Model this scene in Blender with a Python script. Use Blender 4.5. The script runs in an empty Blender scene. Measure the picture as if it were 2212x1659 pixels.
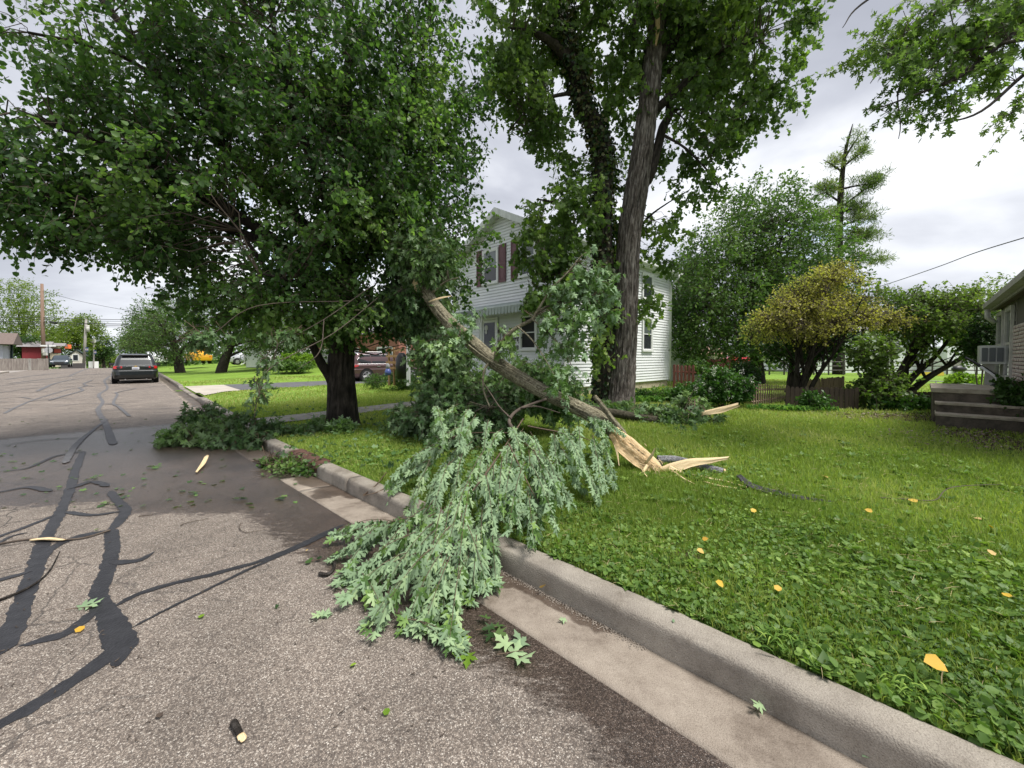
import bpy, bmesh, math, random
import numpy as np
from mathutils import Vector, Matrix
random.seed(7); rng = np.random.default_rng(7)
R = math.radians
scene = bpy.context.scene; COL = scene.collection
# ------------------------------------------------------------------ camera
H = 1.55; FOC = 850.0; PITCH = R(1.5); SH = -.0415
cam_d = bpy.data.cameras.new('camera'); cam = bpy.data.objects.new('camera', cam_d); COL.objects.link(cam)
cam.location = (0, 0, H); cam.rotation_euler = (math.pi/2 - PITCH, 0, 0)
cam_d.sensor_width = 36; cam_d.lens = FOC/2212*36; cam_d.shift_y = SH*FOC/2212
cam_d.clip_start = .05; cam_d.clip_end = 4000
scene.camera = cam
# ------------------------------------------------------------------ light
SUN_EL, SUN_AZ = R(62), R(115)      # azimuth clockwise from +Y (compass style)
world = bpy.data.worlds.new('World'); scene.world = world; world.use_nodes = True
nt = world.node_tree; nt.nodes.clear()
def nn(nt, t, **k):
    n = nt.nodes.new(t)
    for a, b in k.items(): setattr(n, a, b)
    return n
def ramp(nt, fac, stops):
    r = nn(nt, 'ShaderNodeValToRGB'); e = r.color_ramp.elements
    while len(e) < len(stops): e.new(.5)
    for i, (p, c) in enumerate(stops):
        e[i].position = p; e[i].color = (*c, 1) if len(c) == 3 else c
    nt.links.new(fac, r.inputs[0]); return r
L = nt.links.new
sky = nn(nt, 'ShaderNodeTexSky', sky_type='NISHITA', sun_disc=False, sun_elevation=SUN_EL, sun_rotation=SUN_AZ)
tc = nn(nt, 'ShaderNodeTexCoord'); sep = nn(nt, 'ShaderNodeSeparateXYZ'); L(tc.outputs['Generated'], sep.inputs[0])
zz = nn(nt, 'ShaderNodeMath', operation='MAXIMUM'); L(sep.outputs[2], zz.inputs[0]); zz.inputs[1].default_value = 0
za = nn(nt, 'ShaderNodeMath', operation='ADD'); L(zz.outputs[0], za.inputs[0]); za.inputs[1].default_value = .22
dx = nn(nt, 'ShaderNodeMath', operation='DIVIDE'); L(sep.outputs[0], dx.inputs[0]); L(za.outputs[0], dx.inputs[1])
dy = nn(nt, 'ShaderNodeMath', operation='DIVIDE'); L(sep.outputs[1], dy.inputs[0]); L(za.outputs[0], dy.inputs[1])
cb = nn(nt, 'ShaderNodeCombineXYZ'); L(dx.outputs[0], cb.inputs[0]); L(dy.outputs[0], cb.inputs[1]); cb.inputs[2].default_value = 3.1
n1 = nn(nt, 'ShaderNodeTexNoise'); n1.inputs['Scale'].default_value = 1.05; n1.inputs['Detail'].default_value = 7
n1.inputs['Roughness'].default_value = .5; n1.inputs['Distortion'].default_value = .35; L(cb.outputs[0], n1.inputs['Vector'])
K = 1/.12
def kc(*c): return tuple(x*K for x in c)
cl = ramp(nt, n1.outputs[0], [(.35, kc(.33, .335, .345)), (.46, kc(.25, .258, .278)), (.56, kc(.182, .190, .214)), (.67, kc(.138, .145, .168))])
n2 = nn(nt, 'ShaderNodeTexNoise'); n2.inputs['Scale'].default_value = 1.1; n2.inputs['Detail'].default_value = 5
mp = nn(nt, 'ShaderNodeMapping'); mp.inputs['Location'].default_value = (4.2, 7.7, 1); L(cb.outputs[0], mp.inputs[0]); L(mp.outputs[0], n2.inputs['Vector'])
hole = ramp(nt, n2.outputs[0], [(.60, (0, 0, 0)), (.70, (.55, .55, .55))])
# horizon paler
hz = nn(nt, 'ShaderNodeMapRange'); L(sep.outputs[2], hz.inputs[0]); hz.inputs[1].default_value = .32; hz.inputs[2].default_value = .0; hz.inputs[3].default_value = 0; hz.inputs[4].default_value = .45
mh = nn(nt, 'ShaderNodeMix', data_type='RGBA'); L(hz.outputs[0], mh.inputs[0]); L(cl.outputs[0], mh.inputs[6]); mh.inputs[7].default_value = (*kc(.222, .234, .254), 1)
mx = nn(nt, 'ShaderNodeMix', data_type='RGBA'); L(hole.outputs[0], mx.inputs[0]); L(mh.outputs[2], mx.inputs[6]); L(sky.outputs[0], mx.inputs[7])
bg = nn(nt, 'ShaderNodeBackground'); bg.inputs[1].default_value = .12; L(mx.outputs[2], bg.inputs[0])
wo = nn(nt, 'ShaderNodeOutputWorld'); L(bg.outputs[0], wo.inputs[0])
sd = bpy.data.lights.new('sun', 'SUN'); sd.energy = 1.5; sd.angle = R(18); sd.color = (1, .96, .9)
sun = bpy.data.objects.new('sun', sd); COL.objects.link(sun)
dirv = Vector((math.sin(SUN_AZ)*math.cos(SUN_EL), math.cos(SUN_AZ)*math.cos(SUN_EL), math.sin(SUN_EL)))
sun.rotation_euler = dirv.to_track_quat('Z', 'Y').to_euler()
vs = scene.view_settings; vs.view_transform = 'Standard'; vs.look = 'None'; vs.exposure = 1.85; vs.gamma = 1; vs.use_curve_mapping = False
scene.cycles.max_bounces = 8; scene.cycles.transparent_max_bounces = 6
scene.cycles.use_denoising = True
# ------------------------------------------------------------------ geometry of the place
DV = np.array([-.692, .722]); DV = DV/np.hypot(*DV); VV = np.array([DV[1], -DV[0]])
def ray(x, y):
    X = (x-1106)/FOC; Y = -(y-829.5)/FOC + SH
    return np.array([X, math.cos(PITCH)+Y*math.sin(PITCH), -math.sin(PITCH)+Y*math.cos(PITCH)])
def gp(x, y, z=0.0):
    r = ray(x, y); t = (z-H)/r[2]; return r*t + [0, 0, H]
def at(x, y, D):
    r = ray(x, y); return r*(D/r[1]) + [0, 0, H]
def U(u, w, z=0.0): return np.array([u*DV[0]+w*VV[0], u*DV[1]+w*VV[1], z])
def uw(P): return float(P[0]*DV[0]+P[1]*DV[1]), float(P[0]*VV[0]+P[1]*VV[1])
def ss(x, a, b):
    t = np.clip((x-a)/(b-a), 0, 1); return t*t*(3-2*t)
WU = [-12, 0, 2.4, 5.2, 7.7, 12.3, 20, 46, 300]; WW = [2.85, 2.22, 2.125, 1.925, 1.775, 1.83, 1.80, 1.72, 1.72]
def Wk(u): return np.interp(u, WU, WW)
def fall(u): return -4.5*ss(u, 78, 190)
def vnoise(p):
    p = np.asarray(p, float); i = np.floor(p).astype(np.int64); f = p-i; f = f*f*(3-2*f)
    def h(a):
        n = (a[:, 0]*374761393 + a[:, 1]*668265263 + a[:, 2]*2147483647*7) & 0xffffffff
        n = ((n ^ (n >> 13))*1274126177) & 0xffffffff
        return ((n ^ (n >> 16)) & 0xffff)/65535.0
    r = 0
    for dx in (0, 1):
        for dy in (0, 1):
            for dz in (0, 1):
                w = (f[:, 0] if dx else 1-f[:, 0])*(f[:, 1] if dy else 1-f[:, 1])*(f[:, 2] if dz else 1-f[:, 2])
                r = r + w*h(i+np.array([dx, dy, dz]))
    return r
def n2d(x, y, s, seed=0.0):
    x = np.asarray(x, float).ravel(); y = np.asarray(y, float).ravel()
    return vnoise(np.stack([x*s, y*s, np.full_like(x, seed+.37)], 1))
def lawn_z(u, w):
    u = np.asarray(u, float); w = np.asarray(w, float)
    z = .125 + .09*ss(w-Wk(u), 0, 5) + .85*ss(u, 27, 40)*ss(w, 3, 16) + fall(u)
    drive = ss(u, 19.5, 21)*(1-ss(u, 26, 27.2))
    z = z - drive*(.09*ss(w-Wk(u), .5, 5) + .08)
    return z
def gz(P):
    u, w = uw(P); return float(lawn_z(u, w))
# ------------------------------------------------------------------ materials
def newmat(name):
    m = bpy.data.materials.new(name); m.use_nodes = True; nt = m.node_tree; nt.nodes.clear()
    o = nn(nt, 'ShaderNodeOutputMaterial'); b = nn(nt, 'ShaderNodeBsdfPrincipled'); nt.links.new(b.outputs[0], o.inputs[0])
    return m, nt, b, o
def M(name, c1, c2=None, scale=6, rough=.7, bump=0, bscale=None, metal=0, detail=5, stretch=None, spec=.5, lo=.35, hi=.65, coat=0):
    m, nt, b, o = newmat(name); L = nt.links.new
    tc = nn(nt, 'ShaderNodeTexCoord'); mp = nn(nt, 'ShaderNodeMapping'); L(tc.outputs['Object'], mp.inputs[0])
    if stretch: mp.inputs['Scale'].default_value = stretch
    if c2:
        n = nn(nt, 'ShaderNodeTexNoise'); n.inputs['Scale'].default_value = scale; n.inputs['Detail'].default_value = detail
        n.inputs['Roughness'].default_value = .65
        L(mp.outputs[0], n.inputs['Vector']); r = ramp(nt, n.outputs[0], [(lo, c1), (hi, c2)]); L(r.outputs[0], b.inputs['Base Color'])
    else: b.inputs['Base Color'].default_value = (*c1, 1)
    b.inputs['Roughness'].default_value = rough; b.inputs['Metallic'].default_value = metal
    b.inputs['Specular IOR Level'].default_value = spec; b.inputs['Coat Weight'].default_value = coat
    if bump:
        n = nn(nt, 'ShaderNodeTexNoise'); n.inputs['Scale'].default_value = bscale or scale*3; n.inputs['Detail'].default_value = 6
        L(mp.outputs[0], n.inputs['Vector']); bp = nn(nt, 'ShaderNodeBump'); bp.inputs['Strength'].default_value = min(1, bump); bp.inputs['Distance'].default_value = .02
        L(n.outputs[0], bp.inputs['Height']); L(bp.outputs[0], b.inputs['Normal'])
    return m
def leafmat(name, stops, under=None, trans=.3, rough=.45, tcol=None, spec=.35):
    m, nt, b, o = newmat(name); L = nt.links.new
    a = nn(nt, 'ShaderNodeAttribute', attribute_name='rnd')
    r = ramp(nt, a.outputs['Fac'], stops); col = r.outputs[0]
    if under:
        g = nn(nt, 'ShaderNodeNewGeometry'); mx = nn(nt, 'ShaderNodeMix', data_type='RGBA')
        ru = ramp(nt, a.outputs['Fac'], [(0, tuple(x*.62 for x in under)), (.5, under), (1, (under[0]*1.35, under[1]*1.25, under[2]*1.1))])
        L(g.outputs['Backfacing'], mx.inputs[0]); L(col, mx.inputs[6]); L(ru.outputs[0], mx.inputs[7]); col = mx.outputs[2]
    L(col, b.inputs['Base Color']); b.inputs['Roughness'].default_value = rough
    g2 = nn(nt, 'ShaderNodeNewGeometry'); sm = nn(nt, 'ShaderNodeMapRange'); L(g2.outputs['Backfacing'], sm.inputs[0]); sm.inputs[3].default_value = spec; sm.inputs[4].default_value = 0; L(sm.outputs[0], b.inputs['Specular IOR Level'])
    t = nn(nt, 'ShaderNodeBsdfTranslucent'); ml = nn(nt, 'ShaderNodeMix', data_type='RGBA', blend_type='MULTIPLY'); ml.inputs[0].default_value = 1
    ml.inputs[7].default_value = (*(tcol or (1.5, 1.7, .7)), 1); L(col, ml.inputs[6]); L(ml.outputs[2], t.inputs[0])
    ms = nn(nt, 'ShaderNodeMixShader'); ms.inputs[0].default_value = trans
    L(b.outputs[0], ms.inputs[1]); L(t.outputs[0], ms.inputs[2]); L(ms.outputs[0], o.inputs[0])
    return m
# ------------------------------------------------------------------ mesh helpers
def link(o, parent=None):
    COL.objects.link(o)
    if parent is not None: o.parent = parent
    return o
def tag(o, label=None, cat=None, group=None, kind=None):
    if label: o['label'] = label
    if cat: o['category'] = cat
    if group: o['group'] = group
    if kind: o['kind'] = kind
    return o
def empty(name, loc, label, cat, group=None, rz=0):
    o = bpy.data.objects.new(name, None); o.empty_display_size = .2; o.location = tuple(loc); o.rotation_euler = (0, 0, rz)
    link(o); tag(o, label, cat, group); return o
def off(parent):
    z = np.zeros(3)
    p = parent
    while p is not None: z = z + np.array(p.location); p = p.parent
    return z
def npmesh(name, verts, faces_list, mats, parent=None, rnd=None, smooth=False, world=True, matidx=None, attrs=None):
    """faces_list: list of (F,k) int arrays"""
    V = np.asarray(verts, np.float32)
    if world and parent is not None: V = V - off(parent).astype(np.float32)
    me = bpy.data.meshes.new(name); me.vertices.add(len(V)); me.vertices.foreach_set('co', V.ravel())
    fl = [np.asarray(f, np.int32) for f in faces_list if len(f)]
    nl = sum(f.size for f in fl); npoly = sum(len(f) for f in fl)
    me.loops.add(nl); me.polygons.add(npoly)
    me.loops.foreach_set('vertex_index', np.concatenate([f.ravel() for f in fl]))
    tot = np.concatenate([np.full(len(f), f.shape[1], np.int32) for f in fl]); st = np.concatenate([[0], np.cumsum(tot)[:-1]]).astype(np.int32)
    me.polygons.foreach_set('loop_start', st)
    try: me.polygons.foreach_set('loop_total', tot)
    except Exception: pass
    if matidx is not None: me.polygons.foreach_set('material_index', np.concatenate([np.full(len(f), mi, np.int32) for f, mi in zip(faces_list, matidx) if len(f)]))
    if smooth: me.polygons.foreach_set('use_smooth', np.ones(npoly, bool))
    for m in mats: me.materials.append(m)
    if rnd is not None:
        a = me.attributes.new('rnd', 'FLOAT', 'POINT'); a.data.foreach_set('value', np.asarray(rnd, np.float32))
    for k, v in (attrs or {}).items():
        a = me.attributes.new(k, 'FLOAT', 'POINT'); a.data.foreach_set('value', np.asarray(v, np.float32))
    me.update(calc_edges=True); me.validate()
    o = bpy.data.objects.new(name, me); return link(o, parent)
class MB:
    def __init__(s, tf=None): s.v = []; s.f = []; s.m = []; s.tf = tf or (lambda a, b, c: (a, b, c)); s.mi = 0
    def add(s, vs, fs):
        n = len(s.v); s.v += [tuple(s.tf(*p)) for p in vs]; s.f += [tuple(i+n for i in f) for f in fs]; s.m += [s.mi]*len(fs); return s
    def box(s, x0, x1, y0, y1, z0, z1):
        return s.add([(x0,y0,z0),(x1,y0,z0),(x1,y1,z0),(x0,y1,z0),(x0,y0,z1),(x1,y0,z1),(x1,y1,z1),(x0,y1,z1)],
              [(0,3,2,1),(4,5,6,7),(0,1,5,4),(1,2,6,5),(2,3,7,6),(3,0,4,7)])
    def cbox(s, c, size, rz=0, tilt=None):
        hx, hy, hz = [q/2 for q in size]; Mx = Matrix.Rotation(rz, 3, 'Z')
        if tilt is not None: Mx = tilt
        vs = [tuple(Vector(c) + Mx @ Vector((a*hx, b*hy, d*hz))) for d in (-1, 1) for a, b in ((-1,-1),(1,-1),(1,1),(-1,1))]
        return s.add(vs, [(0,3,2,1),(4,5,6,7),(0,1,5,4),(1,2,6,5),(2,3,7,6),(3,0,4,7)])
    def prism(s, pts, vec):
        n = len(pts); vs = list(pts) + [tuple(np.array(p)+vec) for p in pts]
        return s.add(vs, [tuple(range(n))[::-1], tuple(range(n, 2*n))] + [(i, (i+1) % n, (i+1) % n+n, i+n) for i in range(n)])
    def tube(s, pts, r, n=8, cap=True):
        V, F = tube_arr(pts, r, n, cap=False); base = len(s.v)
        s.v += [tuple(s.tf(*p)) for p in V]; s.f += [tuple(int(i)+base for i in f) for f in F]; s.m += [s.mi]*len(F)
        if cap:
            k = len(V)//n; s.f += [tuple(base+i for i in range(n))[::-1], tuple(base+(k-1)*n+i for i in range(n))]; s.m += [s.mi]*2
        return s
    def cyl(s, c, axis, r, h, n=20, r2=None):
        c = np.array(c, float); a = np.array(axis, float); a /= np.linalg.norm(a)
        return s.tube([c-a*h/2, c+a*h/2], [r, r2 if r2 is not None else r], n)
    def build(s, name, mats, parent=None, smooth=False, world=True, recalc=True, bevel=0):
        if not isinstance(mats, (list, tuple)): mats = [mats]
        me = bpy.data.meshes.new(name); o3 = off(parent) if (world and parent is not None) else np.zeros(3)
        me.from_pydata([tuple(np.array(p)-o3) for p in s.v], [], s.f)
        for m in mats: me.materials.append(m)
        me.polygons.foreach_set('material_index', s.m)
        if recalc or bevel:
            bm = bmesh.new(); bm.from_mesh(me)
            if bevel: bmesh.ops.bevel(bm, geom=[e for e in bm.edges if len(e.link_faces) == 2 and e.calc_face_angle(0) > .5], offset=bevel, segments=2, affect='EDGES', profile=.6)
            bmesh.ops.recalc_face_normals(bm, faces=bm.faces); bm.to_mesh(me); bm.free()
        if smooth: me.polygons.foreach_set('use_smooth', [True]*len(me.polygons))
        me.update(); o = bpy.data.objects.new(name, me); return link(o, parent)
def catmull(pts, k=6):
    P = np.asarray(pts, float)
    if len(P) < 3 or k < 2: return P
    Q = np.vstack([2*P[0]-P[1], P, 2*P[-1]-P[-2]]); out = []
    for i in range(1, len(Q)-2):
        for t in np.linspace(0, 1, k, endpoint=False):
            a, b, c, d = Q[i-1], Q[i], Q[i+1], Q[i+2]
            out.append(.5*((2*b)+(-a+c)*t+(2*a-5*b+4*c-d)*t*t+(-a+3*b-3*c+d)*t**3))
    out.append(P[-1]); return np.array(out)
def tube_arr(pts, r, n=8, cap=False, ridge=0, rfreq=9, vfreq=2.0, lump=0, seed=0, want=False):
    P = np.asarray(pts, float); k = len(P); r = np.full(k, r) if np.isscalar(r) else np.asarray(r, float)
    T = np.gradient(P, axis=0); T /= np.linalg.norm(T, axis=1)[:, None]+1e-9
    up = np.array([0, 0, 1.]) if abs(T[0][2]) < .9 else np.array([1., 0, 0])
    N = np.cross(T[0], up); N /= np.linalg.norm(N); rings = []
    th = np.arange(n)/n*2*math.pi; s = np.concatenate([[0], np.cumsum(np.linalg.norm(np.diff(P, axis=0), axis=1))])
    RDs = []
    for i in range(k):
        N = N - T[i]*np.dot(N, T[i]); N /= np.linalg.norm(N)+1e-9; B = np.cross(T[i], N); rr = np.full(n, r[i])
        if ridge or lump:
            q = np.stack([np.cos(th)*rfreq/2+seed, np.sin(th)*rfreq/2, np.full(n, s[i]*vfreq)], 1)
            rd = np.clip((1-np.abs(vnoise(q)*2-1))*.7+.5*np.abs(vnoise(q*[2.1, 2.1, 2.7]+7)*2-1), 0, 1); rr = rr + ridge*(rd-.6); RDs.append(rd)
            q2 = np.stack([np.cos(th)*1.2+seed+9, np.sin(th)*1.2, np.full(n, s[i]*1.4)], 1); rr = rr*(1+lump*(vnoise(q2)-.5))
        rings.append(P[i] + rr[:, None]*(np.cos(th)[:, None]*N + np.sin(th)[:, None]*B))
    V = np.vstack(rings); a = np.arange(n); b = (a+1) % n; F = []
    for i in range(k-1): F.append(np.stack([i*n+a, i*n+b, (i+1)*n+b, (i+1)*n+a], 1))
    if want: return V, np.vstack(F), (np.concatenate(RDs) if RDs and len(RDs) == k else np.full(len(V), .5))
    return V, np.vstack(F)
def limb(name, pts, rad, mat, parent, n=12, k=6, **kw):
    """pts world; rad per point"""
    P = catmull(pts, k); t = np.linspace(0, len(pts)-1, len(P)); r = np.interp(t, range(len(rad)), rad)
    V, F, RD = tube_arr(P, r, n, want=True, **kw)
    m = len(P); V = np.vstack([V, P[0], P[-1]]); c0 = m*n; a = np.arange(n); b = (a+1) % n
    caps = np.vstack([np.stack([b, a, np.full(n, c0)], 1), np.stack([(m-1)*n+a, (m-1)*n+b, np.full(n, c0+1)], 1)])
    return npmesh(name, V, [F, caps], [mat], parent, smooth=True, attrs={'rdg': np.concatenate([RD, [.5, .5]])}), P
def thin_tubes(A, r0, r1, n=3):
    """A (N,k,3) polylines -> verts, faces"""
    N, k, _ = A.shape; T = A[:, -1]-A[:, 0]; T /= np.linalg.norm(T, axis=1)[:, None]+1e-9
    ref = np.where(np.abs(T[:, 2:3]) < .9, [[0, 0, 1.]], [[1., 0, 0]]); X = np.cross(T, ref); X /= np.linalg.norm(X, axis=1)[:, None]; Y = np.cross(T, X)
    th = np.arange(n)/n*2*math.pi; ring = X[:, None]*np.cos(th)[None, :, None] + Y[:, None]*np.sin(th)[None, :, None]
    rr = np.linspace(0, 1, k)[None, :]; rad = (np.asarray(r0).reshape(-1, 1)*(1-rr) + np.asarray(r1).reshape(-1, 1)*rr)
    V = A[:, :, None] + ring[:, None]*rad[:, :, None, None]; V = V.reshape(-1, 3)
    a = np.arange(n); b = (a+1) % n; seg = np.concatenate([np.stack([j*n+a, j*n+b, (j+1)*n+b, (j+1)*n+a], 1) for j in range(k-1)])
    F = (seg[None] + (np.arange(N)*k*n)[:, None, None]).reshape(-1, 4); return V, F
def unit(a): return a/(np.linalg.norm(a, axis=-1, keepdims=True)+1e-9)
LT = {}
def tmpl(name, half, fold=.2, curl=0):
    """half outline from base to tip (x>0); folded along the midrib"""
    h = np.array(half, float); k = len(h); mid = h[1:-1]
    V = [(0, h[0][1], 0)] + [(x, y, fold*x-curl*y*y) for x, y in mid] + [(0, h[-1][1], -curl)] + [(-x, y, fold*x-curl*y*y) for x, y in mid[::-1]]
    n = len(V); tip = k-1
    f1 = list(range(0, k)); f2 = [0] + list(range(tip, n)); LT[name] = (np.array(V), [f1, f2])
tmpl('round', [(0, 0), (.40, .2), (.36, .72), (0, 1.05)], .22, .08)
tmpl('lite', [(0, 0), (.28, .45), (0, 1.0)], .15, .1)
tmpl('needle', [(0, 0), (.07, .5), (0, 1.0)], .1, .1)
tmpl('maple', [(0, 0), (.40, .06), (.17, .28), (.56, .66), (.12, .52), (.19, .78), (0, 1.08)], .2, .12)
tmpl('maplelite', [(0, 0), (.42, .12), (.17, .32), (.50, .70), (0, 1.06)], .2, .1)
tmpl('silver', [(0, 0), (.14, .02), (.40, -.02), (.30, .14), (.15, .25), (.38, .36), (.60, .66), (.40, .60), (.30, .64), (.11, .46), (.13, .62), (.25, .80), (.13, .84), (0, 1.12)], .28, .16)
_s = [(0, 0), (.14, .02), (.40, -.02), (.30, .14), (.15, .25), (.38, .36), (.60, .66), (.40, .60), (.30, .64), (.11, .46), (.13, .62), (.25, .80), (.13, .84), (0, 1.12)]
tmpl('silver_curl', [(a*.8, b) for a, b in _s], .75, .4)
tmpl('silver_limp', [(a*.55, b*1.05) for a, b in _s], .9, .1)
tmpl('silver_nar', [(a*.75, b*1.1) for a, b in _s], .4, .2)
tmpl('silver_wide', [(a*1.1, b*.95) for a, b in _s], .1, -.15)
def leaves_arr(tn, pos, dirs, nrm, scale):
    V0, fs = LT[tn]; d = unit(dirs); s = unit(np.cross(d, nrm)); n = np.cross(s, d); sc = np.asarray(scale).reshape(-1, 1, 1)
    V = pos[:, None] + sc*(V0[None, :, 0:1]*s[:, None] + V0[None, :, 1:2]*d[:, None] + V0[None, :, 2:3]*n[:, None])
    k = len(V0); base = (np.arange(len(pos))*k)[:, None]
    return V.reshape(-1, 3), [np.array(f)[None]+base for f in fs], k
def rdir(n): return unit(rng.normal(size=(n, 3)))
def crown(parent, name, ells, nclump, tw, lv, size, tn, lmat, bmat, clump_r=.35, droop=.1, ldroop=.4, gate=.38, gfreq=.7, limbs=None, shell=.45, kind=None, zmin=None, conn=.6, twr=.004, lnr=.9, upb=.5, flat=1.0, rshift=0, cmax=1.7, cr=.016, wind=(0, 0, 0)):
    """ells: (centre, radii, weight)"""
    w = np.array([e[2]*(e[1][0]*e[1][1]*e[1][2])**.667 for e in ells]); w /= w.sum()
    cs = []; outs = []; tries = 0
    while sum(len(c) for c in cs) < nclump and tries < 30:
        tries += 1; m = nclump; idx = rng.choice(len(ells), m, p=w); C = np.array([e[0] for e in ells], float)[idx]; Rr = np.array([e[1] for e in ells], float)[idx]
        dd = rdir(m); rad = rng.random(m)**shell; p = C + dd*Rr*rad[:, None]
        ok = vnoise(p*gfreq+17.3) > gate*(.6+.4*rng.random(m))
        if zmin is not None: ok &= p[:, 2] > zmin
        cs.append(p[ok]); outs.append(unit(dd/Rr*Rr.mean(1, keepdims=True)+[0, 0, .15])[ok])
    c = np.vstack(cs)[:nclump]; out = np.vstack(outs)[:nclump]; N = len(c)
    bright = vnoise(c*1.3+5)          # clump tone
    # twigs
    Td = unit(out[:, None]*.7 + rng.normal(size=(N, tw, 3))*[.6, .6, .6*flat] + [0, 0, -droop] + np.array(wind)); Tl = clump_r*(.6+.7*rng.random((N, tw, 1)))
    S = c[:, None] + rng.normal(size=(N, tw, 3))*clump_r*.18
    A = np.stack([S, S+Td*Tl*.5+[0, 0, .02], S+Td*Tl+[0, 0, -droop*clump_r*.4]], 2).reshape(N*tw, 3, 3)
    t = (np.arange(lv)+.6)/lv; pos = S[:, :, None] + Td[:, :, None]*Tl[:, :, None]*t[None, None, :, None] + [0, 0, 0]
    pos[..., 2] -= droop*clump_r*.4*t**2
    pos = pos + rng.normal(size=pos.shape)*size*.25
    ld = unit(Td[:, :, None]*.5 + rng.normal(size=pos.shape)*.65 + [0, 0, -ldroop]); ln = rng.normal(size=pos.shape)*lnr + [0, 0, upb] + out[:, None, None]*.3
    n = N*tw*lv; pos = pos.reshape(n, 3); ld = ld.reshape(n, 3); ln = ln.reshape(n, 3); sc = size*(.65+.6*rng.random(n))
    V, F, k = leaves_arr(tn, pos, ld, ln, sc)
    rn = np.clip(rshift+1.0*(np.repeat(bright, tw*lv)-.5)+.5+.35*(rng.random(n)-.5)-.03, 0, 1); rv = np.repeat(rn, k)
    V2, F2 = thin_tubes(A, np.full(N*tw, twr), np.full(N*tw, twr*.4)); Fl = F+[F2+len(V)]; mi = [0]*len(F)+[1]; Vs = [V, V2]; nv = len(V)+len(V2)
    if limbs is not None and conn > 0:
        LP = np.vstack(limbs); pick = np.where(rng.random(N) < conn)[0]; cc = c[pick]; keep_ = []
        best = []
        for q in cc:
            dd = LP-q; dist = (dd**2).sum(1) + 1.5*np.maximum(dd[:, 2], 0)**2; best.append(LP[np.argmin(dist)]); keep_.append(dist.min() < cmax**2)
        best = np.array(best); keep_ = np.array(keep_, bool); best = best[keep_]; cc = cc[keep_]; mid1 = best*.65+cc*.35+rng.normal(size=cc.shape)*.08+[0, 0, .06]; mid2 = best*.3+cc*.7+rng.normal(size=cc.shape)*.08+[0, 0, .08]
        Lg = np.linalg.norm(best-cc, axis=1); V3, F3 = thin_tubes(np.stack([best, mid1, mid2, cc], 1), np.minimum(.004+.010*Lg, cr), np.full(len(cc), twr), 4)
        Vs.append(V3); Fl.append(F3+nv); mi.append(1); nv += len(V3)
    V = np.vstack(Vs); rv = np.concatenate([rv, np.full(nv-len(rv), .5)])
    o = npmesh(name, V, Fl, [lmat, bmat], parent, rnd=rv, matidx=mi)
    if kind: o['kind'] = kind
    return o
def E(x, y, D, rx, rz, ry=None, w=1):
    """ellipsoid: pixel centre + real depth, radii in photo units scaled to metres"""
    k = D/FOC; return (at(x, y, D), (rx*k, (ry if ry else (rx+rz)/2)*k, rz*k), w)
def PL(lst): return [at(x, y, D) for x, y, D in lst]
# ================================================================== GROUND
def grid(name, us, wf, zf, mats, kind='structure', parent=None, attr=None, smooth=True):
    """us: list of u; wf(u)-> array of w; zf(u,w)->z"""
    rows = [wf(u) for u in us]; n = len(rows[0]); V = []; Uu = []; Wf = []
    for u, ws in zip(us, rows):
        z = zf(np.full(n, u), np.asarray(ws)); Uu.append(np.full(n, u)); Wf.append(ws)
        V.append(np.stack([u*DV[0]+ws*VV[0], u*DV[1]+ws*VV[1], z*np.ones(n)], 1))
    V = np.vstack(V); a = np.arange(n-1); F = np.vstack([np.stack([i*n+a, i*n+a+1, (i+1)*n+a+1, (i+1)*n+a], 1) for i in range(len(us)-1)])
    e1 = V[F[0][1]]-V[F[0][0]]; e2 = V[F[0][3]]-V[F[0][0]]
    if np.cross(e1, e2)[2] < 0: F = F[:, ::-1]
    Uu = np.concatenate(Uu); Wf = np.concatenate(Wf)
    o = npmesh(name, V, [F], mats, parent, smooth=smooth, attrs={k: f(Uu, Wf) for k, f in (attr or {}).items()})
    if kind: o['kind'] = kind
    return o
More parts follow.
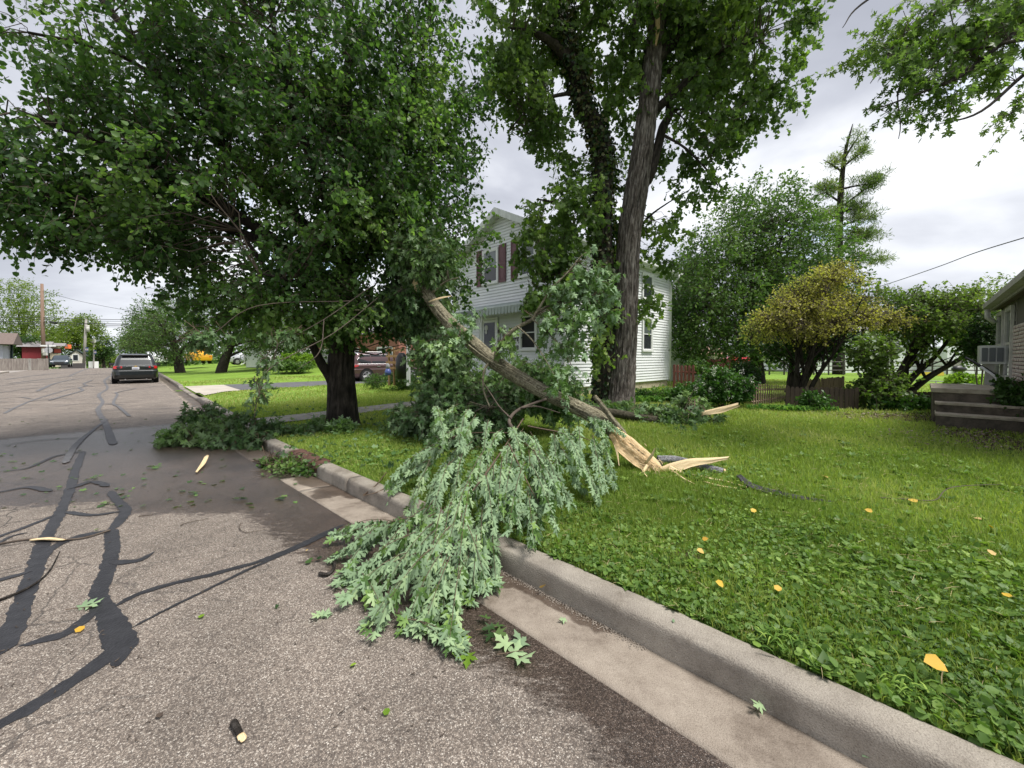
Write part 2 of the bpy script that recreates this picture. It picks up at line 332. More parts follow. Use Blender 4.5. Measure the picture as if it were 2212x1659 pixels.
# ---- road material: exposed aggregate, wetness attribute
def road_mat(name, wetattr=True, gain=1.0):
    m, nt, b, o = newmat(name); L = nt.links.new
    tc = nn(nt, 'ShaderNodeTexCoord'); co = tc.outputs['Object']
    v = nn(nt, 'ShaderNodeTexVoronoi'); v.inputs['Scale'].default_value = 165; v.inputs['Randomness'].default_value = 1; L(co, v.inputs['Vector'])
    sp = nn(nt, 'ShaderNodeSeparateColor'); L(v.outputs['Color'], sp.inputs[0])
    g = gain
    r = ramp(nt, sp.outputs[0], [(0, (.075*g, .058*g, .047*g)), (.35, (.15*g, .122*g, .100*g)), (.62, (.22*g, .182*g, .15*g)), (.85, (.31*g, .265*g, .222*g)), (1, (.44*g, .40*g, .35*g))])
    # binder between stones
    e = nn(nt, 'ShaderNodeTexVoronoi', feature='DISTANCE_TO_EDGE'); e.inputs['Scale'].default_value = 165; L(co, e.inputs['Vector'])
    er = nn(nt, 'ShaderNodeMapRange'); L(e.outputs['Distance'], er.inputs[0]); er.inputs[2].default_value = .16
    mx = nn(nt, 'ShaderNodeMix', data_type='RGBA'); L(er.outputs[0], mx.inputs[0]); mx.inputs[6].default_value = (.065*g, .056*g, .05*g, 1); L(r.outputs[0], mx.inputs[7])
    n = nn(nt, 'ShaderNodeTexNoise'); n.inputs['Scale'].default_value = 1.3; n.inputs['Detail'].default_value = 10; n.inputs['Roughness'].default_value = .72; L(co, n.inputs['Vector'])
    br = nn(nt, 'ShaderNodeMapRange'); L(n.outputs[0], br.inputs[0]); br.inputs[1].default_value = .3; br.inputs[2].default_value = .7; br.inputs[3].default_value = .62; br.inputs[4].default_value = 1.3
    m2 = nn(nt, 'ShaderNodeMix', data_type='RGBA', blend_type='MULTIPLY'); m2.inputs[0].default_value = 1; L(mx.outputs[2], m2.inputs[6]); L(br.outputs[0], m2.inputs[7])
    col = m2.outputs[2]
    # fine cracks
    cm = nn(nt, 'ShaderNodeTexNoise'); cm.inputs['Scale'].default_value = 2.6; cm.inputs['Detail'].default_value = 6; L(co, cm.inputs['Vector'])
    cv = nn(nt, 'ShaderNodeMix', data_type='RGBA'); cv.inputs[0].default_value = .22; L(co, cv.inputs[6]); L(cm.outputs['Color'], cv.inputs[7])
    ck = nn(nt, 'ShaderNodeTexVoronoi', feature='DISTANCE_TO_EDGE'); ck.inputs['Scale'].default_value = 1.7; L(cv.outputs[2], ck.inputs['Vector'])
    cr = nn(nt, 'ShaderNodeMapRange'); L(ck.outputs['Distance'], cr.inputs[0]); cr.inputs[1].default_value = .002; cr.inputs[2].default_value = .012; cr.inputs[3].default_value = 1; cr.inputs[4].default_value = 0
    ca = nn(nt, 'ShaderNodeAttribute', attribute_name='crack'); cf = nn(nt, 'ShaderNodeMath', operation='MULTIPLY'); L(cr.outputs[0], cf.inputs[0]); L(ca.outputs['Fac'], cf.inputs[1])
    m3 = nn(nt, 'ShaderNodeMix', data_type='RGBA'); L(cf.outputs[0], m3.inputs[0]); L(col, m3.inputs[6]); m3.inputs[7].default_value = (.03, .026, .024, 1); col = m3.outputs[2]
    at_ = nn(nt, 'ShaderNodeAttribute', attribute_name='wet'); wn = nn(nt, 'ShaderNodeTexNoise'); wn.inputs['Scale'].default_value = 6; wn.inputs['Detail'].default_value = 12; wn.inputs['Roughness'].default_value = .8
    wm = nn(nt, 'ShaderNodeMapping'); wm.inputs['Rotation'].default_value = (0, 0, R(20)); wm.inputs['Scale'].default_value = (1, 2.6, 1); L(co, wm.inputs[0]); L(wm.outputs[0], wn.inputs['Vector'])
    ad = nn(nt, 'ShaderNodeMath', operation='ADD'); L(at_.outputs['Fac'], ad.inputs[0]); L(wn.outputs[0], ad.inputs[1])
    wf = nn(nt, 'ShaderNodeMapRange', interpolation_type='SMOOTHSTEP'); L(ad.outputs[0], wf.inputs[0]); wf.inputs[1].default_value = .93; wf.inputs[2].default_value = 1.12
    m4 = nn(nt, 'ShaderNodeMix', data_type='RGBA', blend_type='MULTIPLY'); L(wf.outputs[0], m4.inputs[0]); L(col, m4.inputs[6]); m4.inputs[7].default_value = (.33, .285, .27, 1); L(m4.outputs[2], b.inputs['Base Color'])
    rr = nn(nt, 'ShaderNodeMapRange'); L(wf.outputs[0], rr.inputs[0]); rr.inputs[3].default_value = .88; rr.inputs[4].default_value = .30; L(rr.outputs[0], b.inputs['Roughness'])
    bp = nn(nt, 'ShaderNodeBump'); bp.inputs['Distance'].default_value = .004; bp.inputs['Strength'].default_value = .7; L(e.outputs['Distance'], bp.inputs['Height']); L(bp.outputs[0], b.inputs['Normal'])
    return m
def wetf(u, w):
    g = 1-ss(np.abs(w-(Wk(u)-.2)), .3, .9)                              # gutter line
    wb = np.interp(u, [-4, 0, 1.2, 2.2, 3.3, 4.6, 5.5], [1.5, 1.15, 1.2, .95, .82, .65, -.3])
    a = ss(w, wb-.45, wb+.35)*(1-ss(u, 7, 9))
    wl = np.interp(u, [4.0, 5.5, 7, 9, 11.5, 13.5], [1.2, .5, -2.2, -3.5, -3.2, 0])
    bnd = ss(u, 4.6, 6.2)*(1-ss(u, 11.5, 13.4))*ss(w, wl-1.0, wl+.8)
    return np.clip(np.maximum(a, bnd), 0, 1)*.68 + .0
def crackf(u, w): return np.clip(.25 + ss(-w, -.6, 1.5)*.8, 0, 1)*(1-ss(u, 14, 22))
m_road = road_mat('asphalt', gain=1.2)
us = list(np.arange(-8, 16, .2)) + list(np.arange(16, 80, 2)) + list(np.arange(80, 330, 10))
road = grid('road', us, lambda u: np.linspace(-9.2, Wk(u)-.60, 60), lambda u, w: fall(u), [m_road], attr={'wet': wetf, 'crack': crackf})
# ---- tar seal strips
m_tar = M('tar_seal', (.016, .016, .019), (.03, .03, .034), 9, rough=.5, bump=.25, bscale=60, spec=.4)
m_tar2 = M('old_tar_seal', (.085, .085, .092), (.13, .128, .13), 5, rough=.8, bump=.2, bscale=40)
def ribbon(pts, wid, z, mat, name='tar_seal_strip', wob=.012):
    P = catmull(np.array([gp(x, y, z) for x, y in pts]), 14); t = np.linspace(0, len(pts)-1, len(P)); wv = np.interp(t, range(len(pts)), wid if hasattr(wid, '__len__') else [wid]*len(pts))
    s = np.concatenate([[0], np.cumsum(np.linalg.norm(np.diff(P, axis=0), axis=1))]); ns = int(max(12, s[-1]/.01)); sq = np.linspace(0, s[-1], min(ns, 700))
    P = np.stack([np.interp(sq, s, P[:, i]) for i in range(3)], 1); wv = np.interp(sq, s, wv)
    T = np.gradient(P, axis=0); T /= np.linalg.norm(T, axis=1)[:, None]; N = np.stack([-T[:, 1], T[:, 0], 0*T[:, 0]], 1)
    wob = min(wob, float(np.mean(wv))*.16); e = np.minimum(1, np.minimum(sq, sq[-1]-sq)/(1.6*float(np.mean(wv)))+.12)**.7
    a = wv/2*e + (n2d(sq*7, sq*0+z*9e3, 4, 1)-.5)*wob*2; b = wv/2*e + (n2d(sq*7, sq*0+z*7e3, 4, 8)-.5)*wob*2; a = a+(n2d(sq*30, sq*0+z*5e3, 4, 2)-.5)*.008; b = b+(n2d(sq*30, sq*0+z*3e3, 4, 5)-.5)*.008
    V = np.empty((len(P)*2, 3)); V[0::2] = P+N*a[:, None]; V[1::2] = P-N*b[:, None]; V[:, 2] = z+fall(0)
    i = np.arange(len(P)-1)*2; F = np.stack([i, i+1, i+3, i+2], 1)
    o = npmesh(name, V, [F], [mat], road, world=False); return o
tz = .0030
for pts, w in [
    ([(-60,1600),(0,1565),(80,1520),(170,1462),(235,1415),(275,1375)], [.13,.13,.12,.12,.15,.14]),
    ([(250,1440),(262,1395),(238,1335),(214,1290),(232,1230),(243,1180),(240,1140)], [.10,.20,.16,.13,.13,.13,.14]),
    ([(240,1145),(262,1120),(270,1100),(248,1075),(240,1060)], [.12,.14,.13,.11,.08]),
    ([(212,1312),(150,1362),(100,1380),(40,1395)], [.07,.07,.07,.05]),
    ([(-70,1440),(0,1400),(45,1310),(75,1230),(95,1170),(128,1110),(150,1060),(165,1010),(180,975)], [.16,.17,.13,.13,.13,.12,.12,.13,.10]),
    ([(70,1225),(110,1185),(165,1160),(240,1145)], [.09,.10,.12,.12]),
    ([(250,1308),(300,1282),(380,1258),(440,1245),(500,1229),(560,1212),(640,1180),(700,1152),(742,1133)], [.045,.05,.05,.05,.05,.048,.05,.055,.05]),
    ([(283,1356),(340,1326),(400,1296),(470,1262),(540,1228),(600,1202),(660,1176),(715,1150)], [.014,.018,.022,.026,.03,.035,.04,.03]),
    ([(238,1212),(270,1214),(305,1208),(336,1190)], [.09,.07,.06,.045]),
    ([(-60,1190),(0,1158),(50,1140),(120,1112)], [.04,.04,.05,.05]),
    ([(-60,1262),(0,1252),(70,1232)], [.06,.06,.07]),
    ([(60,1150),(20,1160),(-40,1195)], .03),
    ([(262,1104),(200,1112),(140,1105)], [.04,.05,.06]),
    ([(110,1060),(60,1052),(0,1062),(-50,1068)], [.09,.07,.05,.04]),
    ([(150,1055),(200,1040),(235,1050)], .08),
    ([(180,975),(120,985),(60,1010),(0,1018)], [.07,.05,.04,.03]),
]:
    tz += .00035; ribbon(pts, [q*(.70 if q > .09 else 1) for q in w] if isinstance(w, list) else w, tz, m_tar)
for pts, w in [
    ([(9,893),(40,877),(90,858),(165,838),(240,832)], .14),
    ([(245,960),(228,915),(212,885),(222,868),(214,852),(232,838),(226,822),(238,812)], [.22,.2,.2,.16,.2,.16,.22,.2]),
    ([(0,833),(60,827),(130,822),(240,820)], .2), ([(-20,850),(80,838),(150,834)], .13),
    ([(20,828),(90,820),(160,812),(240,806)], .3), ([(10,820),(70,812),(130,806),(210,802)], .3), ([(150,812),(178,800),(196,794)], .3),
    ([(236,842),(290,838),(350,834),(405,831)], .10), ([(205,888),(290,884),(400,880),(425,876)], .10),
    ([(0,905),(100,897),(210,890)], .06), ([(270,874),(228,872)], .12),
    ([(0,962),(90,950),(180,945)], .07), ([(140,1000),(165,960),(205,925),(232,905)], [.14,.16,.1,.12]),
    ([(80,845),(120,828),(170,818),(232,815)], .25),
]:
    tz += .00035; ribbon(pts, [q*.55 for q in w] if isinstance(w, list) else w*.55, tz, m_tar2, wob=.035)
for q in range(15):
    u0 = 15+q*3.3+random.uniform(-1, 1); a = random.uniform(-9, -4) if q % 3 else -9; b = random.uniform(-3, 1.0); k = 5+int((b-a)*1.2); pw = [U(u0+random.uniform(-.5, .5)+i*random.uniform(-.08, .12), a+(b-a)*i/(k-1)) for i in range(k)]
    px = [(1106+FOC*p[0]/p[1], 772+FOC*H/p[1]) for p in pw if p[1] > 2]; tz += .0002
    ribbon(px, random.uniform(.04, .09), tz, m_tar2, wob=.03)
for q in range(7):
    w_0 = random.uniform(-8, .2); a = random.uniform(14, 40); k = 7; pw = [U(a+i*random.uniform(2, 3), w_0+random.uniform(-.35, .35)) for i in range(k)]; px = [(1106+FOC*p[0]/p[1], 772+FOC*H/p[1]) for p in sorted(pw, key=lambda p: -p[0])]; tz += .0002
    ribbon(px, random.uniform(.05, .10), tz, m_tar2, wob=.03)
# ---- gutter and curb blocks
m_conc = M('gutter_concrete', (.22, .182, .148), (.33, .285, .235), 2.2, rough=.9, bump=.35, bscale=150, detail=12, lo=.3, hi=.72)
m_curb = M('curb_concrete', (.22, .195, .165), (.36, .325, .275), 3.5, rough=.9, bump=.4, bscale=120, detail=12, lo=.28, hi=.72)
m_apron = M('apron_concrete', (.36, .32, .27), (.46, .42, .36), 1.5, rough=.9, bump=.3, bscale=80)
def add_wet(m):
    nt = m.node_tree; L = nt.links.new; b = [n for n in nt.nodes if n.type == 'BSDF_PRINCIPLED'][0]
    src = b.inputs['Base Color'].links[0].from_socket; a = nn(nt, 'ShaderNodeAttribute', attribute_name='wet'); tc = nn(nt, 'ShaderNodeTexCoord')
    n = nn(nt, 'ShaderNodeTexNoise'); n.inputs['Scale'].default_value = 4; n.inputs['Detail'].default_value = 10; L(tc.outputs['Object'], n.inputs['Vector'])
    ad = nn(nt, 'ShaderNodeMath', operation='ADD'); L(a.outputs['Fac'], ad.inputs[0]); L(n.outputs[0], ad.inputs[1])
    wf = nn(nt, 'ShaderNodeMapRange', interpolation_type='SMOOTHSTEP'); L(ad.outputs[0], wf.inputs[0]); wf.inputs[1].default_value = .95; wf.inputs[2].default_value = 1.1
    sx = nn(nt, 'ShaderNodeTexNoise'); sx.inputs['Scale'].default_value = 220; sx.inputs['Detail'].default_value = 2; L(tc.outputs['Object'], sx.inputs['Vector'])
    sr = ramp(nt, sx.outputs[0], [(.36, (.62, .6, .58)), (.46, (1, 1, 1)), (.6, (1, 1, 1)), (.7, (1.25, 1.25, 1.22))])
    m0 = nn(nt, 'ShaderNodeMix', data_type='RGBA', blend_type='MULTIPLY'); m0.inputs[0].default_value = .8; L(src, m0.inputs[6]); L(sr.outputs[0], m0.inputs[7])
    st_ = nn(nt, 'ShaderNodeTexNoise'); st_.inputs['Scale'].default_value = 2.2; st_.inputs['Detail'].default_value = 14; st_.inputs['Roughness'].default_value = .78; L(tc.outputs['Object'], st_.inputs['Vector']); sv = ramp(nt, st_.outputs[0], [(.34, (.58, .55, .52)), (.47, (.92, .91, .9)), (.6, (1.05, 1.05, 1.05))])
    ms_ = nn(nt, 'ShaderNodeMix', data_type='RGBA', blend_type='MULTIPLY'); ms_.inputs[0].default_value = 1; L(m0.outputs[2], ms_.inputs[6]); L(sv.outputs[0], ms_.inputs[7])
    m4 = nn(nt, 'ShaderNodeMix', data_type='RGBA', blend_type='MULTIPLY'); L(wf.outputs[0], m4.inputs[0]); L(ms_.outputs[2], m4.inputs[6]); m4.inputs[7].default_value = (.38, .34, .32, 1); L(m4.outputs[2], b.inputs['Base Color'])
    rr = nn(nt, 'ShaderNodeMapRange'); L(wf.outputs[0], rr.inputs[0]); rr.inputs[3].default_value = .9; rr.inputs[4].default_value = .4; L(rr.outputs[0], b.inputs['Roughness'])
add_wet(m_conc); add_wet(m_curb)
def gwet(u, w):
    e = Wk(u)-w     # 0.6 road edge .. 0.2 face
    near = (1-ss(e, .25, np.interp(u, [1.0, 1.5, 2.4, 3], [.22, .34, .55, .9])))*ss(u, .85, 1.3)
    near = near*(1-ss(u, 3.1, 3.5)*(1-ss(u, 4.1, 4.6)))
    blot = ss(u, 1.7, 2.1)*(1-ss(u, 3.3, 3.7))
    far = ss(u, 6.5, 7)*(1-ss(u, 12, 14))*.9; b2 = ss(u, 4.2, 4.5)*(1-ss(u, 5.0, 5.5))*(1-ss(e, .3, .5))
    return np.clip(np.maximum.reduce([near*1.0, blot*.9, far, b2]), 0, 1)*.82
def loft(u0, u1, prof, name, mat, parent, wet=None, dz=0, tops=None):
    n = max(2, int((u1-u0)/(.08 if u0 < 8 else .5))+1); us_ = np.linspace(u0, u1, n); V = []; A = []
    for i, u in enumerate(us_):
        for j, (pw, pz) in enumerate(prof):
            jw = (n2d([u], [j], 3.1, 3)[0]-.5)*.018 + (n2d([u], [j], 14, 5)[0]-.5)*.008; jz = (n2d([u], [j], 2.3, 7)[0]-.5)*.010
            if pz < -.05: jw = jz = 0
            zz_ = pz+jz
            if tops is not None and pz > .02: zz_ = pz*tops(u)+jz
            P = U(u, Wk(u)+pw+jw, zz_+dz+float(fall(u))); V.append(P); A.append(wet(u, Wk(u)+pw) if wet else 0)
    k = len(prof); a = np.arange(k-1); F = np.vstack([np.stack([i*k+a, i*k+a+1, (i+1)*k+a+1, (i+1)*k+a], 1) for i in range(n-1)])
    me = npmesh(name, V, [F, ] , [mat], parent, attrs={'wet': np.array(A, float).ravel()}, smooth=False)
    bm = bmesh.new(); bm.from_mesh(me.data); bm.faces.new([bm.verts[q] for q in []] ) if False else None
    bm.verts.ensure_lookup_table()
    try: bm.faces.new([bm.verts[q] for q in range(k)]); bm.faces.new([bm.verts[(n-1)*k+q] for q in range(k)])
    except Exception: pass
    bmesh.ops.recalc_face_normals(bm, faces=bm.faces); bm.to_mesh(me.data); bm.free(); return me
def droptop(u): return 1-.78*float(ss(u, 17.6, 19)*(1-ss(u, 25.4, 26.4)))
kerb = bpy.data.objects.new('curb', None); link(kerb); kerb['kind'] = 'structure'
gut = bpy.data.objects.new('gutter', None); link(gut); gut['kind'] = 'structure'
cprof = [(-.215, -.12), (-.215, -.025), (-.211, .0), (-.202, .085), (-.195, .118), (-.178, .134), (-.05, .140), (-.03, .134), (-.025, .10), (-.025, -.12)]
cb_ = [-6, -1.2, 4.62, 5.5]
for i in range(len(cb_)-1): loft(cb_[i]+.006, cb_[i+1]-.006, cprof, 'curb_block', m_curb, kerb, lambda u, w: gwet(u, w)*.35)
u = 6.62
while u < 120:
    st = 3.0 if u < 30 else 12; loft(u+.006, u+st-.006, cprof, 'curb_block', m_curb, kerb, lambda u, w: gwet(u, w)*.6, tops=droptop); u += st
gprof = [(-.60, -.12), (-.60, -.001), (-.56, .001), (-.40, -.006), (-.26, -.018), (-.216, -.02), (-.216, -.12)]
for a, b in [(-6, -1.2), (-1.2, 4.98), (4.98, 5.62)]: loft(a+.004, b-.004, gprof, 'gutter_slab', m_conc, gut, gwet)
u = 6.9
while u < 120:
    st = 3.2 if u < 40 else 16; loft(u+.005, u+st-.005, gprof, 'gutter_slab', m_conc, gut, gwet); u += st
grid('drain_apron', [5.62, 6.0, 6.4, 6.9], lambda u: np.linspace(Wk(u)-.605, Wk(u)-.2, 4), lambda u, w: -.012-.02*ss(w, 1.4, 1.75), [road_mat('drain_asphalt', gain=.55)], attr={'wet': lambda u, w: u*0+.7})
# ---- storm drain
m_rust = M('rusty_iron', (.055, .025, .018), (.12, .055, .038), 14, rough=.75, bump=.5, bscale=60)
m_dark = M('black_hollow', (.004, .004, .004), rough=1)
dr = empty('storm_drain', U(6.05, Wk(6.05)-.1, 0), 'rusty cast iron curb inlet of the storm drain set between two curb pieces', 'storm drain')
hp = [(-.20, .075), (-.19, .105), (-.165, .128), (-.13, .142), (.0, .145), (.03, .12), (.03, .03), (-.17, .06)]
mb = MB(lambda u, w, z: U(u, Wk(u)+w, z)); mb.prism([(5.52, a, b) for a, b in hp], np.array((1.08, 0, 0))); mb.build('hood', m_rust, dr)
mb = MB(lambda u, w, z: U(u, Wk(u)+w, z))
for q in (5.53, 6.5): mb = MB(lambda u, w, z: U(u, Wk(u)+w, z)); mb.box(q, q+.07, -.2, .02, -.08, .07); mb.build('side_cheek', m_rust, dr)
mb = MB(lambda u, w, z: U(u, Wk(u)+w, z)); mb.box(5.6, 6.5, -.19, .02, -.25, -.06); mb.box(5.6, 6.5, -.02, .02, -.1, .06); mb.build('drain_throat', m_dark, dr)
# ---- lawn
def lawn_mat():
    m, nt, b, o = newmat('lawn'); L = nt.links.new; tc = nn(nt, 'ShaderNodeTexCoord'); co = tc.outputs['Object']
    n = nn(nt, 'ShaderNodeTexNoise'); n.inputs['Scale'].default_value = 30; n.inputs['Detail'].default_value = 8; n.inputs['Roughness'].default_value = .75; L(co, n.inputs['Vector'])
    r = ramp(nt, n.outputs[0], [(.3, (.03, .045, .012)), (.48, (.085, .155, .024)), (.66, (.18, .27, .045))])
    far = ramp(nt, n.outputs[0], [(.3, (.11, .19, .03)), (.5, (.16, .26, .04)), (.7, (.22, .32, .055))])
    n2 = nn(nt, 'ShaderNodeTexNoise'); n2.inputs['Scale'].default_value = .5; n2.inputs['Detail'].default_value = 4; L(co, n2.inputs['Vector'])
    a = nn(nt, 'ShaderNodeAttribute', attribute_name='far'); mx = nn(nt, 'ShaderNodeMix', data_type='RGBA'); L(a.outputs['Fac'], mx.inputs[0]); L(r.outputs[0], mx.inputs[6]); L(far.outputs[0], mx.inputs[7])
    br = nn(nt, 'ShaderNodeMapRange'); L(n2.outputs[0], br.inputs[0]); br.inputs[1].default_value = .3; br.inputs[2].default_value = .7; br.inputs[3].default_value = .75; br.inputs[4].default_value = 1.25
    m2 = nn(nt, 'ShaderNodeMix', data_type='RGBA', blend_type='MULTIPLY'); m2.inputs[0].default_value = 1; L(mx.outputs[2], m2.inputs[6]); L(br.outputs[0], m2.inputs[7])
    d = nn(nt, 'ShaderNodeAttribute', attribute_name='dirt'); nd = nn(nt, 'ShaderNodeTexNoise'); nd.inputs['Scale'].default_value = 7; nd.inputs['Detail'].default_value = 9; L(co, nd.inputs['Vector'])
    ad = nn(nt, 'ShaderNodeMath', operation='ADD'); L(d.outputs['Fac'], ad.inputs[0]); L(nd.outputs[0], ad.inputs[1]); wf = nn(nt, 'ShaderNodeMapRange'); L(ad.outputs[0], wf.inputs[0]); wf.inputs[1].default_value = .95; wf.inputs[2].default_value = 1.15
    dc = ramp(nt, n.outputs[0], [(.35, (.03, .02, .014)), (.6, (.10, .07, .05)), (.7, (.2, .16, .12))])
    m3 = nn(nt, 'ShaderNodeMix', data_type='RGBA'); L(wf.outputs[0], m3.inputs[0]); L(m2.outputs[2], m3.inputs[6]); L(dc.outputs[0], m3.inputs[7]); L(m3.outputs[2], b.inputs['Base Color'])
    b.inputs['Roughness'].default_value = .95; b.inputs['Specular IOR Level'].default_value = .1
    bp = nn(nt, 'ShaderNodeBump'); bp.inputs['Distance'].default_value = .03; bp.inputs['Strength'].default_value = .8; L(n.outputs[0], bp.inputs['Height']); L(bp.outputs[0], b.inputs['Normal'])
    return m
DIRT = [(*uw(gp(1485, 1190, .15)), .28), (*uw(gp(1960, 895, .3)), .9), (*uw(gp(2110, 930, .3)), .8), (*uw(gp(1850, 893, .3)), .5), (*uw(gp(2200, 955, .3)), .8), (*uw(gp(1440, 1170, .15)), .12), (*uw(gp(2160,1590,.14)), .08)]
def dirtf(u, w):
    r = np.zeros(np.shape(u))
    for a, b, q in DIRT: r = np.maximum(r, 1-ss(np.hypot(u-a, w-b), q*.4, q*1.3))
    return r*.62
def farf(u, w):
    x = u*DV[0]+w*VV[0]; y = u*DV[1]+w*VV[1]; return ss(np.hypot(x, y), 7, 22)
m_lawn = lawn_mat()
us = list(np.arange(-14, 14, .15)) + list(np.arange(14, 40, .6)) + list(np.arange(40, 200, 5))
wt = np.concatenate([np.linspace(0, 12, 70), np.linspace(12.5, 30, 24), np.linspace(32, 90, 15)])
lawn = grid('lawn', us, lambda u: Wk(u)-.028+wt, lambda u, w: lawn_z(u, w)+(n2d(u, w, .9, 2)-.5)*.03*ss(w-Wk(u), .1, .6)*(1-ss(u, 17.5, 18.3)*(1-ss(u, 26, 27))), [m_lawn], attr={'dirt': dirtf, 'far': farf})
def surf(P): return gz(P)
# driveway, apron and walk
m_adrive = M('driveway_asphalt', (.075, .075, .08), (.12, .12, .125), 3, rough=.85, bump=.3, bscale=90)
def zdrive(u, w): return lawn_z(u, w)+.035
wa = lambda u: np.linspace(Wk(u)+.012, np.interp(u, [18.3, 21, 26], [Wk(18.3)+.05, 3.4, 3.4]), 6)
grid('driveway_apron', list(np.linspace(18.3, 25.9, 18)), wa, zdrive, [m_apron])
grid('driveway', list(np.linspace(21.2, 25.9, 8)), lambda u: np.linspace(3.42, 26, 26), zdrive, [m_adrive])
m_walk = M('walk_concrete', (.16, .15, .13), (.30, .28, .24), 4, rough=.9, bump=.4, bscale=50, detail=10)
wk = bpy.data.objects.new('front_walk', None); link(wk); wk['kind'] = 'structure'
w0 = 1.85
while w0 < 10:
    grid('walk_slab', [9.55, 9.9, 10.3, 10.6], lambda u: np.linspace(w0, w0+1.18, 4), lambda u, w: lawn_z(u, w)+.022, [m_walk], kind=None, parent=wk); w0 += 1.2
# far ground, left verge and side street
m_far = M('far_grass', (.07, .12, .03), (.13, .19, .05), .6, rough=1)
grid('ground', list(np.linspace(-400, -15, 8))+list(np.arange(-10, 90, 10))+list(np.arange(90, 260, 10))+list(np.linspace(300, 2500, 10)), lambda u: np.concatenate([np.linspace(-2500, -60, 12), np.linspace(-50, 90, 15), np.linspace(120, 2500, 12)]),
     lambda u, w: fall(u)-.25, [m_far])
m_side = M('sidewalk_concrete', (.40, .36, .30), (.52, .47, .40), 1, rough=.9)
mb = MB(lambda u, w, z: U(u, w, z+float(fall(u)))); mb.box(-20, 64, -9.35, -9.2, -.2, .13); lc = mb.build('left_curb', m_curb); lc['kind'] = 'structure'
grid('sidewalk', list(np.linspace(-20, 64, 10)), lambda u: np.linspace(-13.0, -9.35, 3), lambda u, w: fall(u)+.125, [m_side])
grid('left_verge', list(np.linspace(-20, 64, 10)), lambda u: np.linspace(-60, -13.0, 6), lambda u, w: fall(u)+.11, [m_far])
m_road2 = M('side_street_asphalt', (.24, .22, .20), (.34, .31, .28), 1.2, rough=.9)
grid('side_street', [64, 70, 76], lambda u: np.linspace(-70, -9.2, 8), lambda u, w: fall(u)+.0, [m_road2])
grid('left_verge', list(np.linspace(76, 200, 16)), lambda u: np.linspace(-90, -9.2, 6), lambda u, w: fall(u)+.02, [m_far])
# ================================================================== WHITE HOUSE
m_sid = M('white_siding', (.70, .72, .73), (.80, .81, .82), .8, rough=.55, bump=.08, bscale=30)
m_trim = M('white_trim', (.74, .75, .74), rough=.5)
m_soff = M('aluminium_fascia', (.55, .57, .55), (.72, .74, .72), 5, rough=.5, stretch=(1, 1, .3))
m_shut = M('burgundy_shutter', (.11, .035, .042), (.14, .05, .058), 8, rough=.5)
m_roofg = M('grey_shingle', (.16, .15, .15), (.30, .28, .28), 14, rough=.9, bump=.3)
m_found = M('tan_foundation', (.34, .28, .20), (.50, .44, .34), 4, rough=.9, bump=.3, bscale=40)
m_awn = M('awning_green_grey', (.30, .35, .33), (.38, .43, .41), 4, rough=.5)
m_awn2 = M('awning_dark_slat', (.13, .155, .15), (.18, .21, .20), 4, rough=.5)
m_black = M('black_iron', (.012, .012, .013), rough=.45)
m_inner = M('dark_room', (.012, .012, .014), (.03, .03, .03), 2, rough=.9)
m_curt = M('pale_curtain', (.45, .45, .44), (.62, .62, .60), 3, rough=.9, stretch=(8, 8, .4))
def glassmat(name, tint=(.03, .035, .04), rough=.04, mixc=.0):
    m, nt, b, o = newmat(name); b.inputs['Base Color'].default_value = (*tint, 1); b.inputs['Roughness'].default_value = rough; b.inputs['Specular IOR Level'].default_value = .5
    return m
m_glass = glassmat('window_glass'); m_cglass = glassmat('window_glass_curtained', (.16, .18, .19)); m_bglass = glassmat('window_glass_blind', (.10, .12, .115))
UF, WF = 8.19, 10.25; ZE, ZP, ZB = 5.50, 7.06, .53; UC = UF+3.1; WB = WF+7.75
hs = empty('white_house', U(UC, WF, .2), 'white vinyl sided gable house with burgundy shutters behind the silver maple', 'house')
def gab(z): return 3.1 if z < ZE else 3.1*(ZP-z)/(ZP-ZE)
z = ZB; EX = .114; BH = EX-.010
while z < ZP-.1:
    hw0 = gab(z); hw1 = gab(z+BH); mb = MB(U)
    a = [(UC-hw0+.0, WF-.030, z), (UC+hw0, WF-.030, z), (UC+hw1, WF-.006, z+BH), (UC-hw1, WF-.006, z+BH)]
    mb.prism(a, np.array((0, .02, 0))); mb.build('siding_board', m_sid, hs)
    if z < ZE-.05:
        mb = MB(U); mb.prism([(UF-.030, WF+.0, z), (UF-.030, WB, z), (UF-.006, WB, z+BH), (UF-.006, WF+.0, z+BH)], np.array((.02, 0, 0))); mb.build('siding_board', m_sid, hs)
    z += EX
mb = MB(U); mb.prism([(UC-3.08, WF+.03, .5), (UC+3.08, WF+.03, .5), (UC+3.08, WF+.03, ZE), (UC, WF+.03, ZP-.05), (UC-3.08, WF+.03, ZE)], np.array((0, 7.68, 0))); mb.build('wall', m_sid, hs)
mb = MB(U); mb.box(UF+.05, UF+6.15, WF+.05, WB-.05, -.2, .525); mb.build('foundation', m_found, hs)
mb = MB(U); mb.box(UF-.045, UF+.06, WF-.045, WF+.06, ZB, ZE-.02); mb.build('corner_trim', m_trim, hs)
mb = MB(U); mb.box(UF-.045, UF+.06, WB-.06, WB+.02, ZB, ZE); mb.build('corner_trim', m_trim, hs)
mb = MB(U); mb.box(UF+6.14, UF+6.245, WF-.045, WF+.06, ZB, ZE-.02); mb.build('corner_trim', m_trim, hs)
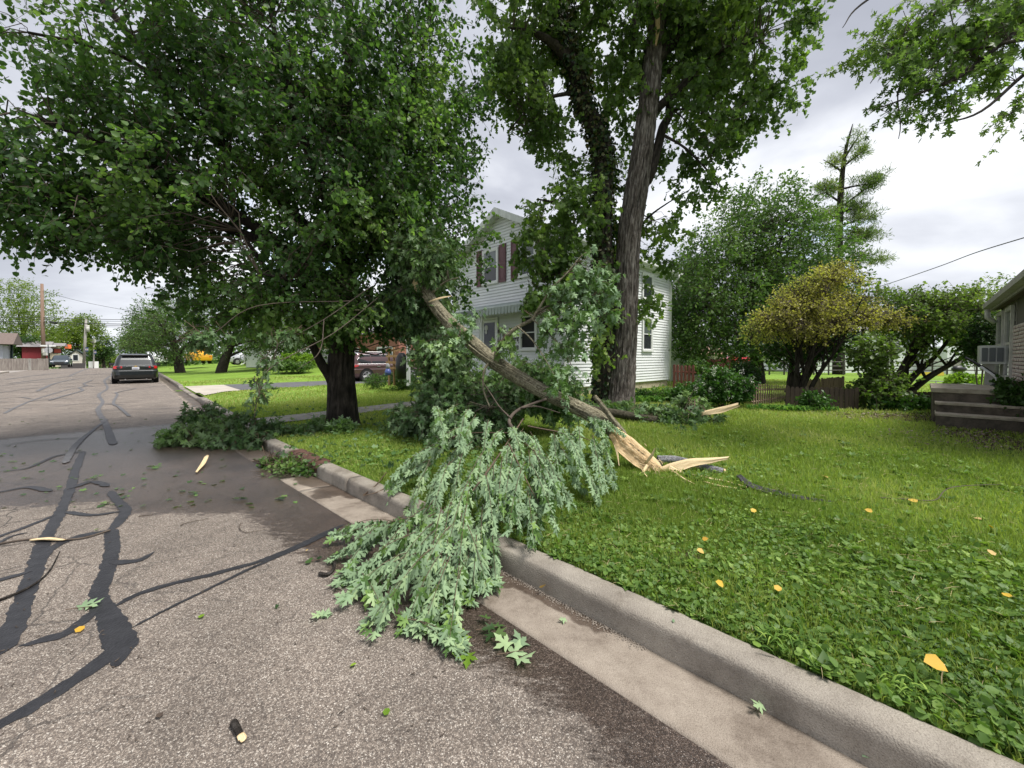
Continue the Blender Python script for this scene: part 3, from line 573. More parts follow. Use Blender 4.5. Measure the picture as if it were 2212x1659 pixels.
# roof : two slopes with overhang
sl = (ZP-ZE)/3.1; oh = .36; zt = .10
mb = MB(U)
for s in (-1, 1):
    mb.prism([(UC, WF-.34, ZP+zt), (UC+s*(3.1+oh), WF-.34, ZE-sl*oh+zt), (UC+s*(3.1+oh), WF-.34, ZE-sl*oh+zt+.05), (UC, WF-.34, ZP+zt+.05)], np.array((0, 8.5, 0)))
mb.build('roof', m_roofg, hs)
mb = MB(U)
for s in (-1, 1):   # rake fascia and soffit
    mb.prism([(UC, WF-.36, ZP-.10), (UC+s*(3.1+oh+.02), WF-.36, ZE-sl*oh-.10), (UC+s*(3.1+oh+.02), WF-.36, ZE-sl*oh+zt+.06), (UC, WF-.36, ZP+zt+.06)], np.array((0, .03, 0)))
    mb.prism([(UC, WF-.33, ZP-.02), (UC+s*(3.1+oh), WF-.33, ZE-sl*oh-.02), (UC+s*(3.1+oh), WF-.33, ZE-sl*oh-.005), (UC, WF-.33, ZP-.005)], np.array((0, .34, 0)))
mb.build('fascia', m_soff, hs)
mb = MB(U); mb.box(UF-oh, UF-.03, WF-.3, WB+.3, ZE-sl*oh-.03, ZE-sl*oh-.01); mb.build('soffit', m_soff, hs)
mb = MB(U); mb.prism([(UF-oh-.10, WF-.34, ZE-sl*oh+.03), (UF-oh-.10, WF-.34, ZE-sl*oh+.12), (UF-oh-.0, WF-.34, ZE-sl*oh+.12), (UF-oh, WF-.34, ZE-sl*oh)], np.array((0, 8.5, 0))); mb.build('gutter', m_trim, hs)
mb = MB(U); ze = ZE-sl*oh
mb.tube([(UF-oh-.05, WB+.02, ze+.03), (UF-oh-.05, WB+.02, ze-.12), (UF-oh+.08, WB+.02, ze-.25), (UF-.1, WB+.02, ze-.45), (UF-.05, WB+.02, ze-.6), (UF-.05, WB+.02, .4)], .045, 8); mb.build('downspout', m_trim, hs, smooth=True)
def window(parent, plane, c, a0, a1, z0, z1, glass, split=None, name='window', upper=None, depth=.05):
    """plane 'w': wall at w=c facing -w ; 'u': wall at u=c facing -u"""
    def tf(a, b, z): return U(a, c-b, z) if plane == 'w' else U(c-b, a, z)
    f = .085; mb = MB(tf)
    mb.box(a0-f, a1+f, .0, depth, z1, z1+f); mb.box(a0-f-.02, a1+f+.02, .0, depth+.03, z0-f, z0); mb.box(a0-f, a0, 0, depth, z0, z1); mb.box(a1, a1+f, 0, depth, z0, z1)
    w = mb.build(name, m_trim, parent)
    zs = split if split else (z0+z1)/2
    mb = MB(tf); s = .035
    for (za, zb, dd) in ((z0, zs+.02, .012), (zs-.02, z1, .026)):
        mb.box(a0, a1, dd, dd+.012, za, za+s); mb.box(a0, a1, dd, dd+.012, zb-s, zb); mb.box(a0, a0+s, dd, dd+.012, za+s, zb-s); mb.box(a1-s, a1, dd, dd+.012, za+s, zb-s)
    mb.build('sash', m_trim, w)
    mb = MB(tf); mb.box(a0+.02, a1-.02, .004, .013, z0+.02, zs); mb.build('pane', glass, w)
    mb = MB(tf); mb.box(a0+.02, a1-.02, .004, .027, zs, z1-.02); mb.build('pane', upper or glass, w)
    return w
FW = WF-.025; SW = UF-.025
window(hs, 'w', FW, 11.50, 12.28, 4.52, 5.74, m_glass, upper=m_cglass)
window(hs, 'w', FW, 9.50, 10.20, 4.52, 5.80, m_glass, upper=m_bglass)
window(hs, 'w', FW, 9.46, 10.16, 1.87, 3.02, m_inner)
window(hs, 'u', SW, 15.46, 16.18, 1.88, 3.20, m_glass, upper=m_bglass)
window(hs, 'u', SW, 15.42, 16.18, 4.05, 5.02, m_glass, upper=m_bglass)
window(hs, 'u', SW, 12.0, 12.7, 1.88, 3.20, m_glass, upper=m_bglass)
def shutter(a0, a1, z0, z1):
    mb = MB(lambda a, b, z: U(a, WF-.032-b, z)); s = .055; zm = (z0+z1)/2
    mb.box(a0, a1, 0, .018, z0, z1)
    mb.box(a0, a0+s, .018, .034, z0, z1); mb.box(a1-s, a1, .018, .034, z0, z1); mb.box(a0+s, a1-s, .018, .034, z0, z0+.10); mb.box(a0+s, a1-s, .018, .034, z1-.08, z1); mb.box(a0+s, a1-s, .018, .034, zm-.05, zm+.05)
    for q0, q1 in ((z0+.10, zm-.05), (zm+.05, z1-.08)): mb.box(a0+s+.025, a1-s-.025, .018, .030, q0+.025, q1-.025)
    mb.build('shutter', m_shut, hs)
for a0, a1 in ((12.36, 12.74), (10.99, 11.37), (10.33, 10.70), (9.0, 9.36)): shutter(a0, a1, 4.43, 5.87)
# door
mb = MB(lambda a, b, z: U(a, WF-.025-b, z)); z0 = .62
mb.box(11.42, 11.52, 0, .06, z0, 3.03); mb.box(12.38, 12.48, 0, .06, z0, 3.03); mb.box(11.42, 12.48, 0, .06, 3.03, 3.12); dr_ = mb.build('door', m_trim, hs)
mb = MB(lambda a, b, z: U(a, WF-.025-b, z)); mb.box(11.53, 12.37, 0, .03, z0, 3.02); mb.build('storm_door', m_trim, dr_)
mb = MB(lambda a, b, z: U(a, WF-.06-b, z)); mb.box(11.62, 12.26, 0, .008, 1.6, 2.92); mb.build('door_glass', m_glass, dr_)
mb = MB(lambda a, b, z: U(a, WF-.075-b, z)); mb.cyl((12.1, 0, 2.72), (0, 1, 0), .11, .02, 16); mb.cyl((12.12, 0, 2.55), (0, 1, 0), .07, .02, 12); mb.build('door_ornament', m_curt, dr_)
# porch light, lettering, house wing, steps
mb = MB(lambda a, b, z: U(a, WF-.03-b, z)); mb.box(11.03, 11.20, 0, .03, 2.38, 2.64); mb.box(11.08, 11.15, .02, .18, 2.56, 2.60); mb.prism([(11.03, .10, 2.48), (11.2, .10, 2.48), (11.16, .12, 2.60), (11.07, .12, 2.60)], np.array((0, .16, 0)))
for q in (11.045, 11.175): mb.box(q, q+.012, .1, .112, 2.18, 2.48); mb.box(q, q+.012, .24, .252, 2.18, 2.48)
mb.box(11.03, 11.20, .09, .26, 2.14, 2.18); mb.build('porch_lantern', m_black, hs)
def text(name, s, size, P, right, up, mat, parent, ext=.006, shear=0):
    c = bpy.data.curves.new(name, 'FONT'); c.body = s; c.size = size; c.extrude = ext; c.shear = shear; c.resolution_u = 3
    o = bpy.data.objects.new('tmp', c); COL.objects.link(o); bpy.context.view_layer.update()
    me = bpy.data.meshes.new_from_object(o); bpy.data.objects.remove(o); me.name = name; me.materials.clear(); me.materials.append(mat)
    t = link(bpy.data.objects.new(name, me), parent); r = Vector(right).normalized(); u_ = Vector(up).normalized(); n = r.cross(u_)
    M3 = Matrix((r, u_, n)).transposed().to_4x4(); M3.translation = Vector(P)-Vector(off(parent)); t.matrix_local = M3; return t
rt = U(-1, 0)   # to the viewer's right on the front wall
text('house_number_lettering', 'Thirty', .33, U(10.98, WF-.05, 2.14), rt, (0, 0, 1), m_black, hs, shear=.35)
text('house_number_lettering', 'Five', .33, U(10.86, WF-.05, 1.84), rt, (0, 0, 1), m_black, hs, shear=.35)
# awning
aw = hs; mb = MB(lambda a, b, z: U(a, WF-.02-b, z))
mb.prism([(8.9, 0, 3.52), (13.12, 0, 3.52), (13.12, 0, 3.58), (8.9, 0, 3.58)], np.array((0, 0, 0.0))+np.array((0, .0, 0))) if False else None
V0 = [(8.9, 0, 3.60), (13.12, 0, 3.60), (13.12, .95, 3.30), (8.9, .95, 3.30)]
mb.prism(V0, np.array((0, 0, .03))); an = mb.build('awning', m_awn, hs)
a = 8.9; i = 0
while a < 13.05:
    wd = .145; mb = MB(lambda q, b, z: U(q, WF-.02-b, z)); zt_, zb_ = 3.325, 3.06
    pts = [(a, .955, zt_), (a+wd, .955, zt_), (a+wd, .955, zb_+.05), (a+wd*.72, .955, zb_), (a+wd*.28, .955, zb_), (a, .955, zb_+.05)]
    mb.prism(pts, np.array((0, .012, 0))); mb.build('awning_scallop', m_awn if a < 11.62 else m_awn2, an); a += wd+.022
for b in np.arange(.02, .93, .16):
    mb = MB(lambda q, b_, z: U(q, WF-.02-b_, z)); zt_ = 3.60-.3*b/.95
    mb.box(13.13, 13.14, b, b+.135, zt_-.24, zt_+.0); mb.build('awning_side_slat', m_awn2, an)
    mb = MB(lambda q, b_, z: U(q, WF-.02-b_, z)); mb.box(8.88, 8.89, b, b+.135, zt_-.24, zt_); mb.build('awning_side_slat', m_awn2, an)
mb = MB(lambda a, b, z: U(a, WF-.02-b, z)); mb.tube([(11.47, .93, 3.3), (11.47, .93, .6)], .02, 6); mb.tube([(11.33, .93, 3.3), (11.33, .93, .6)], .02, 6); mb.tube([(11.47, .93, 2.2), (11.33, .93, 2.6), (11.47, .93, 3.0)], .012, 5); mb.build('awning_post', m_trim, an)
mb = MB(U)
for k in range(3): mb.box(11.2, 12.8, WF-1.2-.3*(2-k)+.0, WF-.03, .12+k*.16, .12+(k+1)*.16-.002*k)
mb.build('entry_step', m_walk, hs)
# low wing on the left
mb = MB(U); mb.box(UF+6.25, UF+8.6, WF+.6, WF+5.5, 0, 2.6); mb.build('side_wing', m_sid, hs)
mb = MB(U); mb.prism([(UF+6.22, WF+.3, 3.9), (UF+9.0, WF+.3, 2.55), (UF+9.0, WF+.3, 2.65), (UF+6.22, WF+.3, 4.0)], np.array((0, 5.5, 0))); mb.build('wing_roof', m_soff, hs)
# little white post + trellis by the porch, garden pieces
m_wood = M('fresh_lumber', (.32, .19, .09), (.45, .28, .14), 9, rough=.8, stretch=(1, 1, .2))
tr = empty('wooden_ladder_shelf', gp(848, 812, .15), 'small unpainted ladder shelf of planks beside the white porch post', 'shelf')
bx = at(850, 772, 15.5); mb = MB(); 
for dxx in (-.18, .02): mb.tube([bx+[dxx, 0, -1.1], bx+[dxx, 0, .4]], .045, 4)
mb.build('upright', m_wood, tr)
for k, zz_ in enumerate((.05, -.2, -.42, .28)): mb = MB(); mb.cbox(bx+[.1, -.06, zz_], (.75, .03, .09)); mb.build('shelf_board', m_wood, tr)
bp_ = empty('black_planter_stand', at(868, 806, 15.2), 'black covered planter standing between the ladder shelf and the white post', 'planter')
mb = MB(); c = at(868, 790, 15.2); mb.tube([c+[0, 0, -.5], c+[0, 0, .0], c+[0, 0, .35], c+[0, 0, .5]], [.2, .24, .2, .1], 12); mb.build('pot', m_black, bp_, smooth=True)
wp = empty('white_post', at(880, 812, 15), 'square white post standing beside the ladder shelf at the porch', 'post')
mb = MB(); c = at(882, 785, 15); mb.cbox(c, (.12, .12, 1.7)); mb.build('post_shaft', m_trim, wp); mb = MB(); mb.cbox(c+[0, 0, .88], (.17, .17, .06)); mb.build('post_cap', m_trim, wp)
gn = empty('garden_gnome', at(838, 812, 14.6), 'small blue and grey garden figure in front of the ladder shelf', 'garden ornament')
c = at(838, 800, 14.6); mb = MB(); mb.tube([c+[0, 0, -.18], c+[0, 0, -.05], c+[0, 0, .06]], [.11, .12, .07], 10); mb.build('coat', M('blue_glaze', (.08, .12, .35), rough=.4), gn, smooth=True)
mb = MB(); mb.tube([c+[0, 0, .05], c+[0, 0, .12], c+[0, 0, .2], c+[0, 0, .27]], [.05, .08, .07, .01], 10); mb.build('head', M('grey_stone', (.3, .3, .3), rough=.8), gn, smooth=True)

# ================================================================== RED FENCES, PICKETS
m_red = M('red_stained_wood', (.11, .028, .022), (.19, .05, .04), 7, rough=.75, stretch=(1, 1, .15))
m_oldw = M('weathered_picket', (.17, .12, .08), (.32, .24, .17), 8, rough=.9, stretch=(1, 1, .12))
m_darkw = M('dark_wet_wood', (.035, .024, .018), (.07, .05, .036), 9, rough=.9, stretch=(1, 1, .15))
def picket_fence(name, A, B, n, wd, h0, h1, mat, label, z0=None, top='dog', rail=(.25, .75), jit=.02, th=.02, gap=None):
    A = np.array(A, float); B = np.array(B, float); t = empty(name, A, label, 'fence'); D_ = B-A; D_[2] = 0; Lg = np.linalg.norm(D_); dd = D_/Lg; nn_ = np.array([-dd[1], dd[0], 0])
    for i in range(n):
        q = (i+.5)/n; P = A+(B-A)*q; h = h0+(h1-h0)*q+random.uniform(-jit, jit); w = wd/2*random.uniform(.93, 1.05); ln = random.uniform(-.012, .012)
        f = lambda a, b, z: P+dd*(a+ln*z)+nn_*b+np.array([0, 0, z])
        if top == 'dog': o_ = [(-w, 0, -.1), (w, 0, -.1), (w, 0, h-.05), (w*.5, 0, h), (-w*.5, 0, h), (-w, 0, h-.05)]
        else: o_ = [(-w, 0, -.1), (w, 0, -.1), (w, 0, h-.03), (0, 0, h), (-w, 0, h-.03)]
        mb = MB(f); mb.prism(o_, np.array((0, th, 0))); mb.build('picket', mat, t)
    mb = MB()
    for r_ in rail:
        a = A+[0, 0, h0*r_]+nn_*(th+.015); b = B+[0, 0, h1*r_]+nn_*(th+.015); mb.tube([a, b], .028, 4)
    mb.build('rail', mat, t); return t
def zf(P, z): P = np.array(P, float); P[2] = z; return P
a = at(1452, 836, 16.5); b = at(1501, 836, 15.2)
picket_fence('red_picket_fence', zf(a, .12), zf(b, .12), 6, .135, 1.12, 1.12, m_red, 'red stained picket fence panel at the back corner of the white house')
a = at(1524, 800, 24); b = at(1583, 800, 24)
picket_fence('red_picket_fence', zf(a, .1), zf(b, .1), 12, .13, 1.35, 1.35, m_red, 'red stained fence panel rising behind the white flowering bush')
a = at(1626, 868, 10.6); b = at(1700, 866, 12.2)
picket_fence('weathered_picket_fence', zf(a, .18), zf(b, .2), 16, .05, .66, .48, m_oldw, 'thin weathered grey picket fence between the white flowering bush and the redbud', top='pt')
a = at(1742, 850, 13.5); b = at(1824, 850, 13.2)
picket_fence('weathered_picket_fence', zf(a, .2), zf(b, .2), 24, .045, .60, .72, m_oldw, 'thin weathered picket fence seen just above the dark low fence right of the redbud', top='pt')
a = at(1696, 878, 10.6); b = at(1856, 878, 10.2)
picket_fence('dark_low_fence', zf(a, .22), zf(b, .22), 15, .102, .55, .53, m_darkw, 'low dark wet dog-eared fence at the edge of the lawn under the redbud', rail=(.3, .75))
a = at(1930, 880, 11.2); b = at(2045, 874, 10.8)
picket_fence('dark_low_fence', zf(a, .18), zf(b, .2), 11, .125, .42, .40, m_darkw, 'low dark fence mostly sunk in shrubs left of the concrete steps', rail=(.3, .75))
pl = empty('grey_planter', at(1500, 838, 17), 'grey flared planter tub with a shrub behind the red fence', 'planter')
mb = MB(); c = at(1500, 822, 17); mb.tube([c+[0, 0, -.33], c+[0, 0, .18], c+[0, 0, .2], c+[0, 0, .26]], [.2, .33, .38, .38], 16); mb.build('tub', M('grey_plastic', (.20, .22, .23), rough=.5), pl)
# ================================================================== NEIGHBOUR HOUSE + STEPS
m_brick = M('painted_brick', (.30, .16, .14), (.60, .55, .52), 16, rough=.9, lo=.42, hi=.52)
m_mort = M('dark_mortar', (.12, .11, .10), rough=.95)
m_greyw = M('weathered_grey_board', (.20, .19, .17), (.38, .36, .33), 5, rough=.85, stretch=(1, 1, .2))
m_oldt = M('old_painted_trim', (.42, .41, .38), (.60, .58, .54), 6, rough=.8)
m_step = M('step_riser_concrete', (.045, .038, .03), (.14, .115, .09), 5, rough=.95, bump=.6, bscale=30, detail=10)  # riser concrete, a darker brown than the treads
m_tread = M('step_tread_concrete', (.28, .24, .19), (.44, .39, .31), 6, rough=.95, bump=.3)
NU = -1.3
nh = empty('brick_house', U(NU-3, 13, .3), 'weathered brick house with a window air conditioner at the right edge', 'house')
mb = MB(U); mb.box(NU-6, NU-.03, 9.0, 15.3, 0, 2.80); mb.build('wall', m_mort, nh)
# bricks on the near part of the wall, boards further back
wz = 12.2; row = 0; z = .3
brick_me = None
while z < 2.2:
    w = 10.9+(row % 2)*.105
    while w < 13.05:
        if brick_me is None:
            mb = MB(); mb.cbox((0, 0, 0), (.05, .2, .06)); ob = mb.build('brick', m_brick, nh, world=False); brick_me = ob.data
        else: ob = link(bpy.data.objects.new('brick', brick_me), nh)
        ob.location = Vector(U(NU-.012+random.uniform(-.004, .004), w+.1, z+.03))-nh.location; ob.rotation_euler = (0, 0, math.atan2(DV[1], DV[0])); w += .212
    z += .0735; row += 1
z = .3
while z < 2.8:
    mb = MB(U); mb.prism([(NU-.005, 13.12, z), (NU-.005, 15.3, z), (NU-.02, 15.3, z+.2), (NU-.02, 13.12, z+.2)], np.array((-.02, 0, 0))); mb.build('siding_board', m_greyw, nh); z += .2
def window_p(a0, a1, z0, z1):
    tf = lambda a, b, z: U(NU+b, a, z); mb = MB(tf); f = .09
    mb.box(a0-f, a1+f, 0, .05, z1, z1+f); mb.box(a0-f, a1+f, 0, .08, z0-f, z0); mb.box(a0-f, a0, 0, .05, z0, z1); mb.box(a1, a1+f, 0, .05, z0, z1); w_ = mb.build('window', m_oldt, nh)
    mb = MB(tf); mb.box(a0, a1, .005, .02, z0, z1); mb.build('pane', m_bglass, w_); zm = z0+.5*(z1-z0); mb = MB(tf); mb.box(a0, a1, .02, .04, zm-.025, zm+.025); mb.build('sash', m_oldt, w_)
window_p(13.25, 14.0, 1.15, 2.55); window_p(14.6, 15.4, 1.15, 2.55)
mb = MB(U); mb.prism([(NU+.16, 8.5, 2.78), (NU-4, 8.5, 4.9), (NU-4, 8.5, 5.0), (NU+.16, 8.5, 2.88)], np.array((0, 7.05, 0))); mb.build('roof', M('dark_shingle', (.08, .07, .07), (.14, .13, .13), 12, rough=.95), nh)
mb = MB(U); mb.box(NU+.13, NU+.165, 8.5, 15.55, 2.70, 2.88); mb.build('fascia', m_greyw, nh)
mb = MB(U); mb.box(NU-.0, NU+.13, 8.5, 15.53, 2.72, 2.74); mb.build('soffit', M('dark_soffit', (.09, .07, .055), (.16, .13, .11), 3, rough=.95), nh)  # soffit board in a darker brown than the fascia
mb = MB(U); mb.prism([(NU+.168, 8.5, 2.75), (NU+.27, 8.5, 2.77), (NU+.27, 8.5, 2.88), (NU+.168, 8.5, 2.88)], np.array((0, 7.05, 0))); mb.build('gutter', M('old_grey_gutter', (.32, .30, .27), (.45, .43, .4), 4, rough=.6), nh)
mb = MB(U); mb.tube([(NU+.2, 15.4, 2.76), (NU+.2, 15.4, 2.55), (NU+.08, 15.38, 2.4)], .05, 8); mb.build('downspout', m_oldt, nh, smooth=True)
ac = empty('window_air_conditioner', U(NU, 14.0, 1.5), 'boxy white window air conditioner jutting from the weathered side wall above the steps', 'air conditioner')
mb = MB(U); mb.box(NU+.02, NU+.40, 13.98, 14.50, 1.40, 1.82); mb.build('case', M('ac_case', (.58, .58, .56), (.66, .66, .64), 5, rough=.6), ac)
for k in range(3): q = NU+.055+k*.112; mb = MB(U); mb.box(q, q+.09, 13.955, 13.985, 1.455, 1.765); mb.build('grille', M('ac_grille', (.13, .14, .15), rough=.7) if k == 0 else bpy.data.materials['ac_grille'], ac)
mb = MB(U); mb.tube([(NU+.33, 14.2, 1.4), (NU+.02, 14.2, 1.05)], .02, 4); mb.build('bracket', m_oldt, ac)
st = empty('concrete_steps', U(-1.3, 11.1, .3), 'three concrete steps with dark risers and a flat landing in front of the brick house', 'steps')
zb = .12
for k, (w_, z_) in enumerate(((11.1, .48), (11.42, .67))):
    mb = MB(U); mb.box(-1.27, -.2, w_, 12.2, zb, z_-.05); mb.build('riser', m_step, st, bevel=.012); mb = MB(U); mb.box(-1.28, -.185, w_-.015, 12.2, z_-.05, z_); mb.build('tread', m_tread, st, bevel=.012)
mb = MB(U); mb.box(-1.27, -.16, 11.75, 13.9, zb, .84); mb.build('riser', m_step, st, bevel=.015); mb = MB(U); mb.box(-1.28, -.13, 11.73, 13.9, .84, .93); mb.build('landing', m_tread, st, bevel=.012)
# collapsed downspout and black pipe on the landing
m_wmet = M('bent_white_metal', (.55, .56, .56), (.7, .7, .7), 5, rough=.4)
fd = empty('collapsed_railing', U(-.9, 12.6, .95), 'bent dark and white metal railing collapsed over the landing of the concrete steps', 'railing')
mb = MB(); mb.tube([at(2086, 773, 9.3), at(2105, 783, 9.1), at(2130, 797, 8.9), at(2150, 812, 8.8), at(2166, 832, 8.7)], .03, 8); mb.build('rail_tube', m_black, fd, smooth=True)
mb = MB(); mb.tube([at(2118, 792, 8.95), at(2148, 812, 8.75), at(2165, 836, 8.65)], .028, 6); mb.tube([at(2160, 818, 8.8), at(2162, 846, 8.7)], .035, 6); mb.build('white_strut', m_wmet, fd, smooth=True)
mb = MB(); mb.tube([at(2112, 845, 8.7), at(2135, 846, 8.6)], .04, 8); mb.tube([at(2135, 840, 8.6), at(2150, 828, 8.6), at(2168, 826, 8.5)], .03, 8); mb.build('black_joint', m_black, fd, smooth=True)
mb = MB(); mb.add([at(2100, 848, 8.3), at(2195, 850, 7.9), at(2195, 845, 8.1), at(2140, 843, 8.5)], [(0, 1, 2, 3)]); mb.add([at(2100, 850, 8.3), at(2195, 853, 7.9), at(2195, 851, 8.1), at(2140, 846, 8.5)], [(0, 1, 2, 3)]); mb.build('fallen_sheet', m_wmet, fd)
wpst = empty('white_downspout_post', U(-.75, 13.95, .3), 'white vertical post below the air conditioner at the back of the landing', 'post')
mb = MB(U); mb.box(-1.14, -1.0, 14.1, 14.26, .2, 1.40); mb.build('post_shaft', m_oldt, wpst); mb = MB(U); mb.box(-1.17, -.97, 14.06, 14.30, .15, .22); mb.build('post_foot', m_oldt, wpst)
# ================================================================== TREES
def barkmat(name, c1, c2, c3, s=1.0, bump=.6, vst=.16):
    m, nt, b, o = newmat(name); L = nt.links.new; tc = nn(nt, 'ShaderNodeTexCoord'); mp = nn(nt, 'ShaderNodeMapping'); mp.inputs['Scale'].default_value = (1, 1, vst); L(tc.outputs['Object'], mp.inputs[0])
    n = nn(nt, 'ShaderNodeTexNoise'); n.inputs['Scale'].default_value = 26*s; n.inputs['Detail'].default_value = 8; n.inputs['Roughness'].default_value = .7; n.inputs['Distortion'].default_value = .6; L(mp.outputs[0], n.inputs['Vector'])
    r = ramp(nt, n.outputs[0], [(.34, c1), (.48, c2), (.66, c3)]); L(r.outputs[0], b.inputs['Base Color']); b.inputs['Roughness'].default_value = .95; b.inputs['Specular IOR Level'].default_value = .2
    bp = nn(nt, 'ShaderNodeBump'); bp.inputs['Distance'].default_value = .03; bp.inputs['Strength'].default_value = bump; L(n.outputs[0], bp.inputs['Height']); L(bp.outputs[0], b.inputs['Normal'])
    ra = nn(nt, 'ShaderNodeAttribute', attribute_name='rdg'); rr_ = nn(nt, 'ShaderNodeMapRange'); L(ra.outputs['Fac'], rr_.inputs[0]); rr_.inputs[1].default_value = .2; rr_.inputs[2].default_value = .85; rr_.inputs[3].default_value = .35; rr_.inputs[4].default_value = 1.5
    mm = nn(nt, 'ShaderNodeMix', data_type='RGBA', blend_type='MULTIPLY'); mm.inputs[0].default_value = 1; L(r.outputs[0], mm.inputs[6]); L(rr_.outputs[0], mm.inputs[7]); L(mm.outputs[2], b.inputs['Base Color']); return m
m_bark1 = barkmat('dark_bark', (.012, .010, .009), (.030, .025, .021), (.055, .046, .038), 1)
m_bark2 = barkmat('shaggy_maple_bark', (.022, .018, .015), (.085, .072, .062), (.22, .20, .18), .75, 1)
m_barkl = barkmat('fallen_limb_bark', (.045, .038, .026), (.165, .148, .10), (.28, .26, .185), .9, 1, 1)
m_twig = M('twig_brown', (.06, .045, .035), (.11, .085, .065), 9, rough=.9)
m_twigr = M('twig_reddish', (.07, .045, .03), (.13, .09, .055), 9, rough=.8)
G = leafmat
m_lin = G('linden_leaf', [(0, (.026, .056, .022)), (.35, (.056, .112, .038)), (.7, (.11, .195, .06)), (1, (.22, .32, .11))], trans=.5, rough=.4, under=None)
m_map = G('maple_leaf', [(0, (.042, .085, .022)), (.4, (.085, .15, .034)), (.75, (.15, .235, .05)), (1, (.24, .33, .07))], under=(.11, .17, .07), trans=.5)
m_ivy = G('ivy_leaf', [(0, (.012, .03, .010)), (.5, (.028, .06, .016)), (1, (.10, .09, .03))], trans=.15)
m_sil = G('silver_maple_leaf', [(0, (.07, .14, .035)), (.5, (.12, .22, .055)), (1, (.21, .33, .08))], under=(.255, .365, .215), trans=.22, rough=.5, tcol=(1.1, 1.3, .8))
m_sild = G('fallen_maple_leaf', [(0, (.040, .085, .030)), (.5, (.078, .15, .048)), (1, (.15, .25, .07))], under=(.15, .22, .125), trans=.25, rough=.5)
m_spr = G('spring_leaf', [(0, (.08, .13, .025)), (.5, (.15, .22, .035)), (1, (.26, .32, .06))], trans=.4)
m_mid = G('midgreen_leaf', [(0, (.042, .088, .028)), (.5, (.088, .16, .045)), (1, (.17, .26, .075))], trans=.35)
m_red = G('redbud_leaf', [(0, (.19, .16, .08)), (.4, (.34, .32, .09)), (.7, (.46, .43, .11)), (1, (.32, .39, .11))], trans=.4)
m_air = G('airy_leaf', [(0, (.07, .12, .03)), (.5, (.13, .20, .05)), (1, (.24, .31, .09))], trans=.4)
m_con = G('pine_needles', [(0, (.08, .12, .05)), (.5, (.13, .19, .07)), (1, (.24, .28, .10))], trans=.35)
m_shr = G('shrub_leaf', [(0, (.03, .08, .02)), (.5, (.065, .15, .03)), (1, (.15, .27, .05))], trans=.3)
m_lime = G('lime_shrub_leaf', [(0, (.10, .19, .02)), (.5, (.18, .30, .03)), (1, (.28, .42, .05))], trans=.35)
m_dshr = G('dark_shrub_leaf', [(0, (.018, .045, .014)), (.5, (.04, .09, .02)), (1, (.09, .16, .04))], trans=.2)
# ---------------- street tree (linden)
p0 = gp(740, 920, .15)
t1 = empty('street_tree', p0, 'round-leaved street tree with a dark trunk on the lawn strip, its crown over the road', 'tree')
LB = []
def lb(root, mat, pts, rad, **kw):
    n = kw.pop('n', 8); o, P = limb('limb', PL(pts), rad, mat, root, n=n, **kw); LB.append(P); return o
_, P = limb('trunk', [p0+[0, 0, -.1]]+[at(740, 900, p0[1]), at(739, 860, p0[1]), at(737, 800, 8.0), at(740, 740, 8.0), at(745, 660, 8.0), at(748, 600, 8.0), at(750, 500, 8), at(745, 380, 8), at(750, 200, 8.05), at(755, 40, 8.1), at(758, -160, 8.1)],
   [.37, .31, .275, .25, .235, .20, .17, .14, .115, .085, .055, .02], m_bark1, t1, n=48, k=14, ridge=.018, rfreq=16, vfreq=2.5, lump=.14, seed=3); LB.append(P)
lb(t1, m_bark1, [(728, 850, 7.95), (712, 812, 7.85), (694, 785, 7.7), (672, 740, 7.5), (625, 660, 7.3), (560, 560, 7.0), (500, 470, 6.8)], [.11, .10, .085, .07, .055, .04, .02], n=14)
lb(t1, m_bark1, [(742, 650, 8), (650, 560, 7.6), (520, 470, 7.2), (400, 400, 6.8), (290, 340, 6.5), (170, 290, 6.2), (40, 240, 5.9)], [.13, .11, .095, .085, .07, .05, .03])
lb(t1, m_bark1, [(745, 570, 8), (600, 430, 7.5), (470, 300, 7.2), (370, 200, 7), (290, 90, 6.9), (220, 0, 6.8), (150, -90, 6.7)], [.12, .10, .09, .08, .065, .05, .03])
lb(t1, m_bark1, [(742, 620, 8), (560, 520, 7.3), (380, 460, 6.9), (220, 440, 6.6), (60, 436, 6.3), (-90, 440, 6.1)], [.11, .09, .07, .055, .04, .02])
lb(t1, m_bark1, [(370, 200, 7), (280, 130, 6.8), (180, 95, 6.5), (60, 70, 6.2)], [.05, .04, .03, .02])
lb(t1, m_bark1, [(747, 620, 8), (800, 540, 8.2), (870, 440, 8.4), (940, 330, 8.6), (1000, 220, 8.7)], [.10, .085, .07, .05, .025])
lb(t1, m_bark1, [(750, 480, 8), (820, 360, 8.1), (880, 220, 8.2), (920, 80, 8.3), (935, -60, 8.4)], [.09, .07, .06, .04, .02])
lb(t1, m_bark1, [(746, 560, 8), (700, 420, 7.4), (640, 260, 7.1), (600, 100, 6.9), (570, -50, 6.8)], [.10, .08, .06, .045, .02])
lb(t1, m_bark1, [(745, 690, 8), (820, 650, 8.1), (890, 600, 8.3), (960, 560, 8.4)], [.06, .05, .035, .015])
lb(t1, m_bark1, [(742, 680, 8), (700, 640, 7.2), (640, 610, 6.5), (560, 590, 6.0)], [.06, .05, .035, .015])
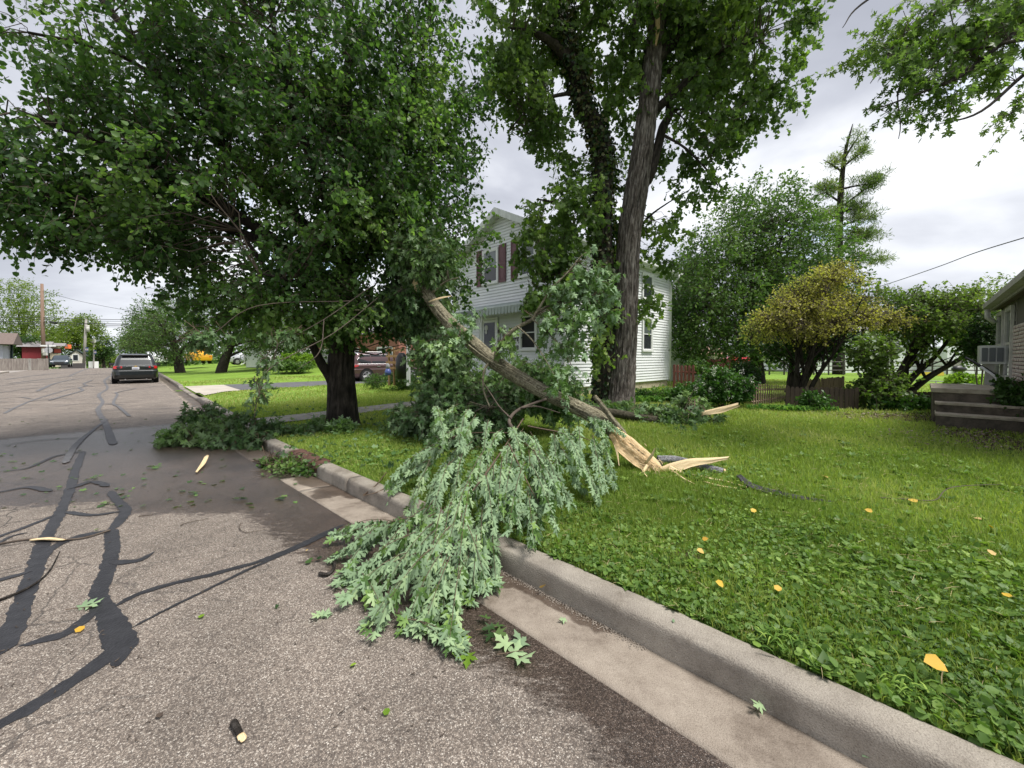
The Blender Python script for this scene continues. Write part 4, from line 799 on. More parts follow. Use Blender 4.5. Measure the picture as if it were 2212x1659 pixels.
e1 = [E(700, 230, 7.8, 300, 330, 310, 1.35), E(880, 250, 8.3, 180, 300, 250, 1.1), E(560, 430, 6.9, 240, 240, 200, 1.2), E(760, 480, 7.3, 240, 200, 170, 1.2), E(930, 520, 8.4, 130, 150, 160, 1.2), E(930, 620, 8.6, 65, 65, 100, 1.2),
      E(640, 650, 7.0, 150, 80, 130, 1.8), E(500, 640, 7.2, 110, 75, 110, 1.5), E(770, 680, 7.4, 110, 52, 90, 1.7), E(300, 360, 6.6, 260, 170, 200, 1.15), E(120, 450, 6.2, 210, 95, 150, 1.1), E(300, 500, 6.4, 200, 80, 140, 1.4), E(430, 530, 6.6, 140, 90, 120, 1.4),
      E(20, 330, 5.9, 160, 140, 150, .9), E(420, 130, 6.9, 230, 170, 200, .9), E(100, 110, 6.4, 200, 90, 150, .45), E(250, 230, 6.4, 180, 60, 120, .8), E(560, -150, 7.5, 420, 200, 350, .7), E(960, 380, 8.5, 95, 210, 120, .7), E(925, 735, 8.6, 40, 40, 50, 1.2)]
crown(t1, 'crown', e1, 4300, 4, 6, .076, 'round', m_lin, m_twig, clump_r=.31, droop=.2, ldroop=.55, gate=.38, gfreq=.9, limbs=LB, shell=.55, conn=.35)
# ---------------- silver maple with two stems
p2 = gp(1327, 886, .2)
t2 = empty('silver_maple', p2, 'tall two-stemmed silver maple with shaggy grey bark and an ivy clad left stem', 'tree')
LB2 = []; D2 = p2[1]
_, P = limb('trunk', [p2+[.10, 0, -.1]] + PL([(1336, 870, D2), (1340, 840, D2), (1344, 800, D2), (1350, 700, D2), (1353, 600, D2), (1361, 500, D2), (1377, 400, D2), (1391, 300, D2), (1404, 200, D2), (1414, 100, D2), (1424, 0, D2), (1430, -120, D2), (1436, -300, D2)]),
   [.50, .40, .36, .335, .30, .285, .28, .27, .245, .225, .20, .16, .12, .05], m_bark2, t2, n=96, k=22, ridge=.06, rfreq=26, vfreq=1.9, lump=.13, seed=1); LB2.append(P)
_, P = limb('trunk', [p2+[-.28, .1, -.1]] + PL([(1306, 870, D2+.1), (1306, 840, D2+.1), (1308, 800, D2+.1), (1306, 700, D2+.1), (1305, 600, D2+.1), (1301, 500, D2+.1), (1303, 400, D2+.1), (1303, 335, D2+.1), (1290, 285, D2+.1), (1262, 225, D2), (1248, 165, D2), (1224, 105, D2), (1213, 60, D2), (1217, 0, D2), (1215, -120, D2), (1200, -260, D2)]),
   [.42, .34, .30, .29, .27, .25, .24, .235, .24, .22, .20, .185, .16, .15, .13, .09, .03], m_bark1, t2, n=64, k=16, ridge=.03, rfreq=18, vfreq=1.6, lump=.12, seed=5); LB2.append(P); ivyP = P
def lb2(pts, rad, **kw):
    n = kw.pop('n', 14); o, P = limb('limb', PL([(x, y, D2+d) for x, y, d in pts]), rad, m_bark1, t2, n=n, ridge=.012, rfreq=12, lump=.1, **kw); LB2.append(P)
lb2([(1384, 410, 0), (1404, 378, 0), (1420, 320, .1), (1432, 275, .1), (1446, 246, .1), (1443, 200, .2), (1446, 150, .3)], [.11, .12, .11, .11, .10, .07, .05])
lb2([(1398, 262, 0), (1420, 235, 0), (1448, 208, -.1), (1478, 180, -.2), (1506, 146, -.3), (1530, 122, -.3), (1580, 100, -.4), (1640, 90, -.5)], [.09, .10, .095, .09, .085, .07, .04, .02])
lb2([(1412, 140, 0), (1436, 108, 0), (1468, 68, .1), (1500, 20, .2), (1545, -45, .3), (1620, -130, .4)], [.15, .15, .14, .13, .10, .05])
lb2([(1390, 170, .2), (1398, 110, .3), (1410, 60, .4), (1420, -20, .5)], [.07, .08, .07, .05])
lb2([(1420, 60, .1), (1450, 20, .3), (1460, -60, .4), (1465, -180, .5)], [.11, .10, .08, .04])
lb2([(1366, 130, .5), (1368, 70, .5), (1375, 0, .5), (1380, -80, .5)], [.06, .06, .055, .04])
lb2([(1245, 155, 0), (1218, 118, -.1), (1192, 92, -.2), (1150, 70, -.3), (1100, 60, -.4)], [.13, .13, .11, .06, .02])
lb2([(1240, 200, 0), (1190, 210, -.2), (1140, 240, -.4), (1100, 280, -.5)], [.05, .04, .03, .015])
lb2([(1302, 480, 0), (1260, 460, -.3), (1210, 440, -.5), (1160, 430, -.6)], [.05, .04, .03, .015])
lb2([(1304, 620, 0), (1260, 600, -.4), (1210, 590, -.7), (1150, 610, -.8)], [.05, .035, .025, .012])
lb2([(1446, 240, .1), (1480, 236, 0), (1515, 245, -.1), (1545, 262, -.2)], [.03, .022, .016, .008], n=7)
lb2([(1452, 238, .1), (1470, 250, 0), (1490, 275, -.1), (1500, 300, -.2)], [.02, .016, .012, .006], n=7)
lb2([(1430, 290, .1), (1480, 320, -.2), (1530, 370, -.4), (1550, 400, -.4)], [.04, .03, .02, .01], n=8)
lb2([(1360, 520, 0), (1400, 470, .3), (1440, 440, .4), (1490, 410, .5)], [.04, .03, .02, .01], n=8)
e2 = [E(1160, 60, D2, 120, 150, 130), E(1130, 190, D2-.3, 80, 75, 90, 1.1), E(1220, 120, D2+.5, 90, 110, 70), E(1190, 280, D2-.3, 60, 60, 70, .9), E(1320, 30, D2, 110, 80, 130, .8), E(1350, 190, D2+.4, 70, 90, 90, .8),
      E(1500, 20, D2, 170, 110, 170, 1.1), E(1640, 60, D2-.4, 120, 100, 130, 1.0), E(1560, 190, D2-.3, 110, 85, 110, 1.1), E(1655, 205, D2-.4, 60, 60, 70, 1), E(1540, 310, D2-.3, 60, 50, 60, .9), E(1500, 400, D2, 60, 50, 60, .6), E(1460, 130, D2+.5, 70, 80, 90, .8),
      E(1440, 500, D2+.4, 35, 70, 50, .7), E(1460, 330, D2+.5, 60, 60, 60, .6), E(1400, 640, D2-.1, 26, 55, 30, 1.1), E(1225, 470, D2-.5, 80, 75, 80, 1.25), E(1180, 545, D2-.6, 60, 50, 60, 1.3), E(1240, 600, D2-.7, 70, 50, 60, 1.3), E(1170, 625, D2-.8, 50, 30, 40, 1.1), E(1350, 560, D2+.8, 40, 70, 50, .7), E(1255, 380, D2+.7, 75, 60, 40, .8),
      E(1330, 330, D2+.4, 45, 80, 60, .7), E(1100, 120, D2-.3, 50, 60, 60, .9), E(1400, -180, D2, 350, 160, 300, .6), E(1340, 470, D2+.8, 40, 60, 40, .7), E(1290, 765, D2-.6, 24, 38, 24, 1.0), E(1305, 690, D2-.6, 25, 40, 30, .6)]
crown(t2, 'crown', e2, 1650, 4, 6, .12, 'maplelite', m_map, m_twig, clump_r=.36, droop=.25, ldroop=.7, gate=.44, gfreq=1.1, limbs=LB2, shell=.5, conn=.4, rshift=.03)
# ivy along the left stem
ipts = ivyP[::1]; N = 5200; idx = rng.integers(10, len(ipts)-30, N); th = rng.random(N)*2*math.pi; rr = .22+.10*rng.random(N)
c = ipts[idx]; o_ = np.stack([np.cos(th), np.sin(th), rng.normal(size=N)*.1], 1); pos = c+o_*rr[:, None]+rng.normal(size=(N, 3))*.03
V, F, k = leaves_arr('round', pos, rng.normal(size=(N, 3))*.5+[0, 0, -.8]+o_*.4, o_+rng.normal(size=(N, 3))*.5, .09*(.6+.7*rng.random(N)))
npmesh('ivy', V, F, [m_ivy], t2, rnd=np.repeat(rng.random(N), k))
# fresh split wound on the right stem
m_wood2 = None
def woodmat(name, a, b_, c_, sc=(1, 1, 1)):
    m, nt, b, o = newmat(name); L = nt.links.new; at_ = nn(nt, 'ShaderNodeAttribute', attribute_name='grain'); n = nn(nt, 'ShaderNodeTexNoise', noise_dimensions='3D'); n.inputs['Scale'].default_value = 1; n.inputs['Detail'].default_value = 8
    tc = nn(nt, 'ShaderNodeTexCoord'); ml = nn(nt, 'ShaderNodeCombineXYZ'); L(at_.outputs['Fac'], ml.inputs[0]); al_ = nn(nt, 'ShaderNodeAttribute', attribute_name='along'); L(al_.outputs['Fac'], ml.inputs[1]); mp = nn(nt, 'ShaderNodeMapping'); mp.inputs['Scale'].default_value = sc; L(tc.outputs['Object'], mp.inputs[0])
    ad = nn(nt, 'ShaderNodeVectorMath', operation='ADD'); L(mp.outputs[0], ad.inputs[0]); L(ml.outputs[0], ad.inputs[1]); L(ml.outputs[0], n.inputs['Vector']); n.inputs['Roughness'].default_value = .75
    r = ramp(nt, n.outputs[0], [(.32, a), (.47, b_), (.64, c_)]); L(r.outputs[0], b.inputs['Base Color']); b.inputs['Roughness'].default_value = .75
    bp = nn(nt, 'ShaderNodeBump'); bp.inputs['Distance'].default_value = .008; bp.inputs['Strength'].default_value = .6; L(n.outputs[0], bp.inputs['Height']); L(bp.outputs[0], b.inputs['Normal']); return m
m_split = woodmat('split_heartwood', (.30, .14, .055), (.58, .40, .20), (.74, .60, .38), (2, 2, 2))
m_splin = woodmat('pale_splinter', (.42, .27, .13), (.66, .50, .28), (.78, .65, .42), (3, 3, 3))
def plank(name, pts, wid, thick, mat, parent, face=None, jag=.0, nseg=26, across=9):
    """ribbed split-wood ribbon: pts world centre line, wid per point, 'face' = surface normal"""
    P = catmull(np.array(pts, float), 8); t = np.linspace(0, 1, len(P)); q = np.linspace(0, 1, nseg); P = np.stack([np.interp(q, t, P[:, i]) for i in range(3)], 1); W = np.interp(q, np.linspace(0, 1, len(wid)), wid)
    T = unit(np.gradient(P, axis=0)); f = np.array(face if face is not None else (0, -1, .3), float); S = unit(np.cross(T, f)); Nn = unit(np.cross(S, T)); V = []; G_ = []
    for side in (1, -1):
        for j in range(across):
            a = j/(across-1)-.5; rib = (vnoise(np.stack([np.full(nseg, j*1.9+3), q*2.5+side, q*0+.3], 1))-.5)
            lenj = jag*(vnoise(np.array([[j*2.7+side, 1.3, 5.5]]))[0]-.35)
            Pj = P + S*(a*W)[:, None] + Nn*(side*thick/2*(1-.6*abs(a)*2)*np.ones(nseg)+rib*thick*.55)[:, None]; Pj[-1] = Pj[-1]+T[-1]*lenj; Pj[-2] += T[-1]*lenj*.5; Pj[0] -= T[0]*lenj*.7
            V.append(Pj); G_.append(a*W*170+side*7)
    V = np.vstack(V); G_ = np.concatenate(G_); i = np.arange(nseg-1); F = []
    for s in range(2):
        for j in range(across-1):
            b0 = (s*across+j)*nseg; b1 = b0+nseg; F.append(np.stack([b0+i, b0+i+1, b1+i+1, b1+i], 1) if s == 0 else np.stack([b0+i, b1+i, b1+i+1, b0+i+1], 1))
    for (r0, r1) in ((0, across), (across-1, 2*across-1)):
        b0 = r0*nseg; b1 = r1*nseg; F.append(np.stack([b0+i, b1+i, b1+i+1, b0+i+1], 1))
    for e_ in (0, nseg-1): F.append(np.array([[j*nseg+e_, (j+1)*nseg+e_, (across+j+1)*nseg+e_, (across+j)*nseg+e_] for j in range(across-1)]))
    return npmesh(name, V, F, [mat], parent, attrs={'grain': G_, 'along': np.tile(np.concatenate([[0], np.cumsum(np.linalg.norm(np.diff(P, axis=0), axis=1))])*7, 2*across)})
plank('split_wound', [at(1416, -60, D2-.27), at(1418, 0, D2-.27), at(1421, 55, D2-.27), at(1417, 96, D2-.26)], [.13, .13, .11, .04], .05, m_split, t2, jag=.12)
# ================================================================== BACKGROUND TREES
def bgtree(name, label, base, H_, ells, ncl, lsize, mat, trunk_r=.2, tn='lite', tw=3, lv=5, clump=.6, group=None, gate=.35, gf=.4, multi=None, bark=None, shell=.45, droop=.05, conn=.5, upb=.5, cat='tree', ldroop=.3, limbn=6):
    r = empty(name, base, label, cat, group); base = np.array(base, float); C = np.mean([e[0] for e in ells], axis=0); LBx = []
    stems = multi or [(0, 0)]
    for (ox, oy) in stems:
        tip = C+[ox*3, oy*3, H_*.15]
        _, P = limb('trunk', [base+[ox*.25, oy*.25, -.2], base*.7+C*.3+[ox, oy, 0], base*.35+C*.65+[ox*2, oy*2, 0], tip], [trunk_r*1.2, trunk_r, trunk_r*.6, trunk_r*.15], bark or m_bark1, r, n=12, lump=.15); LBx.append(P)
    for k in range(limbn):
        e = ells[k % len(ells)]; tgt = e[0]+np.array(e[1])*rdir(1)[0]*.5; s = LBx[k % len(stems)]; q = s[int(len(s)*random.uniform(.25, .7))]
        _, P = limb('limb', [q, q*.6+tgt*.4+[0, 0, .1], tgt], [trunk_r*.4, trunk_r*.25, trunk_r*.06], bark or m_bark1, r, n=6); LBx.append(P)
    crown(r, 'crown', ells, ncl, tw, lv, lsize, tn, mat, m_twig, clump_r=clump, limbs=LBx, gate=gate, gfreq=gf, shell=shell, droop=droop, conn=conn, twr=.006, upb=upb, ldroop=ldroop)
    return r
def ground_at(x, y, D, z=None):
    P = at(x, y, D); P[2] = gz(P) if z is None else z; return P
bgtree('broadleaf_tree', 'large dense green tree directly behind the back corner of the white house', ground_at(1640, 800, 20), 9, [E(1640, 560, 20, 150, 160, 150), E(1560, 640, 19, 110, 130, 120), E(1720, 620, 20, 120, 150, 120), E(1650, 470, 20, 80, 75, 90), E(1500, 700, 19, 70, 80, 80, 1.2), E(1600, 740, 19, 110, 50, 90), E(1510, 570, 20, 45, 50, 60, .7), E(1780, 700, 20, 60, 100, 80)],
       3000, .17, m_mid, trunk_r=.28, clump=.55, gate=.3, gf=.5)
bgtree('broadleaf_tree', 'darker green tree squeezed between the house corner and the big tree', ground_at(1480, 805, 24), 8, [E(1475, 620, 24, 40, 80, 60), E(1470, 720, 24, 45, 70, 60)], 500, .19, m_dshr, trunk_r=.2, clump=.55)
# redbud
bgtree('redbud_tree', 'spreading redbud with yellow and orange-green leaves over the low fence', ground_at(1722, 862, 11.8, .2), 3, [E(x_, y_, 11.4+dd_, rx_, 11, ry=rx_*1.0) for x_, y_, rx_, dd_ in ((1640, 712, 34, 0), (1668, 688, 40, -.2), (1700, 660, 42, 0), (1735, 636, 44, .2), (1770, 610, 42, 0), (1802, 590, 36, .1), (1828, 612, 34, .3), (1825, 650, 44, 0), (1760, 668, 50, -.3), (1705, 705, 50, -.2), (1790, 700, 50, .2), (1850, 690, 44, 0), (1895, 682, 40, .2), (1935, 694, 34, 0), (1745, 725, 46, .2), (1632, 735, 22, 0))],
       900, .050, m_red, trunk_r=.06, tn='round', tw=4, lv=5, clump=.30, multi=[(-.2, 0), (.1, .1), (.35, -.1), (-.05, -.15)], gate=.40, gf=2.4, bark=m_bark1, shell=.5, conn=1.0, limbn=30)
bgtree('broadleaf_tree', 'dark leafy small tree right under the yellow redbud', ground_at(1712, 850, 13.2, .2), 3, [E(1730, 735, 13, 80, 35, 80, 1.2), E(1800, 750, 13, 50, 32, 60), E(1690, 760, 13, 30, 22, 50, .7)], 330, .10, m_dshr, trunk_r=.15, tn='round', clump=.35, multi=[(-.15, 0), (.2, 0)], gate=.4, gf=1)
bgtree('broadleaf_tree', 'thin multi-stemmed tree with slanting bare stems left of the brick house', ground_at(1915, 868, 12.2, .2), 3, [E(1990, 690, 12, 85, 50, 80), E(2050, 680, 11.6, 60, 50, 80), E(1930, 660, 12.4, 60, 35, 60, .8), E(2060, 755, 11.6, 60, 22, 60, .8), E(2105, 700, 11.4, 30, 50, 50), E(1960, 730, 12, 40, 22, 40, .6)],
       620, .075, m_air, trunk_r=.09, tn='round', tw=4, lv=5, clump=.32, multi=[(-.1, 0), (.35, 0), (.7, -.1), (.2, .2)], gate=.45, gf=1.6, limbn=18)
bgtree('sapling_shrub', 'bright green sapling clump between the redbud and the slanting stems', ground_at(1860, 868, 10.6, .2), 2, [E(1890, 765, 10.6, 32, 35, 40), E(1905, 825, 10.4, 36, 30, 45), E(1885, 855, 10.3, 36, 16, 45)], 250, .085, m_air, trunk_r=.03, tn='round', clump=.26, gate=.3, gf=1.5, cat='shrub')
# far right skyline trees
for lab, x, D, y, rx, rz, mt in [('pale green tree on the skyline behind the slanting stems', 2060, 40, 690, 70, 60, m_spr), ('rounded light green tree on the skyline just left of the brick house eave', 2130, 42, 665, 60, 60, m_spr), ('distant tree low on the skyline between redbud and slanting stems', 1960, 50, 730, 80, 45, m_mid), ('distant green tree behind the white far house', 1850, 55, 735, 60, 50, m_mid)]:
    bgtree('skyline_tree', lab, ground_at(x, 790, D), 6, [E(x, y, D, rx, rz), E(x-rx*.5, y+30, D, rx*.6, rz*.8), E(x+rx*.5, y+35, D, rx*.6, rz*.8)], 420, .3, mt, trunk_r=.25, clump=1.0, gf=.25)
# conifer
cb0 = ground_at(1812, 790, 31); cn = empty('pine_tree', cb0, 'tall thin pine with layered open branches standing above the trees at right', 'tree')
_, P = limb('trunk', [cb0, at(1812, 700, 31), at(1812, 560, 31), at(1816, 420, 31), at(1826, 330, 31), at(1842, 268, 31)], [.42, .36, .26, .2, .12, .03], m_bark1, cn, n=12); LBc = [P]; ec = []
for (x0, y0, x1, y1, s) in [(1826, 330, 1862, 285, .6), (1828, 340, 1800, 350, .6), (1822, 365, 1778, 345, .9), (1824, 350, 1868, 325, .8), (1820, 400, 1890, 395, 1), (1818, 395, 1780, 410, .7), (1816, 430, 1765, 405, 1.0), (1817, 440, 1905, 382, 1.2), (1816, 450, 1860, 450, 1.1), (1815, 460, 1780, 470, .9), (1814, 480, 1880, 470, 1.1), (1813, 500, 1770, 510, .9), (1813, 510, 1890, 512, 1.1), (1812, 545, 1870, 500, 1.0), (1812, 560, 1900, 560, 1.2), (1812, 600, 1770, 560, .9)]:
    ln_, P = limb('limb', [at(x0, y0+8, 31), at((x0+x1)/2, (y0+y1)/2+3, 30.8), at(x1, y1, 30.6)], [.09, .06, .02], m_bark1, cn, n=5); LBc.append(P)
    for q in (.45, .7, .95): ec.append(E(x0+(x1-x0)*q, y0+(y1-y0)*q-2, 30.8, 20*s, 3.2*s, 14*s))
crown(cn, 'crown', ec, 340, 5, 8, .32, 'needle', m_con, m_twig, clump_r=.5, droop=-.1, ldroop=-.3, gate=.2, limbs=LBc, shell=.5, flat=.4, conn=.3)
# right-hand side street trees beyond the first tree, and the left far trees
for lab, x, D, sp in [
    ('broad green tree on the far lawn behind the black SUV', 390, 36, [(390, 720, 90, 60), (330, 745, 60, 35), (420, 680, 70, 50), (340, 690, 45, 45)]),
    ('green tree with a thick dark trunk beside the yellow truck', 475, 33, [(500, 710, 90, 55), (560, 735, 70, 35), (450, 660, 80, 60), (560, 680, 70, 60)]),
    ('leafy tree on the far lawn right of the thick dark trunk', 620, 34, [(620, 700, 80, 60), (680, 720, 60, 45), (600, 740, 60, 25)]),
    ('small green tree at the end of the far lawn just right of the road', 300, 58, [(300, 750, 34, 22), (290, 730, 22, 20), (320, 715, 40, 40)])]:
    bgtree('broadleaf_tree', lab, ground_at(x, 785, D), 6, [E(a, b, D, c_, d_) for a, b, c_, d_ in sp], 800, .17 if D < 50 else .22, m_mid, trunk_r=.34, clump=.7, gf=.3, shell=.4)
for lab, D, mt, sp, n_ in [
    ('tall airy spring-green tree behind the utility pole at far left', 75, m_spr, [(50, 665, 60, 55), (20, 700, 50, 50), (90, 700, 45, 50), (60, 730, 70, 30), (40, 630, 35, 25)], 900),
    ('yellow-green tree between the two utility poles', 92, m_spr, [(160, 715, 35, 25), (130, 735, 40, 22), (190, 705, 20, 28), (205, 730, 20, 25)], 600),
    ('dark evergreen on the far left side of the street', 100, m_dshr, [(226, 750, 12, 22), (218, 765, 14, 14)], 200),
    ('green roadside tree behind the white gabled shed', 105, m_mid, [(205, 765, 30, 20), (190, 755, 18, 18)], 250),
    ('pale roadside tree where the street drops over the crest', 120, m_spr, [(236, 772, 16, 12)], 120),
    ('dark drooping tree over the red barn', 62, m_dshr, [(55, 745, 26, 12), (38, 752, 24, 10)], 260)]:
    bgtree('roadside_tree', lab, ground_at(sp[0][0], 790, D), 10, [E(a, b, D, c_, d_) for a, b, c_, d_ in sp], n_, .30 if D < 80 else .42, mt, trunk_r=.35, clump=1.1, gf=.15, gate=.36, shell=.4)
# ================================================================== SHRUBS
def shrub(lab, x, y, D, sp, n_, size, mat, tn='round', clump=.16, cat='shrub', name='shrub', zb=None):
    r = empty(name, ground_at(x, y, D), lab, cat); ells = [E(a, b, D, c_, d_) for a, b, c_, d_ in sp]
    base = np.array(r.location)
    Ls = []
    for e in ells[:3]:
        for q in range(3): tg = e[0]+np.array(e[1])*rdir(1)[0]*.6; Ls.append(np.linspace(base, tg, 6))
    V, F = thin_tubes(np.stack([np.stack([l[0], l[2]+[.0, 0, .03], l[5]]) for l in Ls]), np.full(len(Ls), .014), np.full(len(Ls), .005)); npmesh('stem', V, [F], [m_twig], r)['kind'] = 'stuff'
    crown(r, 'foliage', ells, n_, 3, 6, size, tn, mat, m_twig, clump_r=clump, limbs=[np.vstack(Ls)], gate=.2, gfreq=2, shell=.5, conn=.3, twr=.003, ldroop=.2); return r
wf = shrub('flowering shrub covered in white blossom heads beside the red fence', 1560, 868, 10.4, [(1560, 830, 46, 30), (1530, 848, 36, 20), (1595, 840, 30, 26)], 380, .07, m_shr)
fl = []; 
for q in range(34):
    e = random.choice([(1560, 818, 48, 30), (1540, 840, 40, 22), (1590, 835, 35, 26)]); a = random.uniform(-1, 1); b = random.uniform(-1, 1)
    fl.append(at(e[0]+a*e[2], e[1]+b*e[3], 10.1+random.uniform(-.1, .1)))
m_flow = M('white_petal', (.6, .62, .52), (.78, .78, .7), 30, rough=.8)
for c in fl:
    n_ = 26; pos = c+rng.normal(size=(n_, 3))*[.03, .03, .04]; V, F, k = leaves_arr('lite', pos, rdir(n_), rdir(n_), .028*(.6+.7*rng.random(n_))); npmesh('blossom', V, F, [m_flow], wf)
shrub('dark rounded shrub between the white blossoms and the thin picket fence', 1640, 860, 11.6, [(1598, 822, 30, 34), (1605, 848, 26, 24), (1620, 800, 16, 16)], 300, .06, m_dshr)
shrub('low leafy shrub at the foot of the red fence panel', 1495, 862, 11.5, [(1490, 850, 45, 18), (1520, 860, 30, 14)], 200, .07, m_shr)
shrub('shrub growing out of the grey planter tub', 1503, 808, 17, [(1505, 795, 22, 16)], 120, .08, m_mid)
shrub('bright lime shrub by the far shed behind the red fence', 1498, 800, 26, [(1500, 775, 14, 12)], 120, .1, m_lime)
shrub('light green leafy plant in front of the dark low fence', 1790, 880, 9.9, [(1758, 866, 22, 12)], 70, .06, m_shr)
shrub('dense shrub mass in front of the low dark fence left of the steps', 1920, 880, 10.2, [(1915, 870, 45, 12), (1970, 873, 40, 10)], 260, .07, m_shr)
shrub('lime green bush on the back lawn behind the concrete steps', 2080, 840, 14, [(2080, 826, 28, 14)], 150, .08, m_lime)
shrub('rounded green yew by the porch near the ladder shelf', 862, 835, 16, [(862, 820, 34, 20), (882, 826, 26, 16)], 380, .05, m_shr, tn='lite')
shrub('small low yew in front of the parked brown car', 815, 828, 16.5, [(812, 823, 22, 12)], 160, .05, m_shr, tn='lite')
shrub('clipped lime hedge in front of the far brick house', 645, 792, 30, [(645, 775, 34, 9), (625, 780, 20, 8), (665, 780, 20, 8)], 320, .12, m_lime, clump=.3, cat='hedge', name='hedge')
shrub('dark low ground shrub left of the clipped lime hedge', 610, 795, 29, [(605, 788, 26, 6), (640, 790, 30, 5)], 180, .12, m_mid, clump=.3)
shrub('leafy vine climbing the corner of the brick house under its eave', 2118, 800, 10.4, [(2122, 720, 12, 45), (2110, 750, 16, 30)], 260, .05, m_dshr)
shrub('green bush spilling over the right end of the concrete steps', 2200, 905, 7.2, [(2200, 850, 26, 30), (2205, 890, 28, 20)], 260, .06, m_dshr)
shrub('leafy weeds along the foundation of the white house right of the maple', 1420, 862, 12.2, [(1390, 856, 30, 9), (1430, 852, 30, 10), (1460, 850, 20, 10)], 260, .07, m_shr, tn='lite')
# lily-like strap leaves, one bed
def strap_bed(lab, pts, n_, ln, mat, name='strap_leaf_plant', cat='plant', spread=1.0, wsc=1.0):
    r = empty(name, pts[0], lab, cat); P = np.array([pts[i] for i in rng.integers(0, len(pts), n_)])+rng.normal(size=(n_, 3))*[.18*spread, .12*spread, 0]
    a = rng.random(n_)*6.28; dd = np.stack([np.cos(a), np.sin(a), 0*a], 1); l = ln*(.5+.7*rng.random(n_)); ts = np.linspace(0, 1, 5); V = []; wv = [.012, .018, .016, .011, .002]
    sd_ = np.stack([-dd[:, 1], dd[:, 0], 0*a], 1)
    for t, w_ in zip(ts, wv):
        w_ = w_*wsc; c = P+dd*(l*t*.75)[:, None]+np.array([0, 0, 1])*(l*(1.3*t-1.1*t*t))[:, None]; V += [c-sd_*w_, c+sd_*w_]
    V = np.stack(V, 1).reshape(-1, 3); b = np.arange(n_)*10; F = np.vstack([np.stack([b+2*i, b+2*i+1, b+2*i+3, b+2*i+2], 1) for i in range(4)])
    o = npmesh('foliage', V, [F], [mat], r, rnd=np.repeat(rng.random(n_), 10)); return r
strap_bed('strap-leaved lilies along the foundation beside the maple trunk', [ground_at(x, 870, D) for x, D in ((1385, 11.6), (1405, 11.8), (1430, 12.2), (1455, 12.6))], 420, .45, m_shr)
strap_bed('arching strap-leaved plants along the foot of the thin picket fence', [ground_at(x, 880, D) for x, D in ((1640, 10.0), (1670, 9.9), (1700, 9.8), (1730, 9.8), (1770, 9.8))], 420, .32, m_shr)
